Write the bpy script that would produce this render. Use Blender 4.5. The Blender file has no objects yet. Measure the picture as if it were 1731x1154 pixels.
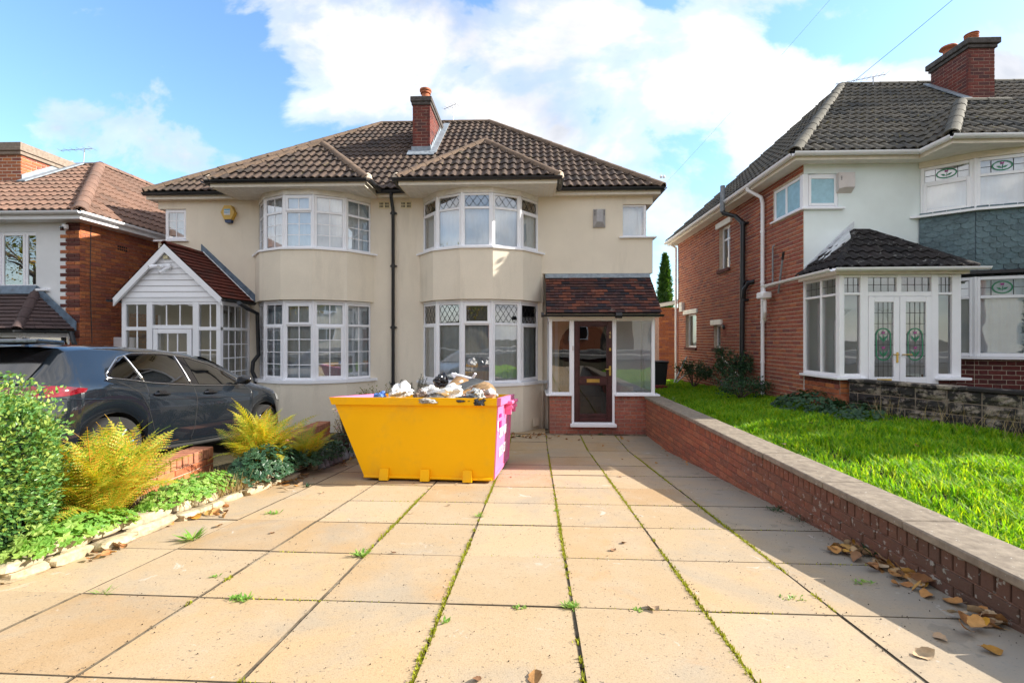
import bpy, bmesh, math, random
import numpy as np
from mathutils import Matrix, Vector
R = math.radians
PI = math.pi
sc = bpy.context.scene
COL = sc.collection
rnd = random.Random(7)

# ---------------------------------------------------------------- camera, sky, sun, exposure
CAMZ = 1.87
YAW = R(2.0)
cam_d = bpy.data.cameras.new('camera')
cam = bpy.data.objects.new('camera', cam_d)
COL.objects.link(cam)
cam.location = (0, 0, CAMZ)
cam.rotation_euler = (R(90), 0, YAW)
cam_d.sensor_width = 36.0
cam_d.lens = 785.0 / 1731.0 * 36.0
cam_d.shift_y = -3.0 / 1731.0
cam_d.clip_start = 0.05
cam_d.clip_end = 3000
sc.camera = cam

SUN_AZ = 82.0      # degrees from +Y (away from the camera) towards +X
SUN_EL = 28.0
SKY_STRENGTH = 0.15
SUN_STRENGTH = 2.05
EXPOSURE = 2.45
sd = bpy.data.lights.new('sun', 'SUN')
sd.energy = SUN_STRENGTH
sd.angle = R(0.5)
sd.color = (1.0, 0.93, 0.82)
sun = bpy.data.objects.new('sun', sd)
COL.objects.link(sun)
sdir = Vector((math.sin(R(SUN_AZ)) * math.cos(R(SUN_EL)), math.cos(R(SUN_AZ)) * math.cos(R(SUN_EL)), math.sin(R(SUN_EL))))
sun.rotation_euler = sdir.to_track_quat('Z', 'Y').to_euler()
sun.location = (20, 5, 20)

sc.view_settings.view_transform = 'Standard'
sc.view_settings.look = 'None'
sc.view_settings.gamma = 1.0
sc.view_settings.use_curve_mapping = False
sc.view_settings.exposure = EXPOSURE
sc.cycles.max_bounces = 8
sc.cycles.transparent_max_bounces = 16
sc.cycles.sample_clamp_indirect = 6.0
sc.cycles.caustics_reflective = False
sc.cycles.caustics_refractive = False


class NT:
    """tiny helper to wire nodes"""
    def __init__(s, tree):
        s.t = tree
        s.n = tree.nodes
        s.l = tree.links

    def node(s, typ, **kw):
        nd = s.n.new(typ)
        for k, v in kw.items():
            setattr(nd, k, v)
        return nd

    def put(s, sock, v):
        if isinstance(v, bpy.types.NodeSocket):
            s.l.new(v, sock)
        else:
            sock.default_value = v

    def math(s, op, a, b=0.0, c=None, clamp=False):
        nd = s.node('ShaderNodeMath', operation=op, use_clamp=clamp)
        s.put(nd.inputs[0], a)
        s.put(nd.inputs[1], b)
        if c is not None:
            s.put(nd.inputs[2], c)
        return nd.outputs[0]

    def noise(s, vec, scale, detail=4, rough=0.55, dist=0.0):
        nd = s.node('ShaderNodeTexNoise')
        if vec is not None:
            s.l.new(vec, nd.inputs['Vector'])
        nd.inputs['Scale'].default_value = scale
        nd.inputs['Detail'].default_value = detail
        nd.inputs['Roughness'].default_value = rough
        nd.inputs['Distortion'].default_value = dist
        return nd.outputs['Fac']

    def ramp(s, fac, stops, interp='LINEAR'):
        nd = s.node('ShaderNodeValToRGB')
        nd.color_ramp.interpolation = interp
        cr = nd.color_ramp
        while len(cr.elements) < len(stops):
            cr.elements.new(0.5)
        for e, (p, c) in zip(cr.elements, stops):
            e.position = p
            e.color = (c[0], c[1], c[2], 1) if not isinstance(c, (int, float)) else (c, c, c, 1)
        s.put(nd.inputs[0], fac)
        return nd.outputs[0]

    def mix(s, fac, a, b, blend='MIX'):
        nd = s.node('ShaderNodeMix', data_type='RGBA', blend_type=blend)
        s.put(nd.inputs[0], fac)
        for i, v in ((6, a), (7, b)):
            if isinstance(v, bpy.types.NodeSocket):
                s.l.new(v, nd.inputs[i])
            else:
                nd.inputs[i].default_value = (v[0], v[1], v[2], 1)
        return nd.outputs[2]


def pq(u, v):
    """direction of a cloud in the sky as tangents of azimuth and elevation"""
    p = math.tan(math.atan((u - 865.5) / 785.0) - YAW)
    return p, (574 - v) / 785.0 * (math.cos(YAW) - p * math.sin(YAW))


world = bpy.data.worlds.new('World')
sc.world = world
world.use_nodes = True
W = NT(world.node_tree)
W.n.clear()
sky = W.node('ShaderNodeTexSky', sky_type='NISHITA', sun_disc=False)
sky.sun_elevation = R(SUN_EL)
sky.sun_rotation = R(SUN_AZ)
sky.air_density = 1.3
sky.dust_density = 0.6
sky.ozone_density = 2.2
geo = W.node('ShaderNodeTexCoord')
sep = W.node('ShaderNodeSeparateXYZ')
W.l.new(geo.outputs['Generated'], sep.inputs[0])
dx, dy, dz = sep.outputs
ysafe = W.math('MAXIMUM', dy, 0.25)
p = W.math('DIVIDE', dx, ysafe)
q = W.math('DIVIDE', dz, ysafe)
cmb = W.node('ShaderNodeCombineXYZ')
W.put(cmb.inputs[0], p)
W.put(cmb.inputs[1], W.math('MULTIPLY', q, 1.35))
n1 = W.noise(cmb.outputs[0], 3.0, 10, 0.56, 0.25)
n2 = W.noise(cmb.outputs[0], 2.0, 7, 0.55, 0.3)
lobes = [(900, 90, 330, 110, 1.1), (620, 60, 140, 60, .7), (1120, 130, 190, 130, .95), (560, 180, 90, 45, .75), (680, 160, 120, 60, .6), (1230, 230, 270, 110, 1.0),
         (1000, 230, 200, 70, .8), (105, 205, 115, 55, .85), (1180, 365, 110, 42, .8), (1560, 130, 170, 45, .75), (1380, 190, 150, 80, .8),
         (500, 5, 120, 30, .5), (1725, 20, 80, 60, .5), (1700, 120, 120, 50, .8), (960, 330, 300, 60, .35), (1330, 60, 70, 60, -.5), (1250, 330, 70, 30, -.2), (1560, 40, 160, 40, -.45)]
acc = None
for (u, v, ru, rv, wgt) in lobes:
    cp, cq = pq(u, v)
    a = W.math('MULTIPLY', W.math('SUBTRACT', p, cp), 785.0 / ru / (1 + cp * cp) ** .0)
    b = W.math('MULTIPLY', W.math('SUBTRACT', q, cq), 785.0 / rv)
    d2 = W.math('ADD', W.math('MULTIPLY', a, a), W.math('MULTIPLY', b, b))
    g = W.math('MULTIPLY', W.math('POWER', 2.718, W.math('MULTIPLY', d2, -0.9)), wgt)
    acc = g if acc is None else W.math('ADD', acc, g)
# elsewhere: unseen broken cloud, its cover raised to brighten the shaded fronts
n3 = W.noise(geo.outputs['Generated'], 2.2, 8, 0.6, 0.2)
front = W.math('SMOOTH_MIN', 1.0, W.math('MAXIMUM', W.math('MULTIPLY', W.math('SUBTRACT', dy, 0.30), 5.0), 0.0), 0.05)
dens_f = W.math('ADD', W.math('MULTIPLY', W.math('MINIMUM', acc, 1.25), 0.50), W.math('MULTIPLY', W.math('SUBTRACT', n1, 0.5), 2.9))
dens_o = W.math('ADD', 0.60, W.math('MULTIPLY', W.math('SUBTRACT', n3, 0.5), 2.0))
dens = W.math('ADD', W.math('MULTIPLY', dens_f, front), W.math('MULTIPLY', dens_o, W.math('SUBTRACT', 1.0, front)))
cover = W.ramp(dens, [(0.17, 0.0), (0.40, 0.45), (0.76, 0.97)], 'EASE')
shade = W.ramp(W.math('ADD', W.math('MULTIPLY', n2, 0.7), W.math('MULTIPLY', n1, 0.3)), [(0.40, (0.98, 0.98, 0.97)), (0.50, (0.72, 0.735, 0.77)), (0.60, (0.48, 0.515, 0.58))])
SKYMULT = 1.0
skyc = W.mix(1.0, sky.outputs[0], (0.29, 0.35, 0.40), 'MULTIPLY')
CLOUD = 1.95
cl = W.mix(1.0, shade, (CLOUD * 1.03, CLOUD * .99, CLOUD * .95), 'MULTIPLY')
allsky = W.mix(cover, skyc, cl)
bg = W.node('ShaderNodeBackground')
W.l.new(allsky, bg.inputs[0])
bg.inputs[1].default_value = SKY_STRENGTH
wo = W.node('ShaderNodeOutputWorld')
W.l.new(bg.outputs[0], wo.inputs[0])

# ---------------------------------------------------------------- places measured off the photograph, each at its own real distance
def at(u, v, Y):
    X = Y * math.tan(math.atan((u - 865.5) / 785.0) - YAW)
    dep = Y * math.cos(YAW) - X * math.sin(YAW)
    return Vector((X, Y, CAMZ + (574 - v) / 785.0 * dep))


def xat(u, Y):
    return at(u, 574, Y).x


def zd(Y):
    """height of the sloping driveway at distance Y"""
    if Y > 7.7:
        return max(0.015, 0.0432 - .010 * (Y - 7.7))
    if Y < -3.2:
        return 0.987
    return 0.71 - 0.0866 * Y


def zcar(Y):
    """the neighbour's drive lies a little higher"""
    return zd(Y) if Y > 9.3 else max(zd(Y), 0.815 - 0.0866 * Y)


def zlawn(X, Y):
    k = min(1.0, max(.35, .35 + .65 * (Y - 4.8) / 2.4))
    z = 0.60 + 0.10 * (X - 2.6) * k - 0.035 * max(0.0, Y - 8.0)
    if Y < 0.5:
        z += 0.06 * (0.5 - Y)
    return min(z, 1.0)


# ---------------------------------------------------------------- materials
MATS = {}


def pmat(name, build, rough=0.6, spec=0.5, metal=0.0):
    if name in MATS:
        return MATS[name]
    m = bpy.data.materials.new(name)
    m.use_nodes = True
    t = NT(m.node_tree)
    b = t.n['Principled BSDF']
    b.inputs['Roughness'].default_value = rough
    b.inputs['Specular IOR Level'].default_value = spec
    b.inputs['Metallic'].default_value = metal
    build(t, b)
    MATS[name] = m
    return m


def rand_fac(t):
    oi = t.node('ShaderNodeObjectInfo')
    g = t.node('ShaderNodeNewGeometry')
    return t.math('FRACT', t.math('ADD', oi.outputs['Random'], t.math('MULTIPLY', g.outputs['Random Per Island'], 1.0)))


def objc(t):
    g = t.node('ShaderNodeNewGeometry')
    return g.outputs['Position']


def bump(t, b, h, strength=0.3, dist=0.01):
    nd = t.node('ShaderNodeBump')
    nd.inputs['Strength'].default_value = strength
    nd.inputs['Distance'].default_value = dist
    t.l.new(h, nd.inputs['Height'])
    t.l.new(nd.outputs[0], b.inputs['Normal'])


def simple(name, col, rough=0.6, spec=0.5, metal=0.0, var=0.12, scale=6.0, bmp=0.0, bscale=80, coat=0.0):
    def f(t, b):
        P = objc(t)
        n = t.noise(P, scale, 5, 0.6)
        lo = tuple(c * (1 - var) for c in col)
        hi = tuple(min(1, c * (1 + var)) for c in col)
        t.put(b.inputs['Base Color'], t.ramp(n, [(0.3, lo), (0.7, hi)]))
        if coat:
            b.inputs['Coat Weight'].default_value = coat
            b.inputs['Coat Roughness'].default_value = 0.03
        if bmp:
            bump(t, b, t.noise(P, bscale, 3, 0.6), bmp, 0.004)
    return pmat(name, f, rough, spec, metal)


def varied(name, stops, rough=0.85, spec=0.25, patch=0.35, bmp=0.5, bscale=60, dirt=(0.05, 0.045, 0.04), dirtamt=0.35, dscale=3.0, moss=None):
    """each piece its own colour, with grime running over all of them"""
    def f(t, b):
        P = objc(t)
        r = rand_fac(t)
        c = t.ramp(r, stops, 'LINEAR')
        n = t.noise(P, 25, 4, 0.6)
        c = t.mix(1.0, c, t.ramp(n, [(0.25, 1 - patch), (0.75, 1 + patch * .5)]), 'MULTIPLY')
        d = t.ramp(t.noise(P, dscale, 6, 0.65), [(0.50, 0.0), (0.72, dirtamt)])
        c = t.mix(d, c, dirt)
        if moss:
            mm = t.ramp(t.noise(P, 9, 6, 0.7), [(0.60, 0.0), (0.70, moss[1])])
            c = t.mix(mm, c, moss[0])
        t.put(b.inputs['Base Color'], c)
        bump(t, b, t.noise(P, bscale, 4, 0.7), bmp, 0.006)
    return pmat(name, f, rough, spec)


def render_mat(name, col, stain=(0.33, 0.29, 0.22)):
    def f(t, b):
        P = objc(t)
        n = t.noise(P, 1.4, 6, 0.6)
        c = t.ramp(n, [(0.3, tuple(x * 0.94 for x in col)), (0.7, tuple(min(1, x * 1.04) for x in col))])
        mp = t.node('ShaderNodeMapping')
        t.l.new(P, mp.inputs[0])
        mp.inputs['Scale'].default_value = (2.6, 2.6, 0.45)
        st = t.ramp(t.noise(mp.outputs[0], 1.2, 6, 0.65), [(0.54, 0.0), (0.78, 0.24)])
        c = t.mix(st, c, stain)
        sp = t.ramp(t.noise(P, 110, 2, 0.5), [(0.3, 0.90), (0.7, 1.05)])
        c = t.mix(1.0, c, sp, 'MULTIPLY')
        sz = t.node('ShaderNodeSeparateXYZ')
        t.l.new(P, sz.inputs[0])
        low = t.ramp(t.math('ADD', sz.outputs[2], t.math('MULTIPLY', t.noise(P, 3, 4, .6), 0.35)), [(0.10, 0.40), (0.42, 0.0)])
        c = t.mix(low, c, (0.20, 0.20, 0.14))
        t.put(b.inputs['Base Color'], c)
        bump(t, b, t.noise(P, 160, 3, 0.7), 0.35, 0.004)
    return pmat(name, f, 0.92, 0.15)


M_cream = render_mat('cream_render', (0.83, 0.745, 0.61))
M_mint = simple('pale_render', (0.78, 0.85, 0.84), 0.9, 0.2, var=.05, scale=2, bmp=.4, bscale=120)
M_whiter = simple('white_render', (0.78, 0.79, 0.80), 0.9, 0.2, var=.05, scale=3, bmp=.7, bscale=70)
M_upvc = simple('white_upvc', (0.88, 0.885, 0.92), 0.32, 0.5, var=.04, scale=2.5)
M_upvc_old = simple('weathered_white_board', (0.80, 0.77, 0.71), 0.5, 0.4, var=.10, scale=8)
M_fascia = simple('cream_fascia', (0.80, 0.73, 0.62), 0.5, 0.4, var=.08, scale=9)
M_black = simple('black_plastic', (0.018, 0.020, 0.024), 0.35, 0.5, var=.2)
M_rubber = simple('black_rubber', (0.02, 0.02, 0.02), 0.75, 0.3, var=.2)
M_lead = simple('lead_flashing', (0.25, 0.29, 0.33), 0.55, 0.5, var=.3, scale=12)
M_leadblue = simple('blue_lead', (0.12, 0.17, 0.23), 0.5, 0.5, var=.35, scale=9)
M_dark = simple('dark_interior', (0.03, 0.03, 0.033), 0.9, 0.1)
M_soil = simple('soil', (0.055, 0.04, 0.028), 0.95, 0.1, var=.5, scale=30, bmp=1.0, bscale=40)
M_brass = simple('brass', (0.62, 0.42, 0.13), 0.3, 0.5, 1.0, var=.1)
M_grey_metal = simple('grey_metal', (0.38, 0.39, 0.40), 0.4, 0.5, 0.7, var=.1)
M_pipegrey = simple('grey_pipe', (0.22, 0.24, 0.26), 0.5, 0.4, var=.3, scale=15)
M_terra = simple('terracotta', (0.42, 0.15, 0.08), 0.8, 0.2, var=.25, scale=12)
M_mahog = simple('mahogany_door', (0.055, 0.018, 0.020), 0.28, 0.5, var=.35, scale=14)
M_curtain = simple('net_curtain', (0.86, 0.92, 0.98), 0.9, 0.1, var=.05)  # faint blue in the colour stands in for sky mirrored by the panes
M_curtain_grey = simple('grey_curtain', (0.66, 0.71, 0.74), 0.9, 0.1, var=.08)
M_leading = simple('lead_came', (0.035, 0.037, 0.04), 0.45, 0.5, 0.3)
M_green_glass = simple('green_glass', (0.01, 0.20, 0.09), 0.2, 0.5)
M_purple_glass = simple('purple_glass', (0.32, 0.05, 0.22), 0.2, 0.5)
M_paper = simple('paper', (0.72, 0.72, 0.70), 0.8, 0.2, var=.03)
M_soot = simple('sooty_mortar', (0.10, 0.09, 0.085), .95, .1, var=.4, scale=14, bmp=.6)
M_mortar_dk = simple('dark_mortar', (0.22, 0.13, 0.10), .95, .1, var=.35, scale=10, bmp=.6)
M_concrete = simple('concrete', (0.30, 0.285, 0.26), 0.9, 0.2, var=.25, scale=20, bmp=.5, bscale=90)


def f_coping(t, b):
    P = objc(t)
    c = t.ramp(t.noise(P, 14, 6, 0.65), [(0.3, (0.17, 0.14, 0.11)), (0.7, (0.32, 0.27, 0.21))])
    c = t.mix(t.ramp(t.noise(P, 2.2, 5, .6), [(.5, 0.0), (.75, .5)]), c, (0.13, 0.105, 0.085))
    c = t.mix(t.ramp(t.noise(P, 38, 3, .5), [(.68, 0.0), (.72, .6)]), c, (0.50, 0.49, 0.45))
    t.put(b.inputs['Base Color'], c)
    bump(t, b, t.noise(P, 90, 4, .7), .6, .005)


M_coping = pmat('concrete_coping', f_coping, 0.92, 0.15)


def f_slab(t, b):
    P = objc(t)
    r = rand_fac(t)
    base = t.ramp(r, [(0.0, (0.37, 0.25, 0.135)), (0.3, (0.44, 0.315, 0.18)), (0.6, (0.40, 0.295, 0.18)), (1.0, (0.46, 0.345, 0.215))])
    n = t.noise(P, 2.2, 7, 0.62)
    base = t.mix(t.ramp(n, [(0.42, 0.0), (0.75, 0.75)]), base, (0.43, 0.345, 0.245))
    gr = t.ramp(t.noise(P, 1.1, 6, 0.68, .5), [(0.50, 0.0), (0.66, 0.50)])
    base = t.mix(gr, base, (0.30, 0.27, 0.22))
    rust = t.ramp(t.noise(P, 3.1, 5, 0.7, .6), [(0.60, 0.0), (0.76, 0.45)])
    base = t.mix(rust, base, (0.46, 0.25, 0.10))
    sp = t.ramp(t.noise(P, 130, 3, 0.6), [(0.30, 0.76), (0.46, 0.98), (0.75, 1.08)])
    base = t.mix(1.0, base, sp, 'MULTIPLY')
    pit = t.ramp(t.noise(P, 60, 3, 0.5), [(0.655, 0.0), (0.70, 0.8)])
    base = t.mix(pit, base, (0.12, 0.10, 0.08))
    # green-grey algae beside the wall
    sx = t.node('ShaderNodeSeparateXYZ')
    t.l.new(P, sx.inputs[0])
    side = t.ramp(t.math('ADD', t.math('MULTIPLY', sx.outputs[0], 0.25), t.math('MULTIPLY', t.noise(P, 2.4, 5, .65), 0.30)), [(0.50, 0.0), (0.68, 0.85)])
    base = t.mix(side, base, (0.27, 0.25, 0.215))
    drop = t.ramp(t.noise(P, 6.5, 3, 0.45), [(0.63, 0.0), (0.66, 0.5)])
    base = t.mix(t.math('MULTIPLY', drop, side), base, (0.13, 0.12, 0.10))
    lim = t.ramp(t.noise(P, 4.2, 6, 0.7, 1.2), [(0.64, 0.0), (0.70, 0.6)])
    base = t.mix(lim, base, (0.52, 0.50, 0.46))
    t.put(b.inputs['Base Color'], base)
    bump(t, b, t.noise(P, 150, 3, .7), .35, .004)


M_slab = pmat('buff_paving_slab', f_slab, 0.9, 0.2)

M_redbrick = varied('red_brick', [(0, (0.34, 0.105, 0.072)), (.35, (0.39, 0.13, 0.08)), (.6, (0.27, 0.088, 0.072)), (.85, (0.46, 0.16, 0.08)), (1, (0.20, 0.075, 0.072))], dirtamt=.25, dirt=(.12,.06,.05))
M_leftbrick = varied('orange_brick', [(0, (0.46, 0.15, 0.065)), (.3, (0.38, 0.12, 0.06)), (.55, (0.30, 0.10, 0.075)), (.8, (0.56, 0.20, 0.075)), (1, (0.42, 0.145, 0.07))], dirtamt=.2)
M_darkquoin = varied('purple_brick', [(0, (0.11, 0.04, 0.035)), (1, (0.15, 0.055, 0.045))], dirtamt=.2)
M_paintbrick = varied('red_painted_brick', [(0, (0.37, 0.12, 0.09)), (.4, (0.45, 0.155, 0.10)), (.7, (0.33, 0.125, 0.10)), (1, (0.50, 0.18, 0.11))], dirt=(0.10, 0.06, 0.055), dirtamt=.55, dscale=2.0)


def f_wallbrick(t, b):
    P = objc(t)
    c = t.ramp(rand_fac(t), [(0, (0.36, 0.13, 0.085)), (.4, (0.46, 0.16, 0.09)), (.7, (0.30, 0.13, 0.09)), (1, (0.52, 0.20, 0.11))])
    c = t.mix(1.0, c, t.ramp(t.noise(P, 25, 4, .6), [(.25, .65), (.75, 1.15)]), 'MULTIPLY')
    sp = t.node('ShaderNodeSeparateXYZ')
    t.l.new(P, sp.inputs[0])
    # the road end is blackened and lichened, the house end still red
    near = t.ramp(t.math('ADD', t.math('MULTIPLY', sp.outputs[1], 0.12), t.math('MULTIPLY', t.noise(P, 3, 5, .65), 0.5)), [(0.56, 0.88), (1.08, 0.10)])
    c = t.mix(near, c, (0.11, 0.075, 0.06))
    lich = t.ramp(t.noise(P, 22, 3, .6), [(.60, 0.0), (.65, .8)])
    c = t.mix(t.math('MULTIPLY', lich, near), c, (0.42, 0.42, 0.38))
    moss = t.ramp(t.noise(P, 7, 4, .6), [(.62, 0.0), (.75, .5)])
    c = t.mix(t.math('MULTIPLY', moss, near), c, (0.12, 0.10, 0.035))
    t.put(b.inputs['Base Color'], c)
    bump(t, b, t.noise(P, 55, 5, .75), .9, .01)


M_wallbrick = pmat('weathered_wall_brick', f_wallbrick, .92, .15)
M_mortar = simple('mortar', (0.26, 0.21, 0.17), .95, .1, var=.25, scale=20, bmp=.6)
M_mortar_pale = simple('pale_mortar', (0.58, 0.48, 0.38), .95, .1, var=.2, scale=20, bmp=.6)
M_mortar_pink = simple('pink_mortar', (0.30, 0.19, 0.15), .95, .1, var=.3, scale=12, bmp=.6)
M_chimbrick = varied('chimney_brick', [(0, (0.15, 0.045, 0.04)), (.5, (0.22, 0.06, 0.045)), (1, (0.10, 0.045, 0.045))], dirt=(0.04, 0.035, 0.035), dirtamt=.6)


def f_stoneb(t, b):
    P = objc(t)
    c = t.ramp(rand_fac(t), [(0, (0.26, 0.22, 0.18)), (.5, (0.34, 0.30, 0.25)), (1, (0.22, 0.17, 0.14))])
    c = t.mix(1.0, c, t.ramp(t.noise(P, 24, 5, .7), [(.3, .55), (.7, 1.3)]), 'MULTIPLY')
    k = t.math('ADD', t.math('MULTIPLY', t.noise(P, 7.5, 7, .72), .8), t.math('MULTIPLY', rand_fac(t), .12))
    c = t.mix(t.ramp(k, [(.38, 0.0), (.47, .95)]), c, (0.022, 0.022, 0.024))
    t.put(b.inputs['Base Color'], c)
    bump(t, b, t.noise(P, 26, 5, .75), 1.0, .012)


M_stone = pmat('blackened_stone_block', f_stoneb, .9, .2)
M_creamstone = varied('cream_edging_stone', [(0, (0.46, 0.38, 0.25)), (1, (0.54, 0.46, 0.32))], patch=.4, bmp=.9, bscale=25, dirtamt=.5, dscale=4, moss=((0.12, 0.13, 0.05), .5))
M_maintile = varied('brown_concrete_tile', [(0, (0.085, 0.060, 0.048)), (.5, (0.12, 0.085, 0.066)), (1, (0.060, 0.047, 0.041))], dirt=(0.03, 0.026, 0.022), dirtamt=.5, dscale=4, moss=((0.16, 0.15, 0.03), .6), bscale=45)
M_ridge = varied('ridge_tile_clay', [(0, (0.15, 0.105, 0.075)), (1, (0.20, 0.14, 0.10))], dirtamt=.5, dscale=7, moss=((0.26, 0.25, 0.17), .5))
M_greytile = varied('dark_grey_tile', [(0, (0.095, 0.09, 0.08)), (.6, (0.14, 0.125, 0.10)), (1, (0.07, 0.07, 0.066))], dirt=(0.015, 0.015, 0.015), dirtamt=.4, moss=((0.30, 0.24, 0.05), .6), bscale=45)
M_greyridge = varied('grey_ridge', [(0, (0.10, 0.095, 0.078)), (1, (0.135, 0.125, 0.10))], dirtamt=.4, moss=((0.28, 0.27, 0.2), .5))
M_porchtile_r = varied('black_porch_tile', [(0, (0.018, 0.017, 0.019)), (1, (0.035, 0.03, 0.03))], dirtamt=.3, moss=((0.40, 0.40, 0.38), .8), bscale=45)
M_orangetile = varied('orange_brown_tile', [(0, (0.20, 0.12, 0.09)), (.5, (0.25, 0.15, 0.11)), (1, (0.17, 0.11, 0.085))], dirt=(0.12, 0.08, 0.06), dirtamt=.4, dscale=5)
M_claytile = varied('mixed_clay_tile', [(0, (0.030, 0.028, 0.036)), (.22, (0.10, 0.040, 0.034)), (.38, (0.035, 0.034, 0.045)), (.55, (0.17, 0.060, 0.045)), (.7, (0.065, 0.04, 0.038)), (.85, (0.26, 0.085, 0.05)), (1, (0.05, 0.04, 0.045))], dirt=(0.02, 0.02, 0.02), dirtamt=.6, dscale=6, moss=((0.42, 0.40, 0.36), .4))
M_redtile = varied('dark_red_tile', [(0, (0.12, 0.030, 0.022)), (.5, (0.15, 0.038, 0.026)), (1, (0.085, 0.028, 0.024))], dirtamt=.35)
M_plumtile = varied('plum_tile', [(0, (0.085, 0.06, 0.06)), (1, (0.12, 0.08, 0.075))], dirtamt=.3)
M_slate = varied('blue_grey_scale', [(0, (0.12, 0.18, 0.205)), (.5, (0.15, 0.215, 0.24)), (1, (0.105, 0.15, 0.17))], rough=.8, dirt=(0.03, 0.035, 0.035), dirtamt=.35, dscale=3, bscale=110)
M_leaf_dry = varied('dry_leaf', [(0, (0.52, 0.40, 0.26)), (.2, (0.36, 0.16, 0.06)), (.4, (0.56, 0.30, 0.10)), (.55, (0.20, 0.09, 0.04)), (.75, (0.50, 0.36, 0.22)), (.88, (0.50, 0.26, 0.03)), (1, (0.26, 0.12, 0.05))], patch=.3, dirtamt=.3, dscale=14)


def leafmat(name, stops, transl=0.35, rough=0.5):
    m = bpy.data.materials.new(name)
    m.use_nodes = True
    t = NT(m.node_tree)
    b = t.n['Principled BSDF']
    out = t.n['Material Output']
    g = t.node('ShaderNodeNewGeometry')
    oi = t.node('ShaderNodeObjectInfo')
    P = g.outputs['Position']
    r = t.math('FRACT', t.math('ADD', g.outputs['Random Per Island'], oi.outputs['Random']))
    r2 = t.math('ADD', t.math('MULTIPLY', r, .6), t.math('MULTIPLY', t.noise(P, 4, 3, .6), .4))
    c = t.ramp(r2, stops)
    t.put(b.inputs['Base Color'], c)
    b.inputs['Roughness'].default_value = rough
    b.inputs['Specular IOR Level'].default_value = .35
    tr = t.node('ShaderNodeBsdfTranslucent')
    t.put(tr.inputs[0], t.mix(1.0, c, (1.7, 1.5, 0.5), 'MULTIPLY'))
    mx = t.node('ShaderNodeMixShader')
    mx.inputs[0].default_value = transl
    t.l.new(b.outputs[0], mx.inputs[1])
    t.l.new(tr.outputs[0], mx.inputs[2])
    t.l.new(mx.outputs[0], out.inputs[0])
    return m


L_box = leafmat('box_leaf', [(.1, (0.06, 0.17, 0.05)), (.5, (0.13, 0.28, 0.07)), (.8, (0.34, 0.42, 0.09)), (.95, (0.20, 0.30, 0.12))], .25, .35)
L_fern = leafmat('fern_frond', [(.1, (0.11, 0.25, 0.02)), (.38, (0.30, 0.42, 0.035)), (.56, (0.54, 0.46, 0.05)), (.72, (0.60, 0.38, 0.05)), (.88, (0.50, 0.20, 0.04))], .4, .5)
L_lime = leafmat('lime_leaf', [(.1, (0.10, 0.26, 0.04)), (.5, (0.20, 0.38, 0.06)), (.9, (0.38, 0.48, 0.14))], .35, .45)
L_dark = leafmat('dark_leaf', [(.1, (0.015, 0.05, 0.025)), (.5, (0.03, 0.085, 0.04)), (.9, (0.06, 0.12, 0.05))], .25, .4)
L_grass = leafmat('grass_blade', [(.1, (0.05, 0.19, 0.014)), (.45, (0.16, 0.38, 0.014)), (.75, (0.33, 0.48, 0.02)), (.93, (0.50, 0.42, 0.12))], .5, .65)
L_moss = leafmat('moss', [(.1, (0.18, 0.22, 0.012)), (.6, (0.36, 0.38, 0.02)), (.9, (0.14, 0.10, 0.04))], .2, .8)
L_cypress = leafmat('cypress_leaf', [(.1, (0.02, 0.07, 0.015)), (.6, (0.05, 0.13, 0.02)), (.95, (0.11, 0.19, 0.03))], .25, .6)
L_conifer = leafmat('shrub_needle', [(.1, (0.03, 0.055, 0.045)), (.6, (0.07, 0.095, 0.07)), (.93, (0.10, 0.11, 0.07)), (.97, (0.30, 0.06, 0.03))], .2, .5)
L_rose = leafmat('rose_leaf', [(.1, (0.10, 0.15, 0.03)), (.5, (0.22, 0.24, 0.05)), (.8, (0.34, 0.22, 0.07)), (.95, (0.40, 0.16, 0.12))], .35, .5)
L_tree = leafmat('autumn_tree_leaf', [(.1, (0.04, 0.08, 0.02)), (.5, (0.12, 0.14, 0.02)), (.8, (0.35, 0.22, 0.03)), (.95, (0.42, 0.16, 0.03))], .3, .6)
L_straw = leafmat('straw', [(.1, (0.30, 0.22, 0.11)), (.9, (0.45, 0.36, 0.20))], .3, .7)
M_bark = simple('bark', (0.12, 0.095, 0.075), .95, .1, var=.4, scale=14, bmp=1, bscale=30)
M_purple = simple('purple_petal', (0.35, 0.12, 0.50), .6, .3)
M_pinkp = simple('pink_petal', (0.60, 0.16, 0.24), .6, .3)


def f_glass(base, tint=(1, 1, 1), mul=1.0):
    def f(t, b):
        out = t.n['Material Output']
        fr = t.node('ShaderNodeFresnel')
        fr.inputs[0].default_value = 1.5
        fac = t.math('ADD', base, t.math('MULTIPLY', fr.outputs[0], mul), clamp=True)
        tr = t.node('ShaderNodeBsdfTransparent')
        tr.inputs[0].default_value = (*tint, 1)
        gl = t.node('ShaderNodeBsdfGlossy')
        gl.inputs['Roughness'].default_value = 0.0
        gl.inputs[0].default_value = (.95, .97, 1, 1)
        P = objc(t)
        bp = t.node('ShaderNodeBump')
        bp.inputs['Strength'].default_value = .12
        bp.inputs['Distance'].default_value = .02
        t.l.new(t.noise(P, 1.6, 2, .5), bp.inputs['Height'])
        t.l.new(bp.outputs[0], gl.inputs['Normal'])
        mx = t.node('ShaderNodeMixShader')
        t.put(mx.inputs[0], fac)
        t.l.new(tr.outputs[0], mx.inputs[1])
        t.l.new(gl.outputs[0], mx.inputs[2])
        t.l.new(mx.outputs[0], out.inputs[0])
    return f


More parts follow.
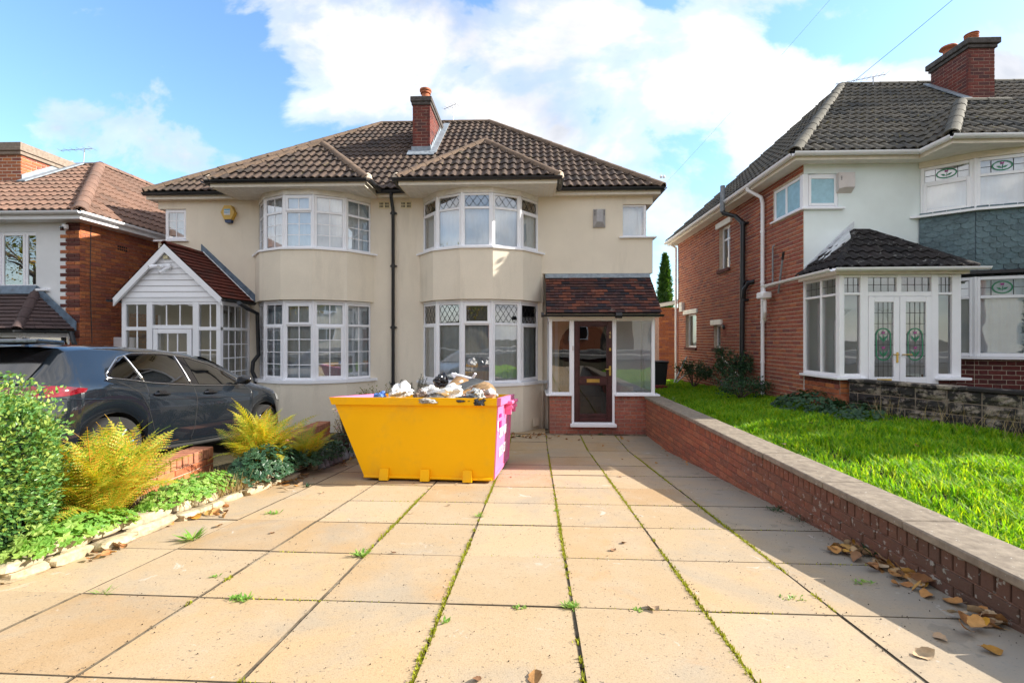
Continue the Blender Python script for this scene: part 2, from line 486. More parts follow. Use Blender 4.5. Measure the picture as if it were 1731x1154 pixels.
M_glass = pmat('window_glass', f_glass(.25, (.90, .94, .97)))
M_glass_clear = pmat('clear_glass', f_glass(.14, (.94, .97, .97)))
M_glass_door = pmat('dark_door_glass', f_glass(.07, (.35, .35, .36)))
M_glass_car = pmat('car_glass', f_glass(.22, (.10, .13, .14)))
M_frost = simple('frosted_blue_glass', (0.30, 0.52, 0.62), .25, .6, var=.12, scale=9)


def f_carpaint(t, b):
    P = objc(t)
    fl = t.ramp(t.noise(P, 900, 2, .5), [(.3, (0.004, 0.006, 0.009)), (.7, (0.011, 0.015, 0.021))])
    t.put(b.inputs['Base Color'], fl)
    b.inputs['Coat Weight'].default_value = 1.0
    b.inputs['Coat IOR'].default_value = 1.6
    b.inputs['Coat Roughness'].default_value = 0.02


M_carpaint = pmat('dark_metallic_paint', f_carpaint, .12, .4, .0)
M_chrome = simple('satin_chrome', (0.62, 0.62, 0.62), .22, .5, 1.0, var=.04)
M_alloy = simple('alloy', (0.55, 0.56, 0.58), .25, .5, 1.0, var=.05)
M_taillight = simple('red_lens', (0.16, 0.002, 0.008), .08, .6, var=.5, scale=9, coat=1.0)
M_clearlens = simple('clear_lens', (0.30, 0.32, 0.33), .1, .6, coat=1)
M_blackgloss = simple('gloss_black', (0.008, 0.008, 0.010), .1, .6, coat=.8)


def f_skip(col, dark):
    def f(t, b):
        P = objc(t)
        n = t.noise(P, 1.6, 4, .5)
        c = t.ramp(n, [(.3, tuple(x * .93 for x in col)), (.7, col)])
        sc_ = t.ramp(t.noise(P, 26, 5, .75), [(.69, 0.0), (.73, .5)])
        c = t.mix(sc_, c, dark)
        c = t.mix(t.ramp(t.noise(P, 2.3, 7, .7), [(.52, 0.0), (.74, .22)]), c, (0.30, 0.22, 0.10))
        mp = t.node('ShaderNodeMapping')
        t.l.new(P, mp.inputs[0])
        mp.inputs['Scale'].default_value = (3, 3, 26)
        mp.inputs['Rotation'].default_value = (.3, .2, .1)
        c = t.mix(t.ramp(t.noise(mp.outputs[0], 3.0, 4, .75), [(.70, 0.0), (.73, .35)]), c, dark)
        t.put(b.inputs['Base Color'], c)
        bump(t, b, t.noise(P, 5, 2, .5), .12, .02)
    return f


M_yellow = pmat('yellow_skip_paint', f_skip((0.98, 0.50, 0.0), (0.70, 0.36, 0.01)), .55, .2)
M_pink = pmat('pink_skip_paint', f_skip((0.80, 0.20, 0.40), (0.72, 0.30, 0.42)), .42, .4)
M_bagwhite = simple('white_bag', (0.74, 0.73, 0.71), .45, .5, var=.08, scale=10)
M_bagblack = simple('black_bag', (0.012, 0.013, 0.016), .18, .6, var=.2, scale=6)
M_card = simple('cardboard', (0.42, 0.25, 0.12), .85, .2, var=.15, scale=8)
M_board = simple('dark_board', (0.07, 0.075, 0.08), .6, .3, var=.2, scale=12)
M_wood = simple('brown_wood', (0.22, 0.08, 0.035), .6, .3, var=.3, scale=10)
M_wicker = simple('tan_weave', (0.55, 0.38, 0.22), .7, .3, var=.25, scale=30)
M_rubble = varied('plaster_rubble', [(0, (0.55, 0.52, 0.46)), (.5, (0.30, 0.26, 0.22)), (1, (0.70, 0.68, 0.64))], patch=.5, dirt=(0.10, 0.08, 0.06), dirtamt=.7, dscale=20)
M_bluewrap = simple('blue_wrap', (0.08, 0.18, 0.50), .4, .5, var=.3, scale=12)
M_bellY = simple('yellow_box', (0.62, 0.38, 0.05), .4, .5, var=.05)
M_bellB = simple('navy_plastic', (0.01, 0.03, 0.10), .35, .5)
M_bellG = simple('grey_box', (0.40, 0.39, 0.40), .45, .5, var=.12, scale=16)
M_bellW = simple('ivory_box', (0.62, 0.57, 0.55), .5, .4, var=.06)
M_sky_blue = simple('blue_sticker', (0.05, 0.35, 0.60), .5, .4)
M_vent = simple('buff_vent', (0.72, 0.64, 0.42), .6, .3)
M_white_text = simple('white_lettering', (0.78, 0.78, 0.78), .5, .4, var=.02)
M_gold_text = simple('brass_numeral', (0.45, 0.33, 0.16), .4, .5, .8)
M_log = simple('grey_log', (0.30, 0.31, 0.33), .85, .2, var=.3, scale=18, bmp=.8)
M_asphalt = simple('asphalt', (0.055, 0.055, 0.056), .9, .2, var=.25, scale=30, bmp=.6)
M_binblack = simple('black_bin', (0.03, 0.032, 0.035), .5, .4)
M_redcrate = simple('red_crate', (0.25, 0.03, 0.03), .5, .4)

# ---------------------------------------------------------------- mesh helpers
WLOC = {}


def wloc(o):
    return WLOC.get(o.name, Vector((0, 0, 0))) if o else Vector((0, 0, 0))


def frame(o, u, n=None):
    """x along u, y outward along n, z up, from point o"""
    u = Vector(u).normalized()
    z = Vector((0, 0, 1))
    if n is None:
        n = u.cross(z).normalized()
    n = Vector(n).normalized()
    m = Matrix.Identity(4)
    for i in range(3):
        m[i][0] = u[i]
        m[i][1] = n[i]
        m[i][2] = z[i]
        m[i][3] = Vector(o)[i]
    return m


def frame3(o, x, y, z):
    m = Matrix.Identity(4)
    for i in range(3):
        m[i][0] = x[i]
        m[i][1] = y[i]
        m[i][2] = z[i]
        m[i][3] = o[i]
    return m


class MB:
    def __init__(s, T=None):
        s.v = []
        s.f = []
        s.m = []
        s.T = T or Matrix.Identity(4)

    def add(s, vs, fs, mi=0, T=None):
        T = T or s.T
        n = len(s.v)
        flip = T.to_3x3().determinant() < 0
        s.v += [tuple(T @ Vector(p)) for p in vs]
        for f in fs:
            f = [i + n for i in f]
            if flip:
                f = f[::-1]
            s.f.append(f)
            s.m.append(mi)

    def box(s, x0, y0, z0, x1, y1, z1, mi=0, T=None):
        x0, x1 = min(x0, x1), max(x0, x1)
        y0, y1 = min(y0, y1), max(y0, y1)
        z0, z1 = min(z0, z1), max(z0, z1)
        vs = [(x0, y0, z0), (x1, y0, z0), (x1, y1, z0), (x0, y1, z0), (x0, y0, z1), (x1, y0, z1), (x1, y1, z1), (x0, y1, z1)]
        s.add(vs, [(0, 3, 2, 1), (4, 5, 6, 7), (0, 1, 5, 4), (1, 2, 6, 5), (2, 3, 7, 6), (3, 0, 4, 7)], mi, T)

    def cbox(s, x0, y0, z0, x1, y1, z1, c=0.006, mi=0):
        """box with chamfered edges all round, for plastic and timber sections"""
        x0, x1 = min(x0, x1), max(x0, x1)
        y0, y1 = min(y0, y1), max(y0, y1)
        z0, z1 = min(z0, z1), max(z0, z1)
        c = min(c, (x1 - x0) * .3, (y1 - y0) * .3, (z1 - z0) * .3)
        X = (x0, x1)
        Y = (y0, y1)
        Z = (z0, z1)
        vs = []
        idx = {}
        sg = (1, -1)
        for i in (0, 1):
            for j in (0, 1):
                for k in (0, 1):
                    for ax in range(3):
                        pnt = [X[i], Y[j], Z[k]]
                        for b_, ss in enumerate((i, j, k)):
                            if b_ != ax:
                                pnt[b_] += sg[ss] * c
                        idx[(i, j, k, ax)] = len(vs)
                        vs.append(tuple(pnt))
        fs = []
        for ax in range(3):
            o = [a for a in range(3) if a != ax]
            for sd_ in (0, 1):
                loop = []
                for a, b_ in ((0, 0), (1, 0), (1, 1), (0, 1)):
                    key = [0, 0, 0]
                    key[ax] = sd_
                    key[o[0]] = a
                    key[o[1]] = b_
                    loop.append(idx[(*key, ax)])
                if (sd_ == 0) != (ax == 1):
                    loop = loop[::-1]
                fs.append(loop)
        for ax in range(3):
            o = [a for a in range(3) if a != ax]
            for a in (0, 1):
                for b_ in (0, 1):
                    ids = []
                    for e in (0, 1):
                        key = [0, 0, 0]
                        key[ax] = e
                        key[o[0]] = a
                        key[o[1]] = b_
                        ids.append((idx[(*key, o[0])], idx[(*key, o[1])]))
                    q_ = [ids[0][0], ids[0][1], ids[1][1], ids[1][0]]
                    if (a ^ b_) != (ax == 1):
                        q_ = q_[::-1]
                    fs.append(q_)
        for i in (0, 1):
            for j in (0, 1):
                for k in (0, 1):
                    tri = [idx[(i, j, k, 0)], idx[(i, j, k, 1)], idx[(i, j, k, 2)]]
                    if (i + j + k) % 2 == 0:
                        tri = tri[::-1]
                    fs.append(tri)
        s.add(vs, fs, mi)

    def poly(s, pts, mi=0, T=None):
        s.add(pts, [tuple(range(len(pts)))], mi, T)

    def prism(s, pts, d, mi=0, T=None):
        """closed polygon pts (3d) pushed along vector d"""
        n = len(pts)
        d = Vector(d)
        a = [Vector(p_) for p_ in pts]
        vs = a + [p_ + d for p_ in a]
        fs = [tuple(range(n))[::-1], tuple(range(n, 2 * n))]
        for i in range(n):
            j = (i + 1) % n
            fs.append((i, j, n + j, n + i))
        s.add(vs, fs, mi, T)

    def tube(s, pts, r, n=8, mi=0, caps=True, T=None, rs=None):
        pts = [Vector(p_) for p_ in pts]
        vs = []
        up = None
        for i, p_ in enumerate(pts):
            if i == 0:
                t = pts[1] - pts[0]
            elif i == len(pts) - 1:
                t = pts[-1] - pts[-2]
            else:
                t = (pts[i + 1] - p_).normalized() + (p_ - pts[i - 1]).normalized()
            t.normalize()
            if up is None:
                up = Vector((0, 0, 1)) if abs(t.z) < .9 else Vector((0, 1, 0))
            a = t.cross(up).normalized()
            up = a.cross(t).normalized()
            rr = rs[i] if rs else r
            for k in range(n):
                an = 2 * PI * k / n
                vs.append(p_ + a * math.cos(an) * rr + up * math.sin(an) * rr)
        fs = []
        for i in range(len(pts) - 1):
            for k in range(n):
                k2 = (k + 1) % n
                fs.append((i * n + k, i * n + k2, (i + 1) * n + k2, (i + 1) * n + k))
        if caps:
            fs.append(tuple(range(n))[::-1])
            fs.append(tuple(range((len(pts) - 1) * n, len(pts) * n)))
        s.add(vs, fs, mi, T)

    def lathe(s, prof, o=(0, 0, 0), n=16, mi=0, ax='z', T=None):
        vs = []
        for (r, h) in prof:
            for k in range(n):
                a = 2 * PI * k / n
                c, d = r * math.cos(a), r * math.sin(a)
                pt = (c, d, h) if ax == 'z' else ((c, h, d) if ax == 'y' else (h, c, d))
                vs.append((pt[0] + o[0], pt[1] + o[1], pt[2] + o[2]))
        fs = []
        for i in range(len(prof) - 1):
            for k in range(n):
                k2 = (k + 1) % n
                fs.append((i * n + k, i * n + k2, (i + 1) * n + k2, (i + 1) * n + k))
        s.add(vs, fs, mi, T)

    def mesh(s, name, mats, smooth=False, off=None):
        me = bpy.data.meshes.new(name)
        v = s.v
        if off is not None and off.length > 0:
            v = [(a[0] - off.x, a[1] - off.y, a[2] - off.z) for a in v]
        me.from_pydata(v, [], s.f)
        if not isinstance(mats, (list, tuple)):
            mats = [mats]
        for m in mats:
            me.materials.append(m)
        if len(mats) > 1:
            me.polygons.foreach_set('material_index', s.m)
        if smooth:
            me.polygons.foreach_set('use_smooth', [True] * len(me.polygons))
            if smooth == 'auto':
                me.set_sharp_from_angle(angle=R(38))
        me.update()
        return me

    def build(s, name, mats, parent=None, smooth=False, local=False):
        off = None if (local or not parent) else wloc(parent)
        me = s.mesh(name, mats, smooth, off)
        o = bpy.data.objects.new(name, me)
        COL.objects.link(o)
        if parent:
            o.parent = parent
            WLOC[o.name] = wloc(parent)
        return o


def tag(o, label=None, cat=None, group=None, kind=None):
    if label:
        o['label'] = label
    if cat:
        o['category'] = cat
    if group:
        o['group'] = group
    if kind:
        o['kind'] = kind
    return o


def thing(name, label, cat, loc=(0, 0, 0), group=None, rot=None):
    o = bpy.data.objects.new(name, None)
    o.empty_display_size = .2
    COL.objects.link(o)
    o.location = loc
    if rot:
        o.rotation_euler = rot
    WLOC[o.name] = Vector(loc)
    return tag(o, label, cat, group)


def inst(name, me, Mw, parent=None, local=False):
    o = bpy.data.objects.new(name, me)
    COL.objects.link(o)
    if parent:
        o.parent = parent
        if not local:
            Mw = Matrix.Translation(-wloc(parent)) @ Mw
        WLOC[o.name] = wloc(parent)
    o.matrix_local = Mw
    return o


def unit_brick(mat, d=.05, proud=.0, cham=.06):
    mb = MB()
    c = .012
    x0, x1, z0, z1 = 0, 1, 0, 1
    cx, cz = .022, .075
    vs = [(0, -d, 0), (1, -d, 0), (1, -d, 1), (0, -d, 1), (0, -.004, 0), (1, -.004, 0), (1, -.004, 1), (0, -.004, 1),
          (cx, .002, cz), (1 - cx, .002, cz), (1 - cx, .002, 1 - cz), (cx, .002, 1 - cz)]
    fs = [(0, 1, 5, 4), (1, 2, 6, 5), (2, 3, 7, 6), (3, 0, 4, 7), (4, 5, 9, 8), (5, 6, 10, 9), (6, 7, 11, 10), (7, 4, 8, 11), (8, 9, 10, 11)]
    mb.add(vs, [f[::-1] for f in fs])
    return mb.mesh('brick', mat)


UB = {}
CAMP = Vector((0, 0, CAMZ))


def brickwork(parent, T, W_, H_, mat, holes=(), limit=300, course=.075, length=.225, joint=.010, bond=0, lo=None, hi=None, name='brick', proud=.0, soldier=False, x_off=0.0):
    """bricks laid on the plane of frame T (x along, y outward, z up), clipped round holes (x0,z0,x1,z1)"""
    key = mat.name
    if key not in UB:
        UB[key] = unit_brick(mat)
    me = UB[key]
    cells = []
    nrow = int(math.ceil(H_ / course))
    for r in range(nrow):
        z0 = r * course
        z1 = min(z0 + course, H_)
        if z1 - z0 < .02:
            continue
        zm = (z0 + z1) / 2
        if bond == 0:
            starts = -length / 2 if r % 2 else 0.0
            pat = [length]
        elif bond == 1:      # alternating headers and stretchers
            starts = -(length * .75) if r % 2 else 0.0
            pat = [length, length / 2]
        else:                # soldiers
            starts = 0.0
            pat = [.075]
        x = starts - x_off
        k = 0
        while x < W_:
            w = pat[k % len(pat)]
            k += 1
            a, b = max(x, 0), min(x + w, W_)
            x += w
            if b - a < .03:
                continue
            if lo is not None and z1 < lo((a + b) / 2) + .0:
                continue
            if hi is not None and z0 > hi((a + b) / 2) - .02:
                continue
            segs = [(a, b)]
            for (hx0, hz0, hx1, hz1) in holes:
                if zm > hz0 and zm < hz1:
                    ns = []
                    for (p_, q_) in segs:
                        if hx1 <= p_ or hx0 >= q_:
                            ns.append((p_, q_))
                        else:
                            if hx0 > p_:
                                ns.append((p_, hx0))
                            if hx1 < q_:
                                ns.append((hx1, q_))
                    segs = ns
            for (p_, q_) in segs:
                if q_ - p_ > .025:
                    zt = z1 if hi is None else min(z1, hi((a + b) / 2))
                    cells.append((p_, q_, z0, zt))
    def key_(c):
        w = T @ Vector(((c[0] + c[1]) / 2, 0, (c[2] + c[3]) / 2))
        return (w - CAMP).length
    cells.sort(key=key_)
    rest = cells[limit:]
    for (a, b, z0, z1) in cells[:limit]:
        jr = rnd.uniform(-.0015, .0025)
        M = T @ Matrix.Translation((a + joint / 2, proud + jr, z0 + joint / 2)) @ Matrix.Diagonal((b - a - joint, 1, z1 - z0 - joint, 1))
        inst(name, me, M, parent)
    if rest:
        mb = MB()
        bv = [tuple(v.co) for v in me.vertices]
        bf = [tuple(p_.vertices) for p_ in me.polygons]
        for (a, b, z0, z1) in rest:
            M = T @ Matrix.Translation((a + joint / 2, proud + rnd.uniform(-.0015, .0025), z0 + joint / 2)) @ Matrix.Diagonal((b - a - joint, 1, z1 - z0 - joint, 1))
            mb.add(bv, bf, 0, M)
        o = mb.build('distant_bricks', mat, parent)
        o['kind'] = 'stuff'
    return cells


def tile_mesh(kind, w, g, mat):
    mb = MB()
    L = g + .035
    if kind == 'roman':
        prof = []
        n = 12
        for i in range(n + 1):
            x = w * i / n
            ph = (i / n * 2) % 1.0
            h = 0.0
            if .34 < ph < 1.0:
                h = .030 * math.sin((ph - .34) / .66 * PI) ** .8
            prof.append((x, h))
        th = .020
    else:
        prof = [(0.002, 0), (w * .5, .001), (w - .002, 0)]
        th = .012
    base = th
    vs = []
    for (x, h) in prof:
        vs.append((x, 0, base + .018 + h))
    for (x, h) in prof:
        vs.append((x, L, base - .012 + h))
    for (x, h) in prof:
        vs.append((x, 0, base + .018 + h * .9 - th))
    n = len(prof)
    fs = []
    for i in range(n - 1):
        fs.append((i, i + 1, n + i + 1, n + i))
        fs.append((2 * n + i, 2 * n + i + 1, i + 1, i))
    vs2 = len(vs)
    vs += [(prof[0][0], L, 0), (prof[-1][0], L, 0)]
    fs.append((0, n, vs2, 2 * n))
    fs.append((n - 1, 3 * n - 1, vs2 + 1, 2 * n - 1))
    mb.add(vs, fs)
    return mb.mesh(kind + '_tile', mat)


TM = {}


def tiled_slope(roof, o, e, up, poly, mat, kind='roman', w=.33, g=.30, limit=300, name='roof_tile', base=True, baseobj=None):
    """tiles on the plane through o: x along e, s up the slope; poly is convex, counter-clockwise in (x, s)"""
    e = Vector(e).normalized()
    up = Vector(up).normalized()
    n = e.cross(up)
    T = frame3(Vector(o), e, up, n)
    k = (kind, w, g, mat.name)
    if k not in TM:
        TM[k] = tile_mesh(kind, w, g, mat)
    me = TM[k]
    edges = []
    for i in range(len(poly)):
        a = Vector((*poly[i], 0))
        b = Vector((*poly[(i + 1) % len(poly)], 0))
        d = (b - a).normalized()
        edges.append((a, Vector((d.y, -d.x, 0))))     # outward normal for ccw
    smax = max(p_[1] for p_ in poly)
    xmin = min(p_[0] for p_ in poly)
    xmax = max(p_[0] for p_ in poly)
    tiles = []
    nr = int(smax / g) + 1
    for r in range(nr):
        s0 = r * g
        off = (w / 2 if (r % 2 and kind != 'roman') else 0)
        x = xmin - off
        while x < xmax:
            corners = [Vector((x, s0, 0)), Vector((x + w, s0, 0)), Vector((x + w, s0 + g, 0)), Vector((x, s0 + g, 0))]
            outside = any(all((c - a).dot(nn) > -1e-4 for c in corners) for a, nn in edges)
            if not outside:
                cut = [(a, nn) for a, nn in edges if any((c - a).dot(nn) > .004 for c in corners)]
                c = T @ Vector((x + w / 2, s0 + g / 2, 0))
                tiles.append(((c - CAMP).length, x, s0, cut))
            x += w
    tiles.sort(key=lambda t_: t_[0])
    rest = MB()
    made = 0
    for (_, x, s0, cut) in tiles:
        jit = Matrix.Translation((rnd.uniform(-.002, .002), rnd.uniform(-.004, .004), rnd.uniform(0, .003))) @ Matrix.Rotation(rnd.uniform(-.006, .006), 4, 'Z')
        M = T @ Matrix.Translation((x, s0, 0)) @ jit
        m2 = me
        if cut:
            bm = bmesh.new()
            bm.from_mesh(me)
            for a, nn in cut:
                la = Vector((a.x - x, a.y - s0, 0))
                bmesh.ops.bisect_plane(bm, geom=bm.verts[:] + bm.edges[:] + bm.faces[:], plane_co=la, plane_no=nn, clear_outer=True)
            if len(bm.faces) < 2:
                bm.free()
                continue
            if made < limit:
                m2 = bpy.data.meshes.new('cut_tile')
                bm.to_mesh(m2)
                m2.materials.append(mat)
            else:
                bm.verts.index_update()
                rest.add([tuple(v.co) for v in bm.verts], [[v.index for v in f.verts] for f in bm.faces], 0, M)
            bm.free()
            if made >= limit:
                continue
        if made < limit:
            inst(name, m2, M, roof)
            made += 1
        else:
            rest.add([tuple(v.co) for v in me.vertices], [tuple(p_.vertices) for p_ in me.polygons], 0, M)
    if rest.v:
        ob = rest.build('distant_tiles', mat, roof)
        ob['kind'] = 'stuff'
    return made


def slope_between(roof, A, B, C, D, mat, **kw):
    """tile the quad/triangle A,B (eave, seen left to right from outside) then C (upper right), D (upper left or None)"""
    A, B, C = Vector(A), Vector(B), Vector(C)
    e = (B - A).normalized()
    nrm = e.cross(C - A).normalized()
    up = nrm.cross(e).normalized()
    pts = [A, B, C] + ([Vector(D)] if D is not None else [])
    poly = [((p_ - A).dot(e), (p_ - A).dot(up)) for p_ in pts]
    return tiled_slope(roof, A, e, up, poly, mat, **kw)


def ridge_line(roof, a, b, mat, r=.11, step=.40, name='ridge_tile', lift=.02):
    a, b = Vector(a), Vector(b)
    d = (b - a)
    L = d.length
    n = max(1, round(L / step))
    st = L / n
    d.normalize()
    side = d.cross(Vector((0, 0, 1))).normalized()
    up = side.cross(d).normalized()
    key = ('ridge', mat.name, round(st, 3), r)
    if key not in TM:
        mb = MB()
        k = 8
        vs = []
        for j, (y, rr) in enumerate([(0, r), (0, r * .86), (st * .985, r * .84), (st * .985, r * .97)]):
            pass
        prof = [PI * i / k for i in range(k + 1)]
        def ring(y, rr):
            return [(math.cos(t_) * rr, y, math.sin(t_) * rr * .92 - .03) for t_ in prof]
        rings = [ring(0, r * .80), ring(0, r), ring(st * .99, r * .95), ring(st * .99, r * .78)]
        for rg in rings:
            vs += rg
        fs = []
        m_ = k + 1
        for q_ in range(3):
            for i in range(k):
                fs.append((q_ * m_ + i, q_ * m_ + i + 1, (q_ + 1) * m_ + i + 1, (q_ + 1) * m_ + i))
        mb.add(vs, fs)
        TM[key] = mb.mesh('ridge_tile', mat, smooth='auto')
    me = TM[key]
    for i in range(n):
        p_ = a + d * (i * st) + up * (lift + rnd.uniform(-.004, .004))
        inst(name, me, frame3(p_, side, d, up), roof)


def gutter(mb, pts, r=.055, mi=0, brackets=True):
    """half-round gutter along level points"""
    k = 7
    for a, b in zip(pts[:-1], pts[1:]):
        a, b = Vector(a), Vector(b)
        d = (b - a).normalized()
        s_ = d.cross(Vector((0, 0, 1))).normalized()
        vs = []
        for p_ in (a, b):
            for rr in (r, r * .88):
                for i in range(k + 1):
                    t_ = PI + PI * i / k
                    vs.append(p_ + s_ * math.cos(t_) * rr + Vector((0, 0, math.sin(t_) * rr)))
        m_ = k + 1
        fs = []
        for i in range(k):
            fs.append((i, i + 1, 2 * m_ + i + 1, 2 * m_ + i))
            fs.append((m_ + i + 1, m_ + i, 3 * m_ + i, 3 * m_ + i + 1))
        for i in range(k):
            fs.append((i, m_ + i, m_ + i + 1, i + 1))
            fs.append((2 * m_ + i, 2 * m_ + i + 1, 3 * m_ + i + 1, 3 * m_ + i))
        fs.append((0, 2 * m_, 3 * m_, m_))
        fs.append((k, m_ + k, 3 * m_ + k, 2 * m_ + k))
        mb.add(vs, fs, mi)
        if brackets:
            n = int((b - a).length / .9) + 1
            for i in range(n):
                c = a + d * ((b - a).length * (i + .5) / n)
                vs = []
                for off in (-.012, .012):
                    for i2 in range(k + 1):
                        t_ = PI + PI * i2 / k
                        vs.append(c + d * off + s_ * math.cos(t_) * r * 1.1 + Vector((0, 0, math.sin(t_) * r * 1.1)))
                mb.add(vs, [(i2, i2 + 1, m_ + i2 + 1, m_ + i2) for i2 in range(k)], mi)


def bars(mb, T, x0, z0, x1, z1, wdt=.05, d0=-.04, d1=.02, mi=0, c=.006):
    """four mitre-less rails round an opening"""
    mb.T = T
    mb.cbox(x0, d0, z0, x0 + wdt, d1, z1, c, mi)
    mb.cbox(x1 - wdt, d0, z0, x1, d1, z1, c, mi)
    mb.cbox(x0 + wdt, d0, z0, x1 - wdt, d1 - .001, z0 + wdt, c, mi)
    mb.cbox(x0 + wdt, d0, z1 - wdt, x1 - wdt, d1 - .001, z1, c, mi)


def pane(parent, T, x0, z0, x1, z1, y=-.012, mat=None, name='pane'):
    mb = MB(T)
    mb.poly([(x0, y, z0), (x0, y, z1), (x1, y, z1), (x1, y, z0)])
    return mb.build(name, mat or M_glass, parent)


def lattice(parent, T, x0, z0, x1, z1, nx, y=-.008, wd=.009):
    """diamond leading"""
    mb = MB(T)
    w, h = x1 - x0, z1 - z0
    st = w / nx
    slope = h / st / (1.0 if nx < 4 else 1.0)
    hh = h
    ks = range(-3, nx + 4)
    for sg in (1, -1):
        for k in ks:
            # line: x = x0 + k*st + sg*t*st*1.0 over height
            xa = x0 + (k + .5) * st
            dxh = sg * st * 1.0
            t0, t1 = 0.0, 1.0
            # clip to [x0,x1]
            for bound, s_ in ((x0, 1), (x1, -1)):
                fa = s_ * (xa - bound)
                fb = s_ * (xa + dxh - bound)
                if fa < 0 and fb < 0:
                    t0, t1 = 1, 0
                elif fa < 0:
                    t0 = max(t0, fa / (fa - fb))
                elif fb < 0:
                    t1 = min(t1, fa / (fa - fb))
            if t1 - t0 > .03:
                p0 = (xa + dxh * t0, z0 + h * t0)
                p1 = (xa + dxh * t1, z0 + h * t1)
                d = Vector((p1[0] - p0[0], p1[1] - p0[1])).normalized()
                nx_, nz_ = -d.y * wd / 2, d.x * wd / 2
                mb.poly([(p0[0] - nx_, y, p0[1] - nz_), (p0[0] + nx_, y, p0[1] + nz_), (p1[0] + nx_, y, p1[1] + nz_), (p1[0] - nx_, y, p1[1] - nz_)])
    return mb.build('leading', M_leading, parent)


def grid_leads(mb, x0, z0, x1, z1, nx, nz, y=-.008, wd=.005):
    for i in range(1, nx):
        x = x0 + (x1 - x0) * i / nx
        mb.poly([(x - wd / 2, y, z0), (x - wd / 2, y, z1), (x + wd / 2, y, z1), (x + wd / 2, y, z0)])
    for i in range(1, nz):
        z = z0 + (z1 - z0) * i / nz
        mb.poly([(x0, y + .001, z - wd / 2), (x0, y + .001, z + wd / 2), (x1, y + .001, z + wd / 2), (x1, y + .001, z - wd / 2)])


def curtain(parent, pts, z0, z1, mat, amp=.018, freq=9.0, name='curtain', seed=0):
    """hanging cloth following a plan polyline, with folds"""
    rr = random.Random(seed)
    mb = MB()
    P = [Vector((*p_, 0)) for p_ in pts]
    samples = []
    ph = rr.uniform(0, 6)
    acc_ = 0
    for a, b in zip(P[:-1], P[1:]):
        L = (b - a).length
        n = max(2, int(L / .02))
        nr = (b - a).cross(Vector((0, 0, 1))).normalized()
        for i in range(n + (1 if b is P[-1] else 0)):
            s_ = L * i / n
            ph2 = (acc_ + s_) * 2 * PI * freq + ph + 1.6 * math.sin((acc_ + s_) * 7 + ph)
            samples.append(a + (b - a) * (i / n) + nr * amp * math.sin(ph2))
        acc_ += L
    n = len(samples)
    vs = [(p_.x, p_.y, z0) for p_ in samples] + [(p_.x, p_.y, z1) for p_ in samples]
    fs = [(i, i + 1, n + i + 1, n + i) for i in range(n - 1)]
    mb.add(vs, fs)
    return mb.build(name, mat, parent, smooth=True)

# ================================================================ THE GROUND
mb = MB()
nx_, ny_ = 60, 90
xs = [-400, -150, -60, -30] + [-16 + i * 0.8 for i in range(41)] + [20, 30, 60, 150, 400]
ys = [-400, -150, -60, -30, -16, -10] + [-6 + i * 0.5 for i in range(60)] + [26, 30, 40, 60, 120, 300, 900]
vs = []


def zground(x, y):
    w = min(1, max(0, (x - 2.45) / .02))
    g = zd(y) - .055
    if x > 2.45:
        g = zlawn(x, y) - .03
    elif x < -3.3:
        g = zcar(y) - .02
    if x < -8.6 and y > 0:
        g = g - min(.5, (-8.6 - x) * .3)
    if y > 16:
        g -= min(3, (y - 16) * .05)
    return g


for y in ys:
    for x in xs:
        vs.append((x, y, zground(x, y)))
fs = []
for j in range(len(ys) - 1):
    for i in range(len(xs) - 1):
        a = j * len(xs) + i
        fs.append((a, a + 1, a + 1 + len(xs), a + len(xs)))
mb.add(vs, fs)


def f_ground(t, b):
    P = objc(t)
    c = t.ramp(t.noise(P, 5, 6, .65), [(.3, (0.035, 0.03, 0.02)), (.5, (0.05, 0.045, 0.025)), (.7, (0.07, 0.055, 0.035))])
    t.put(b.inputs['Base Color'], c)
    bump(t, b, t.noise(P, 30, 5, .7), .8, .02)


M_ground = pmat('earth', f_ground, .95, .1)
tag(mb.build('ground', M_ground), kind='structure')

# the street behind the photographer and its pavement
mb = MB()
mb.box(-60, -14, 1.04, 60, -5.2, 1.075)
tag(mb.build('road', M_asphalt), kind='structure')
mb = MB()
mb.box(-60, -5.2, 1.0, 60, -3.2, 1.17)
mb.box(-60, -16, 1.0, 60, -14, 1.17)
tag(mb.build('pavement', M_concrete), kind='structure')

# ---------------------------------------------------------------- the slab paving of the drive
DA = R(1.03)
e2 = Vector((math.sin(DA), math.cos(DA), -0.0866)).normalized()
e1 = Vector((math.cos(DA), -math.sin(DA), 0.0866 * math.sin(DA))).normalized()
e3 = e1.cross(e2)
DO = Vector((0.183, 0, zd(0)))
TD = frame3(DO, e1, e2, e3)
drive = thing('slab_drive', 'buff concrete slab drive running down to the cream house', 'drive', (0, 0, 0))
del drive['category']
drive['kind'] = 'structure'
drive['label'] = 'buff square paving slabs with weedy joints in front of the cream house'


YK = 7.70
kx = DO + e2 * (YK / e2.y)
f2 = Vector((math.sin(DA), math.cos(DA), -.01)).normalized()
f1 = Vector((math.cos(DA), -math.sin(DA), 0))
TDF = frame3(kx, f1, f2, f1.cross(f2)) @ Matrix.Translation((0, -YK / e2.y, 0))


M_slabedge = simple('dirty_slab_edge', (.10, .08, .055), .95, .1, var=.6, scale=9)


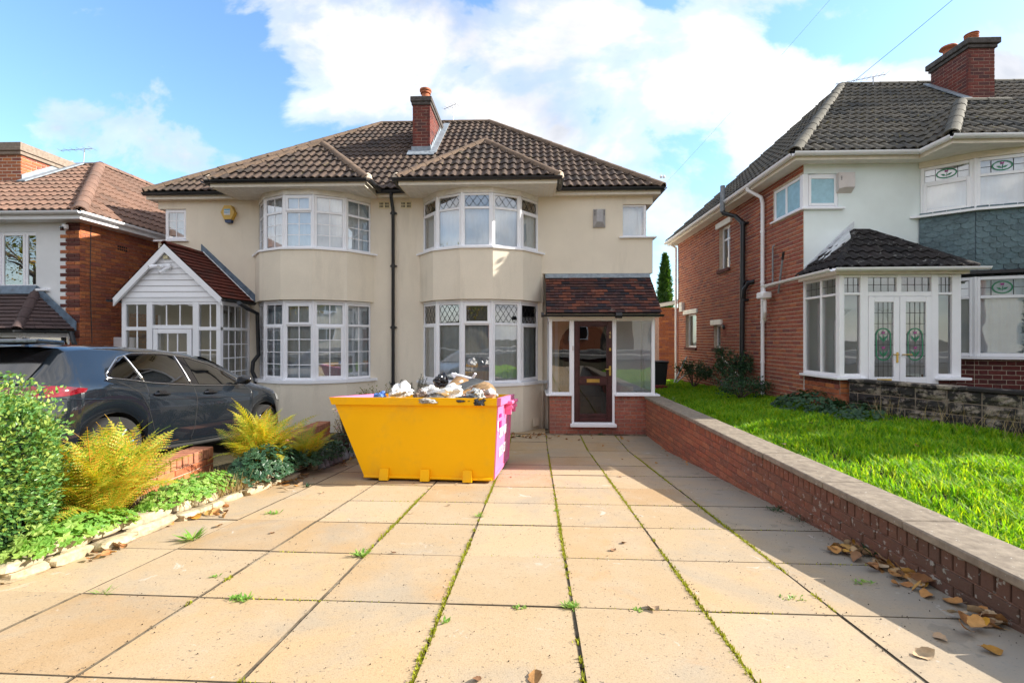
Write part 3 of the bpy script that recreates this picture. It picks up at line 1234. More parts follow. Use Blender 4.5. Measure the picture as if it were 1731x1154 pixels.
def slab_mesh(w, l, mat):
    mb = MB()
    c = .003
    g = .006
    h = .003
    mb.add([(g, h, -.045), (w - g, h, -.045), (w - g, l - h, -.045), (g, l - h, -.045),
            (g, h, -c), (w - g, h, -c), (w - g, l - h, -c), (g, l - h, -c),
            (g + c, h + c, 0), (w - g - c, h + c, 0), (w - g - c, l - h - c, 0), (g + c, l - h - c, 0)],
           [(0, 1, 5, 4), (1, 2, 6, 5), (2, 3, 7, 6), (3, 0, 4, 7), (4, 5, 9, 8), (5, 6, 10, 9), (6, 7, 11, 10), (7, 4, 8, 11), (8, 9, 10, 11)])
    mb.m = [1 if i < 8 else 0 for i in range(len(mb.f))]
    return mb.mesh('paving_slab', [mat, M_slabedge])


SW, SL = .66, .6655
cols = [(-2.92 - .0, .51)] + [(-2.4 + i * SW, SW) for i in range(0, 7)] + [(1.8, None)]
colx = [-3.30, -2.64, -1.98, -1.32, -.66, 0, .66, 1.32]
colw = [.66, .66, .66, .66, .66, .66, .66, .80]
meshes = {}
for ci, (cx_, cw) in enumerate(zip(colx, colw)):
    for r in range(-2, 15):
        y0 = 2.39 + (r - 3) * SL
        L = SL
        if y0 + L > 9.12:
            if y0 > 9.0:
                continue
            L = 9.12 - y0
        if ci == 0 and (y0 > 6.9):
            continue
        k = (cw, round(L, 3))
        if k not in meshes:
            meshes[k] = slab_mesh(cw, L, M_slab)
        Tq = TD if y0 < 7.3 else TDF
        M = Tq @ Matrix.Translation((cx_ + rnd.uniform(-.002, .002), y0, rnd.uniform(-.003, .003))) @ Matrix.Rotation(rnd.uniform(-.002, .002), 4, 'X') @ Matrix.Rotation(rnd.uniform(-.003, .003), 4, 'Y')
        inst('paving_slab', meshes[k], M, drive)
# continuing pale slabs up to the bay and paved strip at the house
for ci in range(1, 5):
    M = TDF @ Matrix.Translation((colx[ci], 9.12, 0))
    if ci in (3, 4):
        inst('paving_slab', slab_mesh(.66, .6, M_slab), M, drive)

# moss and grit in the joints
mo = MB()
fl_ = MB(TD)
fl_.poly([(-3.3, -1, -.006), (2.12, -1, -.006), (2.12, YK, -.006), (-3.3, YK, -.006)])
fl_.T = TDF
fl_.poly([(-2.7, YK, -.006), (2.12, YK, -.006), (2.12, 9.6, -.006), (-2.7, 9.6, -.006)])
jf = fl_.build('joint_soil', pmat('joint_filling', lambda t, b: t.put(b.inputs['Base Color'], t.ramp(t.noise(objc(t), 5, 6, .7), [(.38, (.05, .038, .026)), (.52, (.16, .13, .09)), (.62, (.30, .25, .18))])), .95, .1), drive)
jr = random.Random(3)
for x in [-1.98, -1.32, -.66, 0, .66, 1.32]:
    hv = {-.66: 1.0, 0: .75, .66: .85, -1.32: .45, 1.32: .7, -1.98: .2}[x]
    y = .6
    while y < 9:
        pr = .5 + .5 * math.sin(y * 2.1 + x * 5) + jr.uniform(-.4, .4)
        if pr * hv > .24:
            for _ in range(8):
                px, py = x + jr.gauss(0, .007), y + jr.uniform(-.03, .03)
                s_ = jr.uniform(.005, .012)
                p0 = (TD if py < 7.3 else TDF) @ Vector((px, py, -.008))
                for t_ in range(3):
                    a = jr.uniform(0, 6.28)
                    d = Vector((math.cos(a) * s_, math.sin(a) * s_ * 1.6, jr.uniform(.012, .022)))
                    q_ = Vector((-d.y, d.x, 0)).normalized() * s_ * .6
                    mo.add([p0 - q_, p0 + q_, p0 + d], [(0, 1, 2)])
        y += .035
for r in range(-1, 12):
    y = 2.39 + (r - 3) * SL
    x = -1.9
    while x < 2:
        pr = .5 + .5 * math.sin(x * 3.1 + r * 2) + jr.uniform(-.5, .3)
        if pr > .62:
            for _ in range(4):
                px, py = x + jr.uniform(-.03, .03), y + jr.gauss(0, .003)
                s_ = jr.uniform(.003, .007)
                p0 = (TD if py < 7.3 else TDF) @ Vector((px, py, -.008))
                a = jr.uniform(0, 6.28)
                d = Vector((math.cos(a) * s_, math.sin(a) * s_, jr.uniform(.012, .018)))
                q_ = Vector((-d.y, d.x, 0)).normalized() * s_
                mo.add([p0 - q_, p0 + q_, p0 + d], [(0, 1, 2)])
        x += .04
tag(mo.build('joint_moss', L_moss), 'yellow green moss growing in the joints of the slab drive', 'moss', kind='stuff')

# ================================================================ THE MAIN HOUSE (a pair under one roof)
XL, XR = -8.02, 2.60
YW = 9.80
PARTY = -2.847
house = thing('semi_detached_house', 'cream rendered semi-detached pair with brown hipped roof and curved bays', 'house', (PARTY, YW, 0))
ZE = 4.88
BAYC = (-4.58, -1.01)
YC = 10.467
RB = 1.367
ANG = [R(a) for a in (-63.2, -37.9, -12.6, 12.6, 37.9, 63.2)]


def bv(cx, r, a):
    return (cx + r * math.sin(a), YC - r * math.cos(a))


# walls in plan pieces; the bays and corner windows are left open
mb = MB()


def wall(x0, x1, z0, z1, y0=YW, th=.16):
    mb.box(x0, y0, z0, x1, y0 + th, z1)


CORN = .62          # corner windows
zc0, zc1 = 3.99, 4.70
b0, b1 = BAYC
hb = 1.215
# left corner, under/over the corner window
for (x0, x1) in ((XL + CORN, b0 - hb), (b0 + hb, b1 - hb), (b1 + hb, XR - CORN)):
    z0 = 3.26 if x0 > 0 else -.3
    wall(x0, x1, z0, ZE)
wall(b1 + hb, .30, -.3, 3.26)
for bx in BAYC:
    wall(bx - hb, bx + hb, -.3, .96)
    wall(bx - hb, bx + hb, 2.66, 3.64)
wall(XL, XL + CORN, -.3, zc0)
wall(XL, XL + CORN, zc1, ZE)
wall(XR - CORN, XR, 3.26, zc0)
wall(XR - CORN, XR, zc1, ZE)
# ground floor wall behind the right porch, set back, with an arched opening
YP = 9.95
ax0, ax1, az = .66, 1.72, 1.70
mb.box(.29, YP, -.2, ax0, YP + .14, 3.26)
mb.box(ax1, YP, -.2, XR - .02, YP + .14, 3.26)
n = 12
arc = [(ax0 + (ax1 - ax0) * .5 - math.cos(PI * i / n) * (ax1 - ax0) * .5, az + math.sin(PI * i / n) * .53) for i in range(n + 1)]
for i in range(n):
    (x0, z0), (x1, z1) = arc[i], arc[i + 1]
    mb.prism([(x0, YP, z0), (x1, YP, z1), (x1, YP, 3.26), (x0, YP, 3.26)], (0, .14, 0))
mb.box(.29, YW + .16, 3.26 - .0, XR - .02, YP + .14, 3.40)
# side and back walls
mb.box(XL, YW + .16, -.3, XL + .16, 17.0, zc0)
mb.box(XL, YW + CORN, zc0, XL + .16, 17.0, ZE)
mb.box(XL, YW + .16, zc1, XL + .16, YW + CORN, ZE)
mb.box(XR - .16, YP + .14, -.3, XR, 17.0, 3.26)
mb.box(XR - .16, YW + .16, 3.4, XR, 17.0, zc0)
mb.box(XR - .16, YW + CORN, zc0, XR, 17.0, ZE)
mb.box(XR - .16, YW + .16, zc1, XR, YW + CORN, ZE)
mb.box(XL + .16, 16.84, -.3, XR - .16, 17.0, ZE)
# bay aprons, drawn as facetted drums
RA = RB + .11


def drum(mb, cx, r, z0, z1, th=.09, angs=None):
    angs = angs or ([R(-66)] + ANG[1:5] + [R(66)])
    o = [bv(cx, r, a) for a in angs]
    i_ = [bv(cx, r - th, a) for a in angs]
    for k in range(len(angs) - 1):
        mb.prism([(*o[k], z0), (*o[k + 1], z0), (*i_[k + 1], z0), (*i_[k], z0)], (0, 0, z1 - z0))


for bx in BAYC:
    drum(mb, bx, RA, 2.665, 3.655, .20)
    drum(mb, bx, RA, -.3, .955 if bx > -3 else 1.0, .20)
hw = mb.build('wall', M_cream, house)

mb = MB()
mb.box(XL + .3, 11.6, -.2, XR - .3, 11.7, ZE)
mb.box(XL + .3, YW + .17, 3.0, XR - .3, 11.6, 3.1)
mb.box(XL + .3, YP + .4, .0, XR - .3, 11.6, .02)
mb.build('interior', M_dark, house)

# soffits and fascias
mb = MB()
gz = 4.88
for bx, (gx0, gx1) in zip(BAYC, ((-6.30, -3.13), (-2.56, .60))):
    mb.box(gx0 + .06, 8.94, 4.875, gx1 - .06, YW + .1, 4.890)
mb.box(XL - .12, 9.66, 4.875, -6.24, YW + .1, 4.888)
mb.box(.54, 9.66, 4.875, XR + .10, YW + .1, 4.888)
mb.box(-3.19, 9.66, 4.875, -2.50, YW + .1, 4.888)
mb.box(XR, YW + .1, 4.875, XR + .10, 17.1, 4.888)
mb.box(XL - .12, YW + .1, 4.875, XL, 17.1, 4.888)
soff = mb.build('soffit', M_fascia, house)
sb = MB()
for (gx0, gx1) in ((-6.30, -3.13), (-2.56, .60)):
    x = gx0 + .1
    while x < gx1 - .1:
        sb.box(x, 8.96, 4.869, x + .086, YW - .005, 4.8735)
        x += .1
bmm = sb.mesh('soffit_board', M_upvc_old)
unit = MB()
unit.box(0, 0, 0, .092, .84, .005)
um = unit.mesh('soffit_board', M_upvc_old)
for (gx0, gx1) in ((-6.30, -3.13), (-2.56, .60)):
    x = gx0 + .08
    while x < gx1 - .14:
        inst('soffit_board', um, Matrix.Translation((x, 8.955, 4.869)), soff)
        x += .1
mb = MB()
for (gx0, gx1) in ((-6.30, -3.13), (-2.56, .60)):
    mb.box(gx0 + .06, 8.925, 4.865, gx1 - .06, 8.94, 4.985)
    mb.box(gx0 + .045, 8.925, 4.865, gx0 + .06, YW, 4.985)
    mb.box(gx1 - .06, 8.925, 4.865, gx1 - .045, YW, 4.985)
mb.box(XL - .14, 9.645, 4.865, -6.26, 9.66, 4.985)
mb.box(.56, 9.645, 4.865, XR + .12, 9.66, 4.985)
mb.box(-3.17, 9.645, 4.865, -2.52, 9.66, 4.985)
mb.box(XR + .10, 9.66, 4.865, XR + .12, 17.1, 4.985)
mb.box(XL - .14, 9.66, 4.865, XL - .12, 17.1, 4.985)
mb.build('fascia', M_fascia, house)
mb = MB()
gzz = 4.985
gutter(mb, [(XL - .16, 9.59, gzz), (-6.28, 9.59, gzz)])
gutter(mb, [(-6.32, 8.88, gzz), (-3.12, 8.88, gzz)])
gutter(mb, [(-3.09, 8.86, gzz), (-3.09, 9.66, gzz)])
gutter(mb, [(-3.2, 9.60, gzz - .01), (-2.5, 9.60, gzz - .01)])
gutter(mb, [(-2.60, 9.66, gzz), (-2.60, 8.86, gzz)])
gutter(mb, [(-2.62, 8.88, gzz), (.64, 8.88, gzz)])
gutter(mb, [(.64, 8.86, gzz), (.64, 9.62, gzz)])
gutter(mb, [(.60, 9.59, gzz), (XR + .18, 9.59, gzz)])
gutter(mb, [(XR + .18, 9.57, gzz), (XR + .18, 17.1, gzz)])
gutter(mb, [(-6.36, 9.62, gzz), (-6.36, 8.86, gzz)])
mb.build('gutter', M_black, house)
# centre downpipe
mb = MB()
mb.tube([(-2.86, 9.60, 4.93), (-2.86, 9.60, 4.86), (-2.86, 9.74, 4.60), (-2.86, 9.74, .0)], .036, 10)
for z in (4.52, 3.4, 2.1, .9):
    mb.tube([(-2.86, 9.74, z), (-2.86, 9.74, z + .06)], .045, 10)
    mb.box(-2.93, 9.755, z + .015, -2.79, 9.80, z + .045)
mb.build('downpipe', M_black, house, smooth='auto')
mb = MB()
mb.tube([(-5.60, 8.80, 2.58), (-5.68, 9.2, 2.5), (-5.72, 9.62, 2.42), (-5.72, 9.66, 1.55), (-5.80, 9.60, 1.40), (-5.82, 9.60, 1.2), (-5.76, 9.62, 1.05), (-5.76, 9.62, .1)], .040, 10)
mb.build('downpipe', M_black, house, smooth='auto')
# air vents under the soffit
for vx in (-3.07, -2.60):
    mb = MB(frame((vx - .115, YW, 4.66), (1, 0, 0), (0, -1, 0)))
    mb.box(0, 0, 0, .24, .012, .15)
    mb2 = MB(mb.T)
    for i in range(7):
        for j in range(2):
            if i == 3:
                continue
            mb2.box(.022 + i * .029, .012, .022 + j * .058, .040 + i * .029, .0145, .066 + j * .058)
    v_ = mb.build('air_vent', M_vent, house)
    mb2.build('vent_slot', M_dark, v_)
# low vent on the bay foot
mb = MB()
a = R(52)
c = Vector((*bv(BAYC[1], RA + .004, a), 0))
T_ = frame((c.x, c.y, .10), (math.cos(a), math.sin(a), 0), (math.sin(a), -math.cos(a), 0))
mb.T = T_
mb.box(-.10, 0, 0, .10, .008, .16)
mb.build('vent_plate', M_cream, house)


# ---------------------------------------------------------------- windows of the bays
def bay_window(house, cx, z0, z1, zt, style, fr=.048, cillz=None, tops=(), lows=(), cw=.14, glass=None, curt=M_curtain, ctop=True, R_=RB, yc=YC, angs=ANG, vert=None, seed=1, cbelow=.03, camp=.016):
    vert = vert or [bv(cx, R_, a) for a in angs]
    mb = MB()
    panes = []
    barsets = []
    for k in range(len(vert) - 1):
        A = Vector((*vert[k], 0))
        B = Vector((*vert[k + 1], 0))
        u = B - A
        w = u.length
        T = frame(A, u)
        if T.col[1].xyz.dot(Vector((0, -1, 0))) < 0 and abs(T.col[1].y) > .05:
            T = frame(A, u, -T.col[1].xyz)
        bars(mb, T, .012, z0, w - .012, z1, fr, -.05, .012)
        mb.cbox(.012 + fr, -.05, zt - .024, w - .012 - fr, .010, zt + .024)
        a0, a1 = .012 + fr, w - .012 - fr
        t0, t1 = zt + .024, z1 - fr
        l0, l1 = z0 + fr, zt - .024
        if k in tops:
            bars(mb, T, a0 - .022, t0 - .02, a1 + .022, t1 + .02, .052, .0, .030)
            pt = (a0 + .03, t0 + .032, a1 - .03, t1 - .032)
        else:
            pt = (a0 + .004, t0 + .004, a1 - .004, t1 - .004)
        if k in lows:
            bars(mb, T, a0 - .022, l0 - .02, a1 + .022, l1 + .02, .052, .0, .030)
            pl = (a0 + .03, l0 + .032, a1 - .03, l1 - .032)
        else:
            pl = (a0 + .004, l0 + .004, a1 - .004, l1 - .004)
        panes.append((k, T, pt, pl))
    # corner posts and head board
    for k, vv in enumerate(vert):
        if 0 < k < len(vert) - 1:
            mb.T = Matrix.Identity(4)
            mb.tube([(*vv, z0), (*vv, z1)], .030, 8)
    frame_o = mb.build('bay_window', M_upvc, house)
    for k, T, pt, pl in panes:
        for pi, r_ in enumerate((pt, pl)):
            y = .012 if ((k in tops and pi == 0) or (k in lows and pi == 1)) else -.008
            pane(frame_o, T, r_[0], r_[1], r_[2], r_[3], y, glass)
            if style == 'diamond' and pi == 0:
                lattice(frame_o, T, *r_[:2], r_[2], r_[3], max(2, round((r_[2] - r_[0]) / .135)), y + .004)
            if style == 'fine' and pi == 0:
                w_ = r_[2] - r_[0]
                nx = max(2, round(w_ / .105))
                zm = (r_[1] + r_[3]) / 2
                lattice(frame_o, T, r_[0], zm, r_[2], r_[3], nx, y + .004)
                lattice(frame_o, T, r_[0], r_[1], r_[2], zm, nx, y + .004)
            if style[:4] == 'bars':
                nz = 1 if pi == 0 else int(style[4:])
                g = MB(T)
                xm = (r_[0] + r_[2]) / 2
                g.box(xm - .009, y - .002, r_[1], xm + .009, y + .006, r_[3])
                for i in range(1, nz):
                    zz = r_[1] + (r_[3] - r_[1]) * i / nz
                    g.box(r_[0], y - .001, zz - .008, r_[2], y + .007, zz + .008)
                g.build('glazing_bar', M_upvc, frame_o)
    # sill
    if cillz:
        mb = MB()
        outs = []
        vs_ = [Vector((*v_, 0)) for v_ in vert]
        cen = Vector((cx, yc, 0))
        for v_ in vs_:
            d = (v_ - cen).normalized()
            outs.append(v_ + d * cw)
        for k in range(len(vs_) - 1):
            a, b, c_, d = vs_[k], vs_[k + 1], outs[k + 1], outs[k]
            a = a + (cen - a).normalized() * .08
            b = b + (cen - b).normalized() * .08
            mb.prism([(d.x, d.y, cillz[0]), (c_.x, c_.y, cillz[0]), (b.x, b.y, cillz[0]), (a.x, a.y, cillz[0])], (0, 0, cillz[1] - cillz[0]))
        for k, (s_, e_) in enumerate(((vs_[0], outs[0]), (vs_[-1], outs[-1]))):
            ext = Vector((-.09 if k == 0 else .09, .05, 0))
            mb.prism([(s_.x, s_.y, cillz[0] + .001), (e_.x, e_.y, cillz[0] + .001), (e_.x + ext.x, e_.y + ext.y, cillz[0] + .001), (s_.x + ext.x, s_.y + .12, cillz[0] + .001)], (0, 0, cillz[1] - cillz[0] - .002))
        mb.build('sill', M_upvc, frame_o)
    # curtains behind
    cen = Vector((cx, yc, 0))
    pts = []
    v0_, v1_ = Vector((*vert[0], 0)), Vector((*vert[-1], 0))
    pts.append((v0_.x + .07, v0_.y + .03))
    for v_ in vert[1:-1]:
        v_ = Vector((*v_, 0))
        q_ = v_ + (cen - v_).normalized() * .10
        pts.append((q_.x, q_.y))
    pts.append((v1_.x - .07, v1_.y + .03))
    if ctop:
        curtain(frame_o, pts, z0 + cbelow, z1, curt, camp, 8, seed=seed)
    else:
        curtain(frame_o, pts, z0 + cbelow, zt - .0, curt, camp, 8, seed=seed)
    return frame_o


bay_window(house, BAYC[1], 3.695, 4.765, 4.475, 'diamond', cillz=(3.655, 3.693), tops=(), lows=(0, 4), ctop=False, seed=3)
bay_window(house, BAYC[0], 3.695, 4.765, 4.430, 'bars3', cillz=(3.655, 3.693), tops=(2,), lows=(), ctop=True, seed=4, camp=.012)
bay_window(house, BAYC[1], 1.015, 2.615, 2.18, 'fine', cillz=(.955, 1.013), tops=(2,), lows=(0, 4), ctop=False, curt=M_curtain_grey, seed=5)
bay_window(house, BAYC[0], 1.060, 2.615, 2.16, 'bars4', cillz=(1.0, 1.058), tops=(2,), lows=(1, 3), ctop=True, curt=M_curtain_grey, seed=6)
# head boards over the upper bays, thin dark gap over the lower ones
for bx in BAYC:
    mb = MB()
    drum(mb, bx, RB + .035, 4.767, 4.868, .06, ANG)
    mb.build('head_board', M_upvc_old, house)
    mb = MB()
    drum(mb, bx, RB + .03, 2.617, 2.662, .10, ANG)
    mb.build('head_board', M_upvc, house)


# ---------------------------------------------------------------- corner windows
def rect_window(parent, T, x0, z0, x1, z1, fr=.05, name='window', mull=(), trans=(), sash=False, glass=None, style=None, back=None, backy=-.16):
    mb = MB(T)
    bars(mb, T, x0, z0, x1, z1, fr, -.05, .012)
    xs_ = [x0 + fr] + [m for m in mull] + [x1 - fr]
    for m in mull:
        mb.cbox(m - .025, -.05, z0 + fr, m + .025, .010, z1 - fr)
    o = None
    rects = []
    for i in range(len(xs_) - 1):
        a = xs_[i] + (.025 if i else 0)
        b = xs_[i + 1] - (.025 if i < len(xs_) - 2 else 0)
        zs = [z0 + fr] + list(trans) + [z1 - fr]
        for t_ in trans:
            mb.cbox(a, -.05, t_ - .025, b, .009, t_ + .025)
        for j in range(len(zs) - 1):
            c_ = zs[j] + (.025 if j else 0)
            d = zs[j + 1] - (.025 if j < len(zs) - 2 else 0)
            if sash:
                bars(mb, T, a - .015, c_ - .015, b + .015, d + .015, .045, 0, .028)
                rects.append((a + .03, c_ + .03, b - .03, d - .03, .012, j))
            else:
                rects.append((a, c_, b, d, -.008, j))
    o = mb.build(name, M_upvc, parent)
    for (a, c_, b, d, y, j) in rects:
        pane(o, T, a, c_, b, d, y, glass)
    if back is not None:
        m2 = MB(T)
        m2.poly([(x0, backy, z0), (x0, backy, z1), (x1, backy, z1), (x1, backy, z0)])
        m2.build('backing', back, o)
    return o, rects


# right: frame set 12 cm in from both faces of the corner
xc = XR - .13
T_ = frame((xc - .52, YW + .05, 0), (1, 0, 0), (0, -1, 0))
o, rr_ = rect_window(house, T_, 0, zc0 + .03, .52, zc1, .042)
curtain(o, [(xc - .5, YW + .18), (xc - .06, YW + .18)], zc0 + .05, zc1 - .03, M_curtain, .008, 12, seed=8)
T_ = frame((xc, YW + .055, 0), (0, 1, 0), (1, 0, 0))
rect_window(house, T_, .0, zc0 + .03, .52, zc1, .042, back=M_curtain)
mb = MB()
mb.box(XR - .70, YW - .06, zc0 + .001, XR + .07, YW + .16, zc0 + .03)
mb.box(XR - .18, YW + .16, zc0 + .001, XR + .07, YW + .64, zc0 + .03)
mb.build('sill', M_upvc, house)
# left
xc2 = XL + .13
T_ = frame((xc2, YW + .05, 0), (1, 0, 0), (0, -1, 0))
o, rr_ = rect_window(house, T_, 0, zc0 + .03, .50, zc1, .05, sash=True)
g = MB(T_)
for (a, c_, b, d, y, j) in rr_:
    g.box((a + b) / 2 - .008, y, c_, (a + b) / 2 + .008, y + .006, d)
    for i in (1, 2):
        zz = c_ + (d - c_) * i / 3
        g.box(a, y + .001, zz - .007, b, y + .007, zz + .007)
g.build('glazing_bar', M_upvc, o)
curtain(o, [(xc2 + .04, YW + .18), (xc2 + .46, YW + .18)], zc0 + .05, zc1 - .03, M_curtain, .008, 12, seed=9)
T_ = frame((xc2, YW + .055 + .5, 0), (0, -1, 0), (-1, 0, 0))
rect_window(house, T_, 0, zc0 + .03, .5, zc1, .045, back=M_curtain)
mb = MB()
mb.box(XL - .07, YW - .06, zc0 + .001, XL + .68, YW + .16, zc0 + .03)
mb.box(XL - .07, YW + .16, zc0 + .001, XL + .16, YW + .64, zc0 + .03)
mb.build('sill', M_upvc, house)
# dark plinth strip and lead where the upper wall oversails the porch roof
mb = MB()
mb.box(.34, YW + .02, 3.235, XR - .06, YW + .15, 3.258)
mb.build('lintel', M_concrete, house)

# ---------------------------------------------------------------- roof
roofmb = MB()
EY, EZ = 9.60, 5.0
ERX, ELX = XR + .16, XL - .14
RY, RZ = 13.45, 8.17
RXR, RXL = ERX - 3.90, ELX + 3.90
BY = 2 * RY - EY
mains = [
    [(ELX, EY, EZ), (ERX, EY, EZ), (RXR, RY, RZ), (RXL, RY, RZ)],
    [(ERX, EY, EZ), (ERX, BY, EZ), (RXR, RY, RZ)],
    [(ERX, BY, EZ), (ELX, BY, EZ), (RXL, RY, RZ), (RXR, RY, RZ)],
    [(ELX, BY, EZ), (ELX, EY, EZ), (RXL, RY, RZ)]]
for q_ in mains:
    roofmb.poly(q_)
BZ = 5.0
pit = (RZ - EZ) / (RY - EY)
bay_roofs = []
for (gx0, gx1) in ((-6.30, -3.13), (-2.56, .60)):
    hw_ = (gx1 - gx0) / 2
    mx = (gx0 + gx1) / 2
    ap = (mx, 8.92 + hw_, BZ + hw_ * .86)
    back = (mx, EY + (ap[2] - EZ) / pit + .05, ap[2])
    bl = (gx0, EY + .02, BZ)
    br = (gx1, EY + .02, BZ)
    fl = (gx0, 8.92, BZ)
    fr_ = (gx1, 8.92, BZ)
    bay_roofs.append((fl, fr_, ap, back, bl, br))
    roofmb.poly([fl, fr_, ap])
    roofmb.poly([fr_, br, back, ap])
    roofmb.poly([bl, fl, ap, back])
roof = roofmb.build('roof', M_dark, house)
for (fl, fr_, ap, back, bl, br) in bay_roofs:
    slope_between(roof, fl, fr_, ap, None, M_maintile, limit=90)
    slope_between(roof, fr_, (br[0], br[1] + .0, br[2]), back, ap, M_maintile, limit=40)
    slope_between(roof, (bl[0], bl[1], bl[2]), fl, ap, back, M_maintile, limit=8)
slope_between(roof, mains[0][0], mains[0][1], mains[0][2], mains[0][3], M_maintile, limit=160)
slope_between(roof, mains[1][0], mains[1][1], mains[1][2], None, M_maintile, limit=0)
for (fl, fr_, ap, back, bl, br) in bay_roofs:
    ridge_line(roof, fr_, ap, M_ridge, .10)
    ridge_line(roof, fl, ap, M_ridge, .10)
    ridge_line(roof, ap, back, M_ridge, .10)
ridge_line(roof, mains[0][0], mains[0][3], M_ridge, .11)
ridge_line(roof, mains[0][1], mains[0][2], M_ridge, .11)
ridge_line(roof, mains[0][3], mains[0][2], M_ridge, .10, .45)
# mortar nubs at the hip ends
mb = MB()
for (fl, fr_, ap, back, bl, br) in bay_roofs:
    for p_ in (fl, fr_):
        mb.lathe([(.02, .10), (.07, .06), (.09, -.02), (.06, -.06)], (p_[0], p_[1] + .04, p_[2] + .02), 9)
mb.build('hip_mortar', M_mortar_pale, roof)

# ---------------------------------------------------------------- chimney of the pair
cx0, cx1 = -2.84, -2.40
cy0, cy1 = 11.30, 12.95
czb, czt = 6.1, 7.62
mb = MB()
mb.box(cx0 + .01, cy0 + .01, 5.6, cx1 - .01, cy1 - .01, czt)
chim = mb.build('chimney', M_mortar_pink, house)
brickwork(chim, frame((cx0, cy0 + .008, 6.0), (1, 0, 0), (0, -1, 0)), cx1 - cx0, czt - 6.0, M_chimbrick, limit=60)
brickwork(chim, frame((cx1 - .008, cy0, 6.0), (0, 1, 0), (1, 0, 0)), cy1 - cy0, czt - 6.0, M_chimbrick, limit=120)
brickwork(chim, frame((cx0 + .008, cy1, 6.0), (0, -1, 0), (-1, 0, 0)), cy1 - cy0, czt - 6.0, M_chimbrick, limit=0)
mb = MB()
mb.cbox(cx0 - .02, cy0 - .02, czt, cx1 + .02, cy1 + .02, czt + .075, .008)
mb.cbox(cx0 - .045, cy0 - .045, czt + .076, cx1 + .045, cy1 + .045, czt + .20, .012)
mb.build('chimney_cap', M_soot, chim)
mb = MB()
mb.lathe([(.13, 0), (.13, .05), (.105, .09), (.10, .25), (.13, .26), (.13, .30), (.15, .32), (.15, .36), (.10, .37), (.0, .38)], ((cx0 + cx1) / 2 + .03, cy0 + .35, czt + .19), 14)
mb.lathe([(.12, 0), (.12, .05), (.10, .07), (.0, .10)], ((cx0 + cx1) / 2 + .03, cy0 + 1.3, czt + .19), 14)
mb.build('chimney_pot', M_terra, chim, smooth='auto')
# lead apron and steps
mb = MB()
zr = lambda y: EZ + pit * (y - EY)
mb.prism([(cx0 - .10, cy0 - .17, zr(cy0 - .17) + .075), (cx1 + .12, cy0 - .17, zr(cy0 - .17) + .075), (cx1 + .12, cy0 + .0, zr(cy0) + .10), (cx0 - .10, cy0, zr(cy0) + .10)], (0, .005, .02))
mb.box(cx0 - .02, cy0 - .02, zr(cy0) - .1, cx1 + .02, cy0 - .003, zr(cy0) + .20)
mb.prism([(cx1, cy0 - .1, zr(cy0 - .1) + .085), (cx1 + .16, cy0 - .1, zr(cy0 - .1) + .085), (cx1 + .16, RY - .3, zr(RY - .3) + .085), (cx1, RY - .3, zr(RY - .3) + .085)], (0, -.005, .02))
y = cy0
while y < cy1 - .1:
    z = zr(y)
    mb.prism([(cx1 + .003, y, z), (cx1 + .003, y + .17, z + .14), (cx1 + .003, y + .17, z + .26), (cx1 + .003, y, z + .26)], (.010, 0, 0))
    y += .165
mb.build('flashing', M_lead, chim)

# ================================================================ right hand porch of the pair
xp0, xp1 = xat(928, 9.1), xat(1107, 9.1)
zs_, zt_ = .815, 2.262
xd0, xd1 = xat(966.5, 9.1), xat(1039, 9.1)      # door frame outer
YF = 9.10
# plinth: two low brick walls and one return
plinth = MB()
plinth.box(xp0 + .02, YF + .03, -.1, xd0, YF + .20, .775)
plinth.box(xd1, YF + .03, -.1, xp1 - .0, YF + .20, .775)
plinth.box(xd0, YF + .03, -.1, xd1, YF + .20, .18)
plinth.box(xp1 - .17, YF + .20, -.1, xp1 - .0, YP, .775)
plinth.box(xp0 + .02, YF + .20, -.1, xp0 + .15, YP, .775)
pw = plinth.build('porch_plinth', M_mortar_pink, house)
T_ = frame((xp0 + .01, YF + .03, -.05), (1, 0, 0), (0, -1, 0))
brickwork(pw, T_, xp1 - xp0, .74, M_paintbrick, holes=[(xd0 - xp0 - .01, .23, xd1 - xp0 - .01, 2)], limit=200)
mbx = MB()
T2 = frame((xp0 + .01, YF + .03, .695), (1, 0, 0), (0, -1, 0))
brickwork(pw, T2, xp1 - xp0, .08, M_paintbrick, holes=[(xd0 - xp0 - .01, -.1, xd1 - xp0 - .01, 2)], limit=200, bond=2, course=.08)
brickwork(pw, frame((xp1 - .002, YF + .03, -.05), (0, 1, 0), (1, 0, 0)), YP - YF - .03, .82, M_paintbrick, limit=0)
# sill boards
mb = MB()
mb.cbox(xp0 - .06, YF - .05, .777, xd0 - .002, YF + .2, .813)
mb.cbox(xd1 + .002, YF - .05, .777, xp1 + .09, YF + .2, .813)
mb.cbox(xp1 - .2, YF + .2, .777, xp1 + .06, YP, .812)
mb.cbox(xp0 - .06, YF + .2, .777, xp0 + .16, YP, .812)
mb.cbox(xd0 - .03, YF - .07, .175, xd1 + .03, YF + .15, .235)
mb.cbox(xd0, YF - .04, .236, xd1, YF + .1, .262)
mb.build('porch_sill', M_upvc, house)
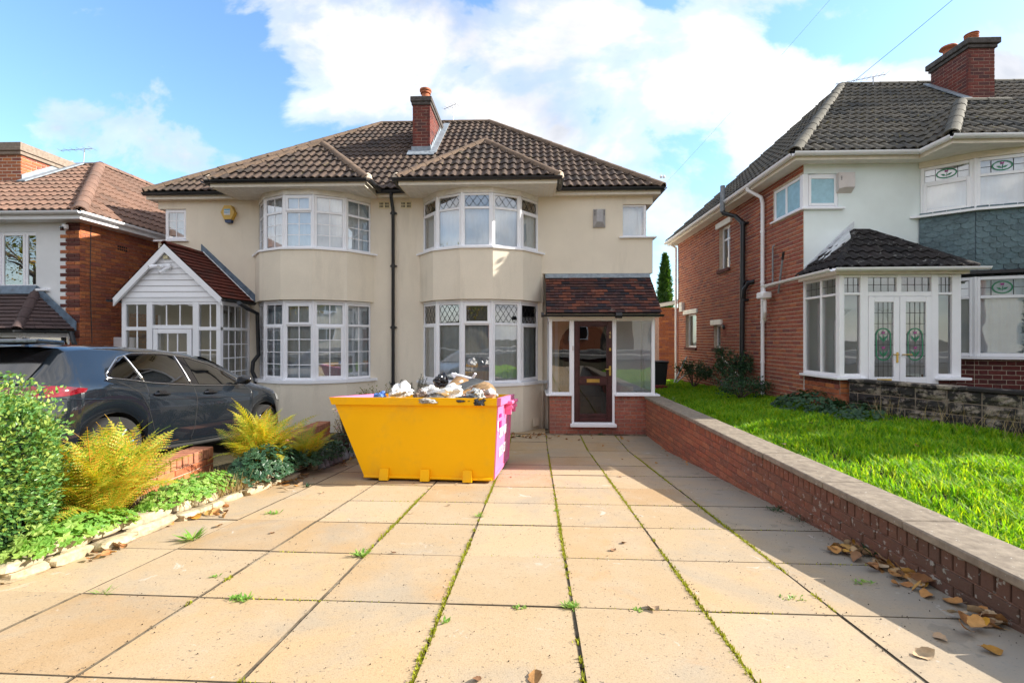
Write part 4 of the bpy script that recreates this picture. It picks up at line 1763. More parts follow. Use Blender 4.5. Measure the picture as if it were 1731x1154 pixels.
# frame
T_ = frame((0, YF, 0), (1, 0, 0), (0, -1, 0))
mb = MB(T_)
mb.cbox(xp0, -.07, zt_, xp1, .012, zt_ + .06)                     # head
for (a, b, z) in ((xp0, xp0 + .062, .813), (xd0 - .045, xd0, .813), (xd0, xd0 + .045, .262), (xd1 - .045, xd1, .262), (xd1, xd1 + .03, .813), (xp1 - .065, xp1, .813)):
    mb.cbox(a, -.07, z, b, .01, zt_)
mb.cbox(xd0 + .045, -.07, zt_ - .025, xd1 - .045, .008, zt_)
for (a, b) in ((xp0 + .062, xd0 - .045), (xd1 + .03, xp1 - .065)):
    mb.cbox(a, -.06, .813, b, .004, .845)
    mb.cbox(a, -.06, zt_ - .03, b, .004, zt_)
mb.T = frame((xp1, YF, 0), (0, 1, 0), (1, 0, 0))
mb.cbox(0.01, -.06, .813, .07, .0, zt_)
mb.cbox(YP - YF - .07, -.06, .813, YP - YF, .0, zt_)
mb.cbox(.07, -.06, .813, YP - YF - .07, -.001, .86)
mb.cbox(.07, -.06, zt_ - .04, YP - YF - .07, -.001, zt_ + .06)
mb.T = frame((xp0, YP, 0), (0, -1, 0), (-1, 0, 0))
mb.cbox(0.0, -.06, .813, .07, .0, zt_)
mb.cbox(.07, -.06, .813, YP - YF, -.001, .86)
mb.cbox(.07, -.06, zt_ - .04, YP - YF, -.001, zt_ + .06)
pf = mb.build('porch_frame', M_upvc, house)
pane(pf, T_, xp0 + .062, .845, xd0 - .045, zt_ - .03, -.03, M_glass_clear)
pane(pf, T_, xd1 + .03, .845, xp1 - .065, zt_ - .03, -.03, M_glass_clear)
pane(pf, frame((xp1, YF, 0), (0, 1, 0), (1, 0, 0)), .07, .86, YP - YF - .07, zt_ - .04, -.03, M_glass_clear)
pane(pf, frame((xp0, YP, 0), (0, -1, 0), (-1, 0, 0)), .07, .86, YP - YF, zt_ - .04, -.03, M_glass_clear)
# bell push
mb = MB(T_)
mb.cbox(xd0 + .012, .010, 1.66, xd0 + .034, .022, 1.75)
mb.build('bell_push', M_bellW, pf)
# door
mb = MB(T_)
da, db = xd0 + .047, xd1 - .047
z0, z1 = .265, zt_ - .028
st = .095
bars(mb, T_, da, z0, db, z1, st, -.05, -.005, c=.008)
mb.cbox(da + st, -.05, 1.00, db - st, -.006, 1.14)
mb.cbox(da + st, -.05, z0 + st, db - st, -.006, z0 + .15)
door = mb.build('front_door', M_mahog, house)
gb = MB(T_)
for (a, c_, b, d) in ((da + st, 1.14, db - st, z1 - st), (da + st, z0 + .15, db - st, 1.00)):
    bars(gb, T_, a, c_, b, d, .016, -.03, -.012, c=.003)
gb.build('glazing_bead', M_mahog, door)
pane(door, T_, da + st + .016, 1.156, db - st - .016, z1 - st - .016, -.022, M_glass_door)
pane(door, T_, da + st + .016, z0 + .166, db - st - .016, .984, -.022, M_glass_door)
mb = MB(T_)
cxm = (da + db) / 2
mb.cbox(cxm - .125, -.006, 1.035, cxm + .125, .004, 1.105, .004)
mb.cbox(cxm - .095, .004, 1.05, cxm + .095, .009, 1.09, .003)
mb.build('letter_plate', M_brass, door)
mb = MB(T_)
mb.cbox(db - .062, -.006, 1.17, db - .022, .006, 1.36, .004)
mb.tube([(db - .042, .0, 1.30), (db - .042, .045, 1.30), (db - .14, .05, 1.295)], .009, 8)
mb.build('handle', M_brass, door)
mb = MB(T_)
mb.cbox(db - .06, -.006, 1.65, db - .022, .012, 1.71, .004)
mb.lathe([(.0, .018), (.016, .016), (.018, 0)], (db - .041, 0, 1.68), 12, ax='y')
mb.build('lock', M_brass, door)


def lettering(parent, txt, M, size, mat, extrude=.002, name='lettering', local=False, squeeze=1.0):
    cu = bpy.data.curves.new(name, 'FONT')
    cu.body = txt
    cu.size = size
    cu.extrude = extrude
    cu.align_x = 'CENTER'
    cu.align_y = 'CENTER'
    cu.space_line = .9
    cu.offset = size * .01
    cu.materials.append(mat)
    o0 = bpy.data.objects.new(name, cu)
    COL.objects.link(o0)
    dg = bpy.context.evaluated_depsgraph_get()
    me = bpy.data.meshes.new_from_object(o0.evaluated_get(dg))
    bpy.data.objects.remove(o0)
    o = bpy.data.objects.new(name, me)
    COL.objects.link(o)
    if parent:
        o.parent = parent
        if not local:
            M = Matrix.Translation(-wloc(parent)) @ M
    o.matrix_local = M @ Matrix.Diagonal((squeeze, 1, 1, 1))
    return o


lettering(door, '4', frame3(Vector((db - .043, YF - .000, 2.0)), (1, 0, 0), (0, 0, 1), (0, -1, 0)), .085, M_gold_text, name='door_number')
lettering(door, '8', frame3(Vector((db - .043, YF - .000, 1.925)), (1, 0, 0), (0, 0, 1), (0, -1, 0)), .085, M_gold_text, name='door_number')
# paper notice on the inner sill
notice = MB()
nx0, nx1 = xat(1049, 9.2), xat(1070, 9.2)
notice.box(nx0, 9.19, .83, nx1, 9.193, .96)
no = notice.build('paper_notice', M_paper)
tag(no, 'small white printed notice standing on the sill inside the porch glass', 'notice')
mb = MB()
for i in range(5):
    mb.box(nx0 + .02, 9.187, .94 - i * .02, nx1 - .02 - (i % 2) * .03, 9.1885, .944 - i * .02)
mb.build('print_line', M_grey_metal, no)
# inner floor, ceiling and the inner front door in the arch
mb = MB()
mb.box(xp0 + .15, YF + .2, .0, xp1 - .17, YP, .2)
mb.build('porch_floor', M_terra, house)
mb = MB()
mb.box(xp0 + .16, YP - .014, .2, ax0 - .03, YP - .002, zt_ + .06)
mb.box(ax1 + .03, YP - .014, .2, xp1 - .07, YP - .002, zt_ + .06)
mb.box(ax0 - .03, YP - .014, az + .56, ax1 + .03, YP - .002, zt_ + .06)
mb.build('porch_inner_wall', M_upvc, house)
mb = MB()
mb.box(xp0, YF, zt_ + .062, xp1, YP - .002, zt_ + .09)
mb.build('porch_ceiling', M_upvc, house)
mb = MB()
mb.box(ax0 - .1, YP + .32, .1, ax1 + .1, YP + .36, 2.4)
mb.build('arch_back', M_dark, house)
mb = MB(frame((0, YP + .30, 0), (1, 0, 0), (0, -1, 0)))
mb.cbox(ax0 + .1, 0, .2, ax1 - .12, .02, 2.1)
mb.cbox(ax0 + .22, .02, 1.2, ax0 + .46, .03, 1.95)
mb.cbox(ax0 + .56, .02, 1.2, ax0 + .80, .03, 1.95)
mb.cbox(ax0 + .22, .02, .4, ax0 + .80, .03, 1.05)
mb.build('inner_door', M_mahog, house)
# porch roof
y0r, z0r, y1r, z1r = 8.90, 2.375, 9.80, 3.20
mb = MB()
mb.poly([(xp0 - .04, y0r, z0r - .01), (xp1 + .06, y0r, z0r - .01), (xp1 + .06, y1r, z1r - .01), (xp0 - .04, y1r, z1r - .01)])
mb.poly([(xp1 + .06, y0r, z0r - .012), (xp1 + .06, y1r, z0r - .012), (xp1 + .06, y1r, z1r - .012)])
mb.poly([(xp0 - .04, y0r, z0r - .012), (xp0 - .04, y1r, z1r - .012), (xp0 - .04, y1r, z0r - .012)])
pr = mb.build('porch_roof', M_dark, house)
mb = MB()
mb.poly([(xp1 + .058, y0r + .1, z0r - .06), (xp1 + .058, y1r, z0r - .06), (xp1 + .058, y1r, z1r - .07)])
mb.box(xp0 - .03, y0r + .05, z0r - .075, xp1 + .05, y0r + .075, z0r - .005)
mb.box(xp0 - .03, y0r + .075, z0r - .075, xp1 + .05, YF, z0r - .06)
mb.build('porch_fascia', M_fascia, house)
slope_between(pr, (xp0 - .05, y0r, z0r), (xp1 + .08, y0r, z0r), (xp1 + .08, y1r, z1r), (xp0 - .05, y1r, z1r), M_claytile, kind='plain', w=.165, g=.092, limit=300, name='clay_tile')
mb = MB()
mb.prism([(xp0 - .05, y1r - .09, z1r - .045), (xp1 + .07, y1r - .09, z1r - .045), (xp1 + .07, y1r + .0, z1r + .045), (xp0 - .05, y1r + .0, z1r + .045)], (0, 0, .012))
mb.build('flashing', M_lead, house)
mb = MB()
gutter(mb, [(xp0 - .14, 8.85, 2.345), (xp1 + .10, 8.85, 2.345)], .042)
mb.lathe([(.055, -.06), (.055, .06)], ((xp0 + xp1) / 2 + .28, 8.85, 2.33), 10, ax='x')
mb.lathe([(0, -.02), (.045, -.02), (.045, .03)], (xp0 - .14, 8.85, 2.34), 10, ax='x')
mb.build('gutter', M_black, house)

# ---------------------------------------------------------------- alarm boxes and cable on the pair
bx_ = at(1013, 369, YW - .03)
alarm = thing('alarm_box', 'silver grey faceted alarm box on the cream wall beside the corner window', 'alarm box', (bx_.x, YW, bx_.z))
mb = MB(Matrix.Translation((-.0, 0, 0)))
w_, h_ = .125, .19
pts_o = [(-w_, 0, -h_), (w_, 0, -h_), (w_, 0, h_), (-w_, 0, h_)]
pts_i = [(-.06, -.10, -.09), (.06, -.10, -.09), (.06, -.10, .17), (-.06, -.10, .17)]
pts_m = [(-w_, -.03, -h_), (w_, -.03, -h_), (w_, -.03, h_), (-w_, -.03, h_)]
mb.add(pts_o + pts_m + pts_i, [(0, 1, 5, 4), (1, 2, 6, 5), (2, 3, 7, 6), (3, 0, 4, 7), (4, 5, 9, 8), (5, 6, 10, 9), (6, 7, 11, 10), (7, 4, 8, 11), (8, 9, 10, 11)])
mb.build('case', M_bellG, alarm, local=True)
mb = MB()
for sx in (-1, 1):
    for i in range(4):
        mb.box(sx * .085 - .02, -.072, .14 - i * .03, sx * .085 + .02, -.064, .15 - i * .03)
mb.build('louvre', M_dark, alarm, local=True)

bx_ = at(387, 360, YW - .05)
al2 = thing('alarm_box', 'yellow hexagonal alarm box with blue base high on the cream wall', 'alarm box', (bx_.x, YW, bx_.z))
mb = MB()
hexo = [(.15 * math.cos(R(60 * i)) * 1.0, 0, .15 * math.sin(R(60 * i)) * 1.15) for i in range(6)]
mb.prism(hexo, (0, -.10, 0))
mb.build('case', M_bellY, al2, local=True)
mb = MB()
mb.prism([(-.075, 0, -.152), (.075, 0, -.152), (.055, 0, -.215), (-.055, 0, -.215)], (0, -.085, 0))
mb.build('strobe', M_bellB, al2, local=True)
mb = MB()
mb.box(-.075, -.104, -.055, .06, -.1005, .07)
p_ = mb.build('sticker', M_paper, al2, local=True)
mb = MB()
mb.box(-.072, -.107, .045, .057, -.1045, .067)
mb.build('sticker_band', M_sky_blue, p_, local=True)
lettering(p_, 'ADT', frame3(Vector((-.008, -.106, .0)), (1, 0, 0), (0, 0, 1), (0, -1, 0)), .062, M_sky_blue, .001, local=True)

# ================================================================ left hand gabled porch of the pair
ly = 8.83
lx0, lx1 = -7.96, -5.99
zb, zt2 = .9, 2.60
apx, apz = -7.03, 3.66
mb = MB()
T_ = frame((0, ly, 0), (1, 0, 0), (0, -1, 0))
X_ = lambda u: xat(u, ly)
ztr = 2.085
posts = [(lx0, X_(213)), (X_(248), X_(257.5)), (X_(326), X_(336)), (X_(373), lx1)]
mb.T = T_
for a, b in posts:
    mb.cbox(a, -.08, .5, b, .01, zt2)
mb.cbox(lx0, -.08, zt2 + .001, lx1, .012, zt2 + .09)
mb.cbox(X_(213), -.07, zt2 - .045, X_(373), .003, zt2)
mb.cbox(X_(213), -.07, ztr - .035, X_(248), .004, ztr + .035)
mb.cbox(X_(257.5), -.07, ztr - .0, X_(326), .004, ztr + .07)
mb.cbox(X_(336), -.07, ztr - .035, X_(373), .004, ztr + .035)
bars(mb, T_, X_(260), .3, X_(324), ztr - .01, .085, -.03, .022)
for a, b, z in ((X_(213), X_(248), .5), (X_(336), X_(373), .5)):
    mb.cbox(a, -.06, z, b, .003, z + .4)
S_ = frame((lx1, ly, 0), (0, 1, 0), (1, 0, 0))
sl = YW - ly
mb.T = S_
mb.cbox(.0, -.08, .5, .08, .0, zt2)
mb.cbox(sl - .06, -.08, .5, sl, .0, zt2)
mb.cbox(.08, -.08, zt2 - .05, sl - .06, -.002, zt2 + .05)
mb.cbox(.08, -.08, ztr - .03, sl - .06, -.002, ztr + .03)
mb.cbox(.08, -.08, .5, sl - .06, -.002, .95)
lp = mb.build('porch_frame', M_upvc, house)
S2 = frame((lx0, YW, 0), (0, -1, 0), (-1, 0, 0))
mb = MB(S2)
mb.box(0, -.06, .2, sl, 0, 1.0)
mb.box(0, -.06, 2.4, sl, 0, zt2 + .05)
mb.box(0, -.06, 1.0, .08, 0, 2.4)
mb.build('porch_side', M_upvc, house)


def georg(parent, T, x0, z0, x1, z1, nx, nz, y=-.02):
    pane(parent, T, x0, z0, x1, z1, y - .004, M_glass)
    g = MB(T)
    for i in range(1, nx):
        x = x0 + (x1 - x0) * i / nx
        g.box(x - .011, y - .004, z0, x + .011, y + .004, z1)
    for i in range(1, nz):
        z = z0 + (z1 - z0) * i / nz
        g.box(x0, y - .003, z - .011, x1, y + .005, z + .011)
    g.build('glazing_bar', M_upvc, parent)


georg(lp, T_, X_(213), ztr + .035, X_(248), zt2 - .045, 2, 1)
georg(lp, T_, X_(257.5), ztr + .07, X_(326), zt2 - .045, 3, 1)
georg(lp, T_, X_(336), ztr + .035, X_(373), zt2 - .045, 2, 1)
georg(lp, T_, X_(213), .9, X_(248), ztr - .035, 2, 3)
georg(lp, T_, X_(336), .9, X_(373), ztr - .035, 2, 3)
georg(lp, T_, X_(260) + .085, .9, X_(324) - .085, ztr - .095, 3, 3, .0)
georg(lp, S_, .08, ztr + .03, sl - .06, zt2 - .05, 4, 1)
georg(lp, S_, .08, .95, sl - .06, ztr - .03, 4, 4)
# gable siding
zb_ = zt2 + .092
hgt = apz - zb_ - .06
nbd = 8
for i in range(nbd):
    z0 = zb_ + hgt * i / nbd
    z1 = zb_ + hgt * (i + 1) / nbd
    f0 = 1 - i / nbd
    f1 = 1 - (i + 1) / nbd
    xl0, xr0 = apx + (lx0 - .02 - apx) * f0, apx + (lx1 + .02 - apx) * f0
    xl1, xr1 = apx + (lx0 - .02 - apx) * f1, apx + (lx1 + .02 - apx) * f1
    mb = MB()
    mb.add([(xl0, ly - .022, z0 + .004), (xr0, ly - .022, z0 + .004), (xr1, ly - .004, z1), (xl1, ly - .004, z1),
            (xl0, ly + .02, z0 + .004), (xr0, ly + .02, z0 + .004), (xr1, ly + .02, z1), (xl1, ly + .02, z1)],
           [(0, 1, 2, 3), (0, 4, 5, 1), (1, 5, 6, 2), (3, 7, 4, 0)])
    mb.build('siding_board', M_upvc, house)
# gabled roof
ov = .10
gl, gr_ = (lx0 - ov, ly - .10, zt2 + .07), (lx1 + ov, ly - .10, zt2 + .07)
ra, rb_ = (apx, ly - .10, apz + .06), (apx, YW, apz + .06)
mb = MB()
mb.poly([gl, ra, rb_, (gl[0], YW, gl[2])])
mb.poly([ra, gr_, (gr_[0], YW, gr_[2]), rb_])
mb.add([gl, ra, gr_, (gl[0] + .04, gl[1], gl[2] - .10), (ra[0], ra[1], ra[2] - .16), (gr_[0] - .04, gr_[1], gr_[2] - .10)], [(0, 1, 4, 3), (1, 2, 5, 4)], 1)
lr = mb.build('porch_roof', [M_dark, M_upvc], house)
mb = MB()
for s_, e_ in ((gl, ra), (ra, gr_)):
    s_, e_ = Vector(s_), Vector(e_)
    mb.prism([s_ + Vector((0, .012, -.03)), e_ + Vector((0, .012, -.03)), e_ + Vector((0, .012, -.15)), s_ + Vector((0, .012, -.15))], (0, .03, 0))
mb.build('barge_board', M_upvc, house)
slope_between(lr, gr_, (gr_[0], YW, gr_[2]), rb_, ra, M_redtile, kind='plain', w=.24, g=.115, limit=160, name='red_tile')
slope_between(lr, (gl[0], YW, gl[2]), gl, ra, rb_, M_redtile, kind='plain', w=.24, g=.115, limit=40, name='red_tile')
ridge_line(lr, (ra[0], ra[1], ra[2] + .01), rb_, M_redtile, .07, .33)
mb = MB()
mb.prism([(apx - .02, YW - .03, apz + .27), (lx1 + ov + .03, YW - .03, zt2 + .23), (lx1 + ov + .03, YW - .03, zt2 + .08), (apx - .02, YW - .03, apz + .12)], (0, .028, 0))
mb.build('flashing', M_leadblue, house)
mb = MB()
mb.tube([(apx + .04, YW - .045, apz + .10), (lx1 + ov, YW - .045, zt2 + .10)], .009, 6)
mb.build('white_strip', M_upvc, house)
mb = MB()
gutter(mb, [(lx1 + ov + .05, ly - .12, zt2 + .05), (lx1 + ov + .05, YW - .1, zt2 + .05)], .05)
gutter(mb, [(lx0 - ov - .05, ly - .14, zt2 + .05), (lx0 - ov - .05, YW - .1, zt2 + .05)], .05)
mb.build('gutter', M_black, house)
# camera and junction box on the gable
cc = at(278, 452, ly - .05)
cctv = thing('security_light', 'white twin-head security light with camera on the white porch gable', 'security light', (cc.x, ly - .03, cc.z))
mb = MB()
mb.lathe([(.0, -.05), (.05, -.045), (.055, 0)], (.08, 0, .02), 14, ax='y')
mb.build('base', M_upvc, cctv, local=True, smooth='auto')
for sx, dx_ in ((-.12, -.05), (.02, .0)):
    mb = MB()
    mb.tube([(.06, -.03, .02), (sx * .4, -.07, .03), (sx, -.12, .01), (sx + dx_, -.19, -.02)], .03, 10, rs=[.012, .018, .032, .042])
    mb.build('lamp_head', M_upvc, cctv, local=True, smooth='auto')
mb = MB()
mb.tube([(.05, -.04, -.02), (.0, -.10, -.09), (-.01, -.14, -.12)], .028, 10)
mb.build('camera_head', M_upvc, cctv, local=True, smooth='auto')
jb = at(280, 435, ly - .05)
mb = MB(Matrix.Translation((jb.x, ly - .03, jb.z)))
mb.cbox(-.05, -.03, -.03, .05, 0, .04)
j_ = mb.build('junction_box', M_vent)
tag(j_, 'small cream junction box above the white security light', 'junction box')
# white meter box beside the porch
mb_ = at(193, 579, 9.6)
mb = MB()
mb.cbox(-8.75, 9.50, 1.5, -8.30, 9.62, 1.92)
tag(mb.build('meter_box', M_upvc), 'white meter box between the white gabled porch and the brick side wall', 'meter box')


# ---------------------------------------------------------------- television aerials
def aerial(foot, top, boom, n, label, seed):
    o = thing('television_aerial', label, 'aerial', foot)
    f, t_ = Vector(foot), Vector(top)
    mb = MB()
    mb.tube([Vector((0, 0, 0)), t_ - f], .012, 6)
    mb.build('mast', M_grey_metal, o, local=True)
    mb = MB()
    a, b = t_ - f + Vector(boom) * -.25, t_ - f + Vector(boom) * .75
    mb.tube([a, b], .008, 5)
    side = Vector(boom).cross(Vector((0, 0, 1))).normalized()
    for i in range(n):
        c = a + (b - a) * (i / (n - 1))
        L = .14 - .05 * i / n
        mb.tube([c - side * L, c + side * L], .004, 4)
    mb.build('boom', M_grey_metal, o, local=True)
    return o


am = at(766, 206, 13.4)
aerial(am, at(766, 178, 13.4), (-.4, .25, -.02), 5, 'thin television aerial behind the ridge beside the central chimney', 1)

# ================================================================ THE RIGHT HOUSE
RX, RYF = 4.76, 8.22
RYB = 14.95
rh = thing('brick_house', 'red brick and pale render house with dark tiled hips and fish-scale hung bay', 'house', (RX, RYF, .7))
REZ = 4.90
RXE = 16.5
mb = MB()
rc0, rc1 = 4.12, 4.74     # corner window heights
RCW = .60
sideL = .98               # its length along the side
bayx, bayh, bayy = 8.2, 1.48, 9.5
# front wall
def rw(x0, x1, z0, z1, mi=0):
    mb.box(x0, RYF, z0, x1, RYF + .2, z1, mi)
rw(RX + .014, RX + RCW, 2.9, rc0, 0)
rw(RX + .014, RX + RCW, rc1, REZ, 0)
rw(RX + RCW, bayx - bayh + .04, 2.9, REZ, 0)
rw(bayx + bayh - .04, RXE, 2.9, REZ, 0)
rw(bayx - bayh, bayx + bayh, 2.93, 3.95, 0)
rw(6.6, bayx - bayh + .04, .4, 2.9, 0)
rw(bayx + bayh - .04, RXE, .4, 2.9, 0)
rw(RX + .014, 5.35, .4, 2.9, 0)
rw(5.35, 6.25, 2.4, 2.9, 0)
rw(6.25, 6.6, .4, 2.9, 0)
rwall = mb.build('wall', M_mint, rh)
# side wall with openings: (y0,y1,z0,z1)
mb = MB()
VPU = 892.0
def yside(u):
    """distance along the side wall seen at picture column u"""
    r_ = math.tan(math.atan((u - 865.5) / 785.0) - YAW)
    return RX / r_
wins = [(yside(1235), yside(1214), None, None), (yside(1177), yside(1159), None, None), (yside(1217), yside(1206.5), None, None)]
def zside(u, v):
    y = yside(u)
    return at(u, v, y).z
up_w = (yside(1234), yside(1215.5), zside(1224, 455), zside(1224, 382))
lo_w = (yside(1177), yside(1159), zside(1168, 587), zside(1168, 530.5))
sm_w = (yside(1218), yside(1206.5), zside(1212, 588), zside(1212, 549))
cw_ = (RYF, RYF + sideL, rc0, rc1)
opens = [up_w, lo_w, sm_w, cw_]
ysn = sorted({RYF + .2, RYB} | {min(max(o_[0], RYF + .2), RYB) for o_ in opens} | {o_[1] for o_ in opens})
for a, b in zip(ysn[:-1], ysn[1:]):
    if b - a < 1e-4:
        continue
    zs = [(.3, REZ)]
    for o_ in opens:
        if o_[0] < (a + b) / 2 < o_[1]:
            ns = []
            for (p_, q_) in zs:
                if o_[2] > p_ and o_[3] < q_:
                    ns += [(p_, o_[2]), (o_[3], q_)]
                else:
                    ns.append((p_, q_))
            zs = ns
    for (p_, q_) in zs:
        mb.box(RX + .008, a, p_, RX + .22, b, q_)
mb.box(RX + .008, RYF + .002, .3, RX + .22, RYF + .2, rc0)
mb.box(RX + .008, RYF + .002, rc1, RX + .22, RYF + .2, REZ)
mb.box(RX + .22, RYB - .2, .3, RXE, RYB, REZ)
side = mb.build('side_wall', M_mortar_pale, rh)
Ts = frame((RX, RYB, .5), (0, -1, 0), (-1, 0, 0))
holes = [(RYB - o_[1], o_[2] - .5, RYB - o_[0], o_[3] - .5) for o_ in opens]
brickwork(side, Ts, RYB - RYF, REZ - .5, M_redbrick, joint=.013, holes=holes, limit=300, bond=0)
# dark lining, so windows look into a dim room
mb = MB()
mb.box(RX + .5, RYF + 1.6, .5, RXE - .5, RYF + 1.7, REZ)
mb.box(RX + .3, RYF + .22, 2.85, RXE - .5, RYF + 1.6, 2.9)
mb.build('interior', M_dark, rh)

# side windows
def side_win(o_, fr, nm, lint, bk, split=None):
    y0, y1, z0, z1 = o_
    T = frame((RX + .10, y1, 0), (0, -1, 0), (-1, 0, 0))
    w = y1 - y0
    ob, _ = rect_window(rh, T, .0, z0, w, z1, fr, mull=(split,) if split else (), trans=((z0 + (z1 - z0) * .70),) if nm == 'up' else (), back=bk, backy=-.12)
    if nm == 'lo':
        pass
    m2 = MB()
    if lint:
        m2.box(RX - .045, y0 - .12, z1 + .002, RX + .05, y1 + .12, z1 + .13)
    m2.build('lintel', M_upvc_old, rh)
    m2 = MB()
    m2.box(RX - .05, y0 - .03, z0 - .075, RX + .08, y1 + .03, z0 - .002)
    m2.build('ledge', M_darkquoin, rh)
side_win(up_w, .05, 'up', True, M_curtain, .33)
side_win(lo_w, .05, 'lo', True, M_curtain_grey)
side_win(sm_w, .035, 'sm', True, M_dark)
# corner window
T_ = frame((RX + .02, RYF + .03, 0), (1, 0, 0), (0, -1, 0))
rect_window(rh, T_, .04, rc0 + .03, RCW, rc1, .055, sash=True, glass=M_frost)
T_ = frame((RX + .03, RYF + sideL, 0), (0, -1, 0), (-1, 0, 0))
rect_window(rh, T_, 0, rc0 + .03, sideL - .05, rc1, .05, mull=(sideL * .42,), glass=M_frost)
mb = MB()
mb.cbox(RX + .0, RYF + .0, rc0 + .03, RX + .09, RYF + .10, rc1)
mb.cbox(RX - .05, RYF - .06, rc0 - .005, RX + RCW + .08, RYF + .06, rc0 + .028)
mb.cbox(RX - .05, RYF + .06, rc0 - .005, RX + .06, RYF + sideL + .04, rc0 + .028)
mb.build('sill', M_upvc, rh)

# soffit, fascia, gutters
mb = MB()
gx = 6.55
mb.box(RX - .24, RYF - .22, REZ, gx, RYF + .2, REZ + .015)
mb.box(RX - .24, RYF + .2, REZ, RX + .2, RYB + .25, REZ + .015)
mb.box(gx, 7.40, REZ, 9.9, RYF + .2, REZ + .016)
mb.box(9.9, RYF - .22, REZ, RXE, RYF + .2, REZ + .015)
mb.build('soffit', M_upvc_old, rh)
mb = MB()
mb.box(RX - .26, RYF - .24, REZ - .01, gx, RYF - .22, REZ + .10)
mb.box(RX - .26, RYF - .22, REZ - .01, RX - .24, RYB + .25, REZ + .10)
mb.box(gx - .02, 7.38, REZ - .01, gx, RYF - .24, REZ + .10)
mb.box(gx, 7.38, REZ - .01, 9.92, 7.40, REZ + .10)
mb.box(9.9, 7.4, REZ - .01, 9.92, RYF - .24, REZ + .10)
mb.box(9.92, RYF - .24, REZ - .01, RXE, RYF - .22, REZ + .10)
mb.build('fascia', M_fascia, rh)
mb = MB()
gz_ = REZ + .10
gutter(mb, [(RX - .31, RYB + .3, gz_), (RX - .31, RYF - .26, gz_)], .058)
gutter(mb, [(RX - .33, RYF - .30, gz_), (gx - .05, RYF - .30, gz_)], .058)
gutter(mb, [(gx - .07, RYF - .28, gz_), (gx - .07, 7.32, gz_)], .058)
gutter(mb, [(gx - .09, 7.33, gz_), (9.99, 7.33, gz_)], .058)
gutter(mb, [(9.97, 7.33, gz_), (9.97, RYF - .3, gz_)], .058)
gutter(mb, [(9.95, RYF - .30, gz_), (RXE, RYF - .30, gz_)], .058)
mb.build('gutter', M_upvc, rh)

# hipped roof
PR = .86
ez = REZ + .115
ex0, ey0 = RX - .30, RYF - .28
ey1 = RYB + .28
hy = (ey0 + ey1) / 2
hr = hy - ey0
hz = ez + hr * .83
hx = ex0 + 3.15
mb = MB()
A0, B0, C0, D0 = (ex0, ey0, ez), (RXE, ey0, ez), (RXE, hy, hz), (hx, hy, hz)
mb.poly([A0, B0, C0, D0])
mb.poly([(ex0, ey1, ez), A0, D0])
mb.poly([(RXE, ey1, ez), (ex0, ey1, ez), D0, C0])
bl_, br_ = (gx - .06, 7.36, ez), (9.96, 7.36, ez)
bw = (br_[0] - bl_[0]) / 2
pitr = (hz - ez) / hr
bap = (bl_[0] + 1.32, 7.36 + 1.32, ez + 1.32 * .86)
bap2 = (br_[0] - 1.32, 7.36 + 1.32, ez + 1.32 * .86)
yb_ = ey0 + (bap[2] - ez) / pitr
bak = (bap[0], yb_, bap[2])
bak2 = (bap2[0], yb_, bap[2])
mb.poly([bl_, br_, bap2, bap])
mb.poly([(bl_[0], ey0, ez), bl_, bap, bak])
mb.poly([br_, (br_[0], ey0, ez), bak2, bap2])
mb.poly([bap, bap2, bak2, bak])
rr = mb.build('roof', M_dark, rh)
slope_between(rr, bl_, br_, bap2, bap, M_greytile, limit=60)
slope_between(rr, (bl_[0], ey0, ez), bl_, bap, bak, M_greytile, limit=40)
slope_between(rr, A0, (11.5, ey0, ez), (11.5, hy, hz), D0, M_greytile, limit=190)
slope_between(rr, (11.5, ey0, ez), B0, C0, (11.5, hy, hz), M_greytile, limit=0)
slope_between(rr, (ex0, ey1, ez), A0, D0, None, M_greytile, limit=0)
ridge_line(rr, A0, D0, M_greyridge, .105, .42)
ridge_line(rr, D0, C0, M_greyridge, .10, .45)
ridge_line(rr, bl_, bap, M_greyridge, .105, .40)
ridge_line(rr, bap, bap2, M_greyridge, .10, .42)
# chimney
cc0 = xat(1637, 10.35)
ch = (cc0, 10.35, cc0 + .56, 11.30)
ctop = at(1637, 82, 10.35).z
mb = MB()
mb.box(ch[0] + .01, ch[1] + .01, 6, ch[2] - .01, ch[3] - .01, ctop)
rchim = mb.build('chimney', M_mortar_pink, rh)
zb0 = 6.6
brickwork(rchim, frame((ch[0], ch[1] + .008, zb0), (1, 0, 0), (0, -1, 0)), ch[2] - ch[0], ctop - zb0, M_chimbrick, limit=90)
brickwork(rchim, frame((ch[0] + .008, ch[3], zb0), (0, -1, 0), (-1, 0, 0)), ch[3] - ch[1], ctop - zb0, M_chimbrick, limit=140)
mb = MB()
mb.cbox(ch[0] - .03, ch[1] - .03, ctop, ch[2] + .03, ch[3] + .03, ctop + .075, .01)
mb.cbox(ch[0] - .07, ch[1] - .07, ctop + .076, ch[2] + .07, ch[3] + .07, ctop + .20, .012)
mb.build('chimney_cap', M_soot, rchim)
for k, yy in enumerate((ch[1] + .18, ch[1] + .74)):
    mb = MB()
    o_ = ((ch[0] + ch[2]) / 2 - .05, yy, ctop + .20)
    if k == 0:
        prof = [(.12, 0)]
        for i in range(5):
            prof += [(.125, .02 + i * .035), (.125, .035 + i * .035), (.10, .04 + i * .035)]
        prof += [(.13, .20), (.13, .215), (0, .22)]
    else:
        prof = [(.12, 0), (.10, .08), (.12, .10), (.10, .13), (.10, .20), (.17, .25), (.15, .29), (0, .31)]
    mb.lathe(prof, o_, 14)
    mb.build('chimney_pot', M_terra, rchim, smooth='auto')
mb = MB()
zr2 = lambda y: ez + pitr * (y - ey0)
y = ch[1]
